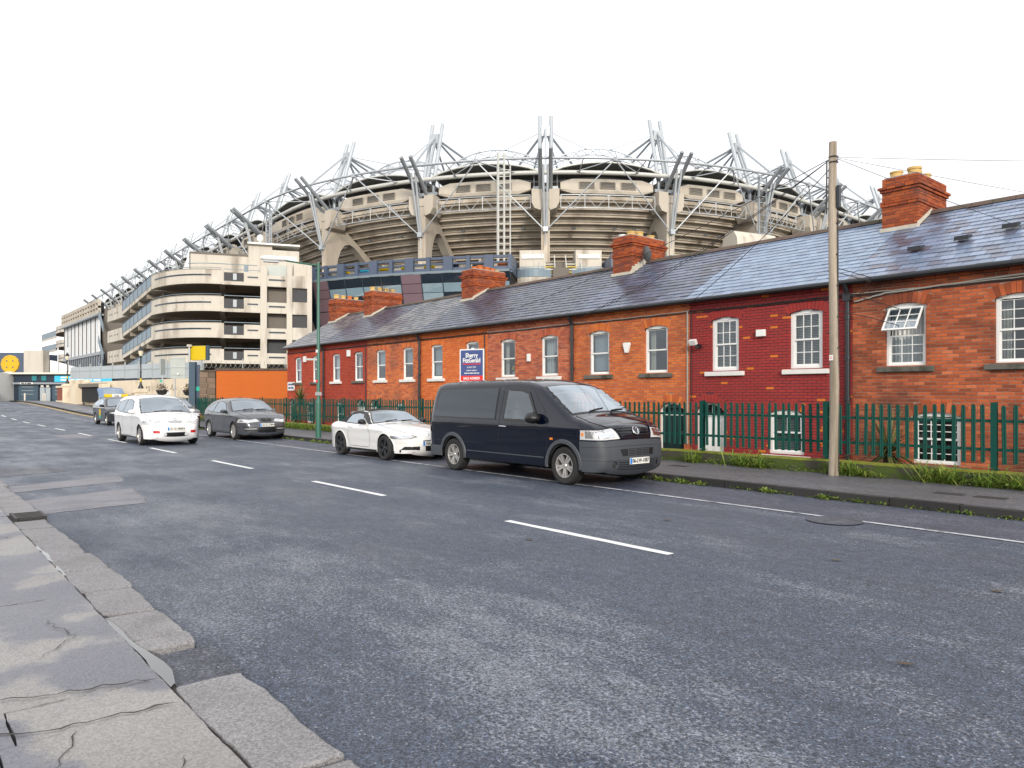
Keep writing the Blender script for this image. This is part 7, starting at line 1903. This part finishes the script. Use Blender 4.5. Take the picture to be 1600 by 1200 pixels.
# ------------------------------------------------------------------ passenger cars from one pattern
def finish(root, c, paint, windows, screen, rear_screen, gaps, handles, lamps, grille, lower, plate_at, ptxt, mirror, wheels, badge=None, sills=True, fogs=None, glass='car_glass', body_mat=None, screen_q=.95, hood_q=.86):
    a_, b0 = c.t_x(screen[0]), c.t_x(screen[1])
    body = c.body([(a_ + .05, b0 - .05, .86)]).build('body', paint, root, 40)
    c.cabin(root, [(a_ - .02, b0 + .02, .95)], [], screen[1] - .1, screen[0] - .75, (c.belt - .42), c.ztop - .17)
    fit_wheels(root, c, *wheels)
    for sg in (-1, 1):
        for bot, tp in windows:
            bx0 = min(p[0] for p in bot); g = .022
            cx_ = sum(p[0] for p in bot + tp) / len(bot + tp); cz_ = sum(p[1] for p in bot + tp) / len(bot + tp)
            def grow(P): return [(p[0] + (g if p[0] > cx_ else -g), p[1] + (g if p[1] > cz_ else -g)) for p in P]
            c.patch_side(grow(bot), grow(tp), sg, .003, 12, 6).build('window_seal', 'trim_black', root, 40)
            c.patch_side(bot, tp, sg, .008, 12, 6).build('side_window', glass, root, 40)
        for pts in gaps: c.line_side(pts, sg, .009).build('door_gap', 'trim_black', root)
        for x, z in handles:
            p = c.side(x, z, sg); h = MB(); h.path([p + Vector((-.08, 0, 0)), p + Vector((-.06, sg * .028, .004)), p + Vector((.06, sg * .028, .004)), p + Vector((.08, 0, 0))], .011, 6); h.build('door_handle', paint, root, 50)
        z0, z1, xs, q0, q1, lm = lamps
        hl = c.wrap(z0, z1, xs, .009, lambda z: q0 + (q1 - q0) * (z - z0) / (z1 - z0), sg, 6, 7, 7).build('headlamp', lm, root, 40)
        zm = (z0 + z1) / 2; c.wrap(zm - .025, zm + .03, lambda z: xs(z) + .1, .013, (q0 + q1) / 2 + .08, sg, 3, 5, 5).build('lamp_reflector', 'chrome', hl)
        if fogs:
            zf, qf, fm = fogs; t = c.t_z(zf); p = c.top(t, qf * sg, .012); MB().lathe([(0, .012), (.05, .01), (.06, 0)], 14, Matrix.Translation(p) @ Matrix.Rotation(R(90), 4, 'Y')).build('fog_lamp', fm, root)
    a, b_ = screen; a, b_ = c.t_x(a), c.t_x(b_)
    c.ring_top(a - .03, b_ + .03, .995, .006, .075).build('windscreen_seal', 'trim_black', root, 40)
    c.patch_top(a, b_, -screen_q, screen_q, -screen_q, screen_q, .011, 40, 18).build('windscreen', 'screen_glass', root, 40)
    for q in (-.5, .15):
        p0, p1 = c.top(b_ - .01, q, .015), c.top(b_ - .07, q + .5, .015); MB().path([p0, p1], .009, 5).build('wiper', 'trim_black', root)
    if rear_screen:
        a2, b2 = rear_screen; c.patch_top(c.t_x(a2), c.t_x(b2), -.85, .85, -.88, .88, .006, 8, 10).build('rear_window', glass, root, 40)
    za, zb, qa, qb, gm, bars = grille
    g = c.patch_top(c.t_z(za), c.t_z(zb), -qa, qa, -qb, qb, .008, 4, 12).build('grille', gm, root, 40)
    ta, tb = c.t_z(za), c.t_z(zb)
    for k in range(bars): t = ta + (tb - ta) * (k + .7) / (bars + .4); f = (k + .7) / (bars + .4); q = (qa + (qb - qa) * f) * .97; c.patch_top(t - .006, t + .006, -q, q, -q, q, .016, 1, 10).build('grille_slat', 'chrome' if bars <= 2 else 'trim', g)
    if lower:
        za, zb, qa, qb = lower; lo = c.patch_top(c.t_z(za), c.t_z(zb), -qa, qa, -qb, qb, .009, 3, 12).build('lower_grille', 'trim_black', root, 40)
    for q in (-hood_q, hood_q):
        mb = MB(); t0, t1 = b_ + .05, c.t_z(lamps[1] + .02); mb.path([c.top(t, q * (1 - .25 * ((t - t0) / (t1 - t0)) ** 3), .001) for t in np.linspace(t0, t1, 12)], .005, 4); mb.build('bonnet_gap', 'trim_black', root)
    x, z = plate_at; plate(root, c.top(c.t_z(z), 0, 0).x + .02, z, ptxt, -.1)
    if mirror: mirror_part(root, *mirror)
    if badge:
        zt, m_ = badge; t = c.t_z(zt); p = c.top(t, 0, .018); Mx = Matrix.Translation(p) @ Matrix.Rotation(-.35, 4, 'Y'); e = MB()
        if m_ == 'oval':
            for w_, h_ in ((.07, .045), (.028, .043)): e.path([Mx @ Vector((0, w_ * math.cos(2 * math.pi * k / 20), h_ * math.sin(2 * math.pi * k / 20))) for k in range(21)], .006, 5)
            e.path([Mx @ Vector((0, .045 * math.cos(2 * math.pi * k / 16), .02 + .016 * math.sin(2 * math.pi * k / 16))) for k in range(17)], .005, 5)
        elif m_ == 'wing':
            e.path([Mx @ Vector((0, .06 * math.cos(2 * math.pi * k / 20), .045 * math.sin(2 * math.pi * k / 20))) for k in range(21)], .005, 5); e.path([Mx @ Vector((0, y, z_)) for y, z_ in ((-.058, .012), (-.025, .012), (0, -.016), (.025, .012), (.058, .012))], .006, 5)
        else:
            for k in range(3): e.bar(Mx @ Vector((0, -.045 + .012 * k, .032 - .03 * k)), Mx @ Vector((0, .045 - .012 * (2 - k), .032 - .03 * k)), .018, .018)
            e.bar(Mx @ Vector((0, -.04, .03)), Mx @ Vector((0, .02, -.0)), .016, .016); e.bar(Mx @ Vector((0, -.02, .0)), Mx @ Vector((0, .04, -.03)), .016, .016)
        e.build('badge', 'chrome', root, 50)
    # black trim strip along the foot of each side
    for sg in (-1, 1):
        if sills: c.patch_side([(c.ar + .02, c.zl), (c.wb - c.ar - .02, c.zl)], [(c.ar + .04, c.zl + .05), (c.wb - c.ar - .04, c.zl + .05)], sg, .006, 16, 2).build('sill', 'trim_black', root)
    return body

# white roadster with a black soft top
r_ = thing('roadster', 'white two seat roadster with black soft top and black wheels parked behind the van', 'car', (-18.27, 10.17, 0), 0, 'vehicles on the street', world=False)
c = Car([(-.72, .24), (-.78, .38), (-.81, .6), (-.79, .74), (-.7, .83), (-.5, .88), (-.28, .905), (-.12, .93), (.02, 1.0), (.2, 1.105), (.42, 1.17), (.65, 1.195), (.9, 1.19), (1.06, 1.16), (1.18, 1.1), (1.45, .945), (1.58, .88), (1.66, .855),
         (2.0, .815), (2.4, .745), (2.7, .67), (2.9, .6), (3.0, .54), (3.06, .45), (3.09, .34), (3.06, .24), (2.98, .18)], 1.735, 2.31, .31, .35, .19, .8, .27, .075, (.85, .36), (.6, .16), .05, 21, waist=.03)
finish(r_, c, 'paint_white', [([(.3, .9), (.75, .885), (1.28, .875)], [(.4, 1.09), (.72, 1.13), (.98, 1.11)])], (1.1, 1.56), None,
       [[(.52, .3), (.44, .55), (.5, .86)], [(.54, .29), (1.55, .29)], [(1.58, .3), (1.62, .6), (1.5, .86)]], [(.62, .78)],
       (.545, .615, lambda z: 2.5 + (z - .545) * 1.2, .62, .78, 'lamp_dark'), (.47, .275, .5, .42, 'trim_black', 0), None, (0, .43), '161-D-7294', (1.33, .93, .8, 'trim_black', .9), (.2, .225, 5, 'double', 'alloy_black', .0), (.56, 'wing'), glass='screen_glass')
st_ = c.patch_top(c.t_x(-.22), c.t_x(1.04), -1, 1, -1, 1, .008, 40, 18).build('soft_top', 'soft_top', r_, 50)
for sg in (-1, 1):
    c.patch_side([(-.2, .9), (.1, .895), (.33, .885)], [(-.1, .94), (.12, 1.05), (.42, 1.16)], sg, .006, 12, 8).build('soft_top_side', 'soft_top', st_, 50)
    c.patch_side([(.36, 1.105), (.72, 1.15), (1.02, 1.135)], [(.4, 1.165), (.72, 1.19), (1.03, 1.165)], sg, .006, 12, 4).build('soft_top_side', 'soft_top', st_, 50)
    c.wrap(.28, .36, lambda z: 2.83 + (z - .28) * 1.2, .007, .78, sg, 4, 4, 3).build('side_vent', 'trim_black', r_)
    c.patch_side([(.96, 1.14), (1.2, .985), (1.5, .868)], [(1.06, 1.165), (1.3, 1.03), (1.62, .87)], sg, .0075, 14, 5).build('pillar_cover', 'trim_black', r_)
    c.arch_ring(0, sg, .03, .01, -10, 190).build('arch_lip', 'paint_white', r_, 60); c.arch_ring(c.wb, sg, .03, .01, -10, 190).build('arch_lip', 'paint_white', r_, 60)

# gunmetal hatchback
r_ = thing('hatchback', 'gunmetal grey hatchback parked at the kerb left of the green lamp post', 'car', (-29.35, 10.3, 0), 0, 'vehicles on the street', world=False)
c = Car([(-.72, .28), (-.78, .42), (-.79, .62), (-.76, .84), (-.7, .98), (-.62, 1.07), (-.42, 1.21), (-.18, 1.33), (.1, 1.405), (.5, 1.452), (.9, 1.46), (1.25, 1.435), (1.5, 1.385), (1.62, 1.34), (1.95, 1.165), (2.2, 1.035), (2.32, .99), (2.6, .945), (2.95, .885), (3.2, .8), (3.34, .715),
         (3.41, .62), (3.46, .5), (3.475, .36), (3.42, .24), (3.36, .2)], 1.816, 2.636, .32, .355, .21, .93, .25, .085, (.75, .3), (.45, .14), .05, 20)
finish(r_, c, 'paint_grey', [([(.52, .985), (1.0, .975), (2.02, .965)], [(.7, 1.36), (1.0, 1.375), (1.5, 1.29)]), ([(-.12, 1.03), (.2, 1.0), (.46, .99)], [(.12, 1.24), (.35, 1.3), (.62, 1.345)])], (1.56, 2.22), (-.6, -.2),
       [[(.5, .3), (.46, .7), (.5, .97)], [(1.62, .28), (1.72, .6), (1.7, .95)], [(.5, .29), (1.62, .27)], [(-.1, .62), (-.02, .98)]], [(.72, .86), (-.02, .88)],
       (.63, .745, lambda z: 2.98 + (z - .63) * .9, .44, .58, 'lamp_clear'), (.735, .625, .33, .3, 'trim_black', 0), (.46, .31, .58, .66), (0, .545), '162-D-27864', (1.78, 1.02, .84, 'paint_grey', .9), (.205, .225, 10, 'five', 'alloy', .015), (.69, 'bars'), fogs=None)
for sg in (-1, 1):
    c.wrap(.36, .46, lambda z: 3.3, .01, .68, sg, 3, 3, 4).build('fog_recess', 'trim_black', r_); c.wrap(.4, .42, lambda z: 3.32, .014, .72, sg, 1, 3, 4).build('daylight_lamp', 'lamp_clear', r_)
    c.line_side([(-.7, .83), (.5, .87), (2.6, .82)], sg, .012, .006).build('waist_crease', 'paint_grey', r_)
c.patch_top(c.t_z(.3), c.t_z(.27), -.75, .75, -.75, .75, .012, 1, 12).build('bumper_strip', 'chrome', r_)
# white people carrier driving towards us
r_ = thing('people_carrier', 'white people carrier driving along the street by the centre line', 'car', (-28.65, 6.98, 0), 0, 'vehicles on the street', world=False)
c = Car([(-.8, .3), (-.87, .45), (-.88, .7), (-.84, .95), (-.76, 1.15), (-.62, 1.36), (-.5, 1.48), (-.3, 1.545), (.2, 1.575), (.8, 1.58), (1.3, 1.555), (1.6, 1.51), (1.75, 1.46), (2.2, 1.22), (2.6, 1.03), (2.72, .985), (2.95, .94), (3.25, .86), (3.45, .76),
         (3.54, .66), (3.59, .52), (3.6, .36), (3.54, .23), (3.48, .19)], 1.775, 2.78, .32, .36, .21, .98, .23, .09, (.75, .3), (.4, .13), .055, 18)
finish(r_, c, 'paint_mpv', [([(.68, 1.035), (1.2, 1.02), (1.98, 1.0)], [(.8, 1.45), (1.2, 1.455), (1.62, 1.38)]), ([(-.18, 1.08), (.2, 1.055), (.6, 1.04)], [(-.1, 1.4), (.3, 1.44), (.72, 1.45)]), ([(-.62, 1.14), (-.4, 1.11), (-.26, 1.09)], [(-.5, 1.36), (-.35, 1.38), (-.2, 1.4)])], (1.72, 2.62), (-.75, -.52),
       [[(.62, .3), (.58, .7), (.62, 1.02)], [(1.75, .28), (1.85, .6), (1.85, .98)], [(.62, .29), (1.75, .27)]], [(.85, .9), (.05, .93)],
       (.68, .83, lambda z: 3.0 + (z - .68) * 1.0, .56, .72, 'lamp_clear'), (.735, .665, .42, .3, 'sign_grey', 2), (.42, .315, .68, .66), (0, .535), '131-D-38604', (2.15, 1.06, .82, 'paint_mpv', .95), (.2, .215, 7, 'five', 'alloy', .015), (.79, 'oval'), fogs=(.37, .66, 'lamp_clear'), glass='tint_glass')
for sg in (-1, 1): c.wrap(.4, .48, lambda z: 3.53, .01, .97, sg, 3, 3, 2).build('reflector', 'tail_red', r_)
# dark saloon tucked behind it at the kerb
r_ = thing('saloon_car', 'dark navy saloon at the kerb half hidden behind the white people carrier', 'car', (-39.0, 10.25, 0), 0, 'vehicles on the street', world=False)
SAL = [(-.95, .3), (-1.02, .5), (-1.03, .75), (-.98, .95), (-.75, 1.03), (-.5, 1.08), (-.1, 1.3), (.25, 1.43), (.6, 1.475), (1.0, 1.48), (1.35, 1.45), (1.6, 1.39), (1.75, 1.33), (2.2, 1.08), (2.38, 1.0), (2.7, .95), (3.05, .88), (3.3, .79), (3.42, .7), (3.48, .6), (3.53, .45), (3.5, .3), (3.44, .22)]
c = Car(SAL, 1.81, 2.7, .32, .36, .21, .95, .24, .09, (.7, .28), (.5, .14), .05, 17)
finish(r_, c, 'paint_navy', [([(.6, .99), (1.1, .98), (2.02, .97)], [(.75, 1.37), (1.05, 1.385), (1.6, 1.3)]), ([(-.2, 1.04), (.2, 1.0), (.54, .99)], [(.1, 1.27), (.4, 1.345), (.68, 1.37)])], (1.7, 2.3), (-.45, .15),
       [[(.56, .3), (.52, .7), (.56, .97)], [(1.68, .28), (1.78, .6), (1.76, .95)]], [(.8, .88), (.0, .9)],
       (.64, .76, lambda z: 3.0 + (z - .64), .45, .6, 'lamp_clear'), (.72, .62, .38, .34, 'trim_black', 2), (.42, .31, .6, .62), (0, .51), '141-D-5523', (1.85, 1.03, .84, 'paint_navy', .9), (.2, .215, 5, 'five', 'alloy', .015), (.74, 'oval'), fogs=(.38, .74, 'lamp_clear'))
# taxi with its tailgate up
r_ = thing('taxi', 'black taxi with yellow roof sign and raised tailgate stopped far up the street', 'taxi', (-46.4, 9.58, 0), 0, 'vehicles on the street', world=False)
c = Car([(-.85, .3), (-.92, .5), (-.93, .8), (-.88, 1.02), (-.75, 1.12), (-.3, 1.28), (.2, 1.42), (.6, 1.48), (1.0, 1.49), (1.3, 1.465), (1.55, 1.41), (1.7, 1.35), (2.2, 1.1), (2.5, .97), (2.65, .94), (2.95, .88), (3.25, .79), (3.4, .69), (3.46, .58), (3.5, .45), (3.48, .3), (3.42, .22)], 1.745, 2.7, .32, .36, .21, .96, .22, .09, (.7, .28), (.4, .13), .05, 16)
finish(r_, c, 'paint_taxi', [([(.6, 1.0), (1.1, .99), (2.0, .98)], [(.75, 1.38), (1.05, 1.395), (1.55, 1.31)]), ([(-.2, 1.06), (.2, 1.02), (.54, 1.0)], [(.0, 1.24), (.35, 1.34), (.68, 1.375)])], (1.66, 2.45), (-.6, .1),
       [[(.56, .3), (.52, .7), (.56, .97)], [(1.68, .28), (1.78, .6), (1.76, .95)]], [(.8, .88), (.0, .9)],
       (.62, .72, lambda z: 3.12 + (z - .62), .5, .62, 'lamp_dark'), (.72, .66, .4, .34, 'trim_black', 1), (.45, .3, .6, .62), (0, .53), '151-D-1964', (1.9, 1.04, .82, 'paint_taxi', .9), (.2, .21, 5, 'five', 'alloy', .015), (.75, 'oval'), fogs=(.36, .74, 'lamp_clear'), glass='car_glass')
rs = MB(); rs.prism([(.72, -.6, 1.5), (.98, -.6, 1.5), (.92, -.6, 1.66), (.78, -.6, 1.66)], [(.72, .6, 1.5), (.98, .6, 1.5), (.92, .6, 1.66), (.78, .6, 1.66)]); so = bevel(rs.build('roof_sign', 'yellow', r_), .02, 2)
MB().prism([(.985, -.22, 1.51), (.985, .22, 1.51), (.93, .22, 1.655), (.93, -.22, 1.655)], [(.98, -.22, 1.51), (.98, .22, 1.51), (.925, .22, 1.655), (.925, -.22, 1.655)]).build('sign_panel', 'plastic_white', so)
text('TAXI', 'lettering', 'ink', so, None, None, .12, M=Matrix.Translation((.97, 0, 1.58)) @ Matrix.Rotation(-.37, 4, 'Y') @ Matrix(((0, 0, 1, 0), (1, 0, 0, 0), (0, 1, 0, 0), (0, 0, 0, 1))), bold=.002)
tg = MB(); P = []
for i in range(6):
    t = i / 5; x, z = .1 - .78 * t, 1.44 + .62 * t - .08 * t * t
    P.append([(x + .06 * (1 - (y / .68) ** 2), y * (1 - .05 * t), z + .07 * (1 - (y / .68) ** 2)) for y in np.linspace(-.68, .68, 9)])
tg.grid(P); tg.grid([[(q[0] - .03, q[1], q[2] - .05) for q in row] for row in P]); tg.grid([P[-1], [(q[0] - .1, q[1], q[2] - .12) for q in P[-1]]]); to = tg.build('tailgate', 'taxi_blue', r_, 50)
gl = MB(); gl.grid([[(q[0] + .012, q[1] * .82, q[2] + .012 ) for q in row] for row in P[1:-1]]); gl.build('tailgate_glass', 'screen_glass', to, 50)
for sg in (-1, 1):
    MB().tube((-.1, sg * .6, 1.25), (-.45, sg * .6, 1.75), .015, 6).build('gas_strut', 'trim_black', to)
    c.patch_side([(1.0, .5), (1.4, .5)], [(1.0, .86), (1.4, .86)], sg, .007, 4, 4).build('door_sticker', 'yellow', r_)
    c.patch_side([(.95, .36), (1.35, .36)], [(1.02, .5), (1.42, .5)], sg, .0068, 4, 3).build('door_sticker', 'green_sign', r_)

# ------------------------------------------------------------------ turn lettering into plain meshes
dg = bpy.context.evaluated_depsgraph_get()
for o in [o for o in scene.objects if o.type == 'FONT']:
    me = bpy.data.meshes.new_from_object(o.evaluated_get(dg)); me.name = o.name
    n = bpy.data.objects.new('lettering', me); COL.objects.link(n)
    n.parent = o.parent; n.matrix_parent_inverse = o.matrix_parent_inverse.copy(); n.matrix_basis = o.matrix_basis.copy()
    bpy.data.objects.remove(o)
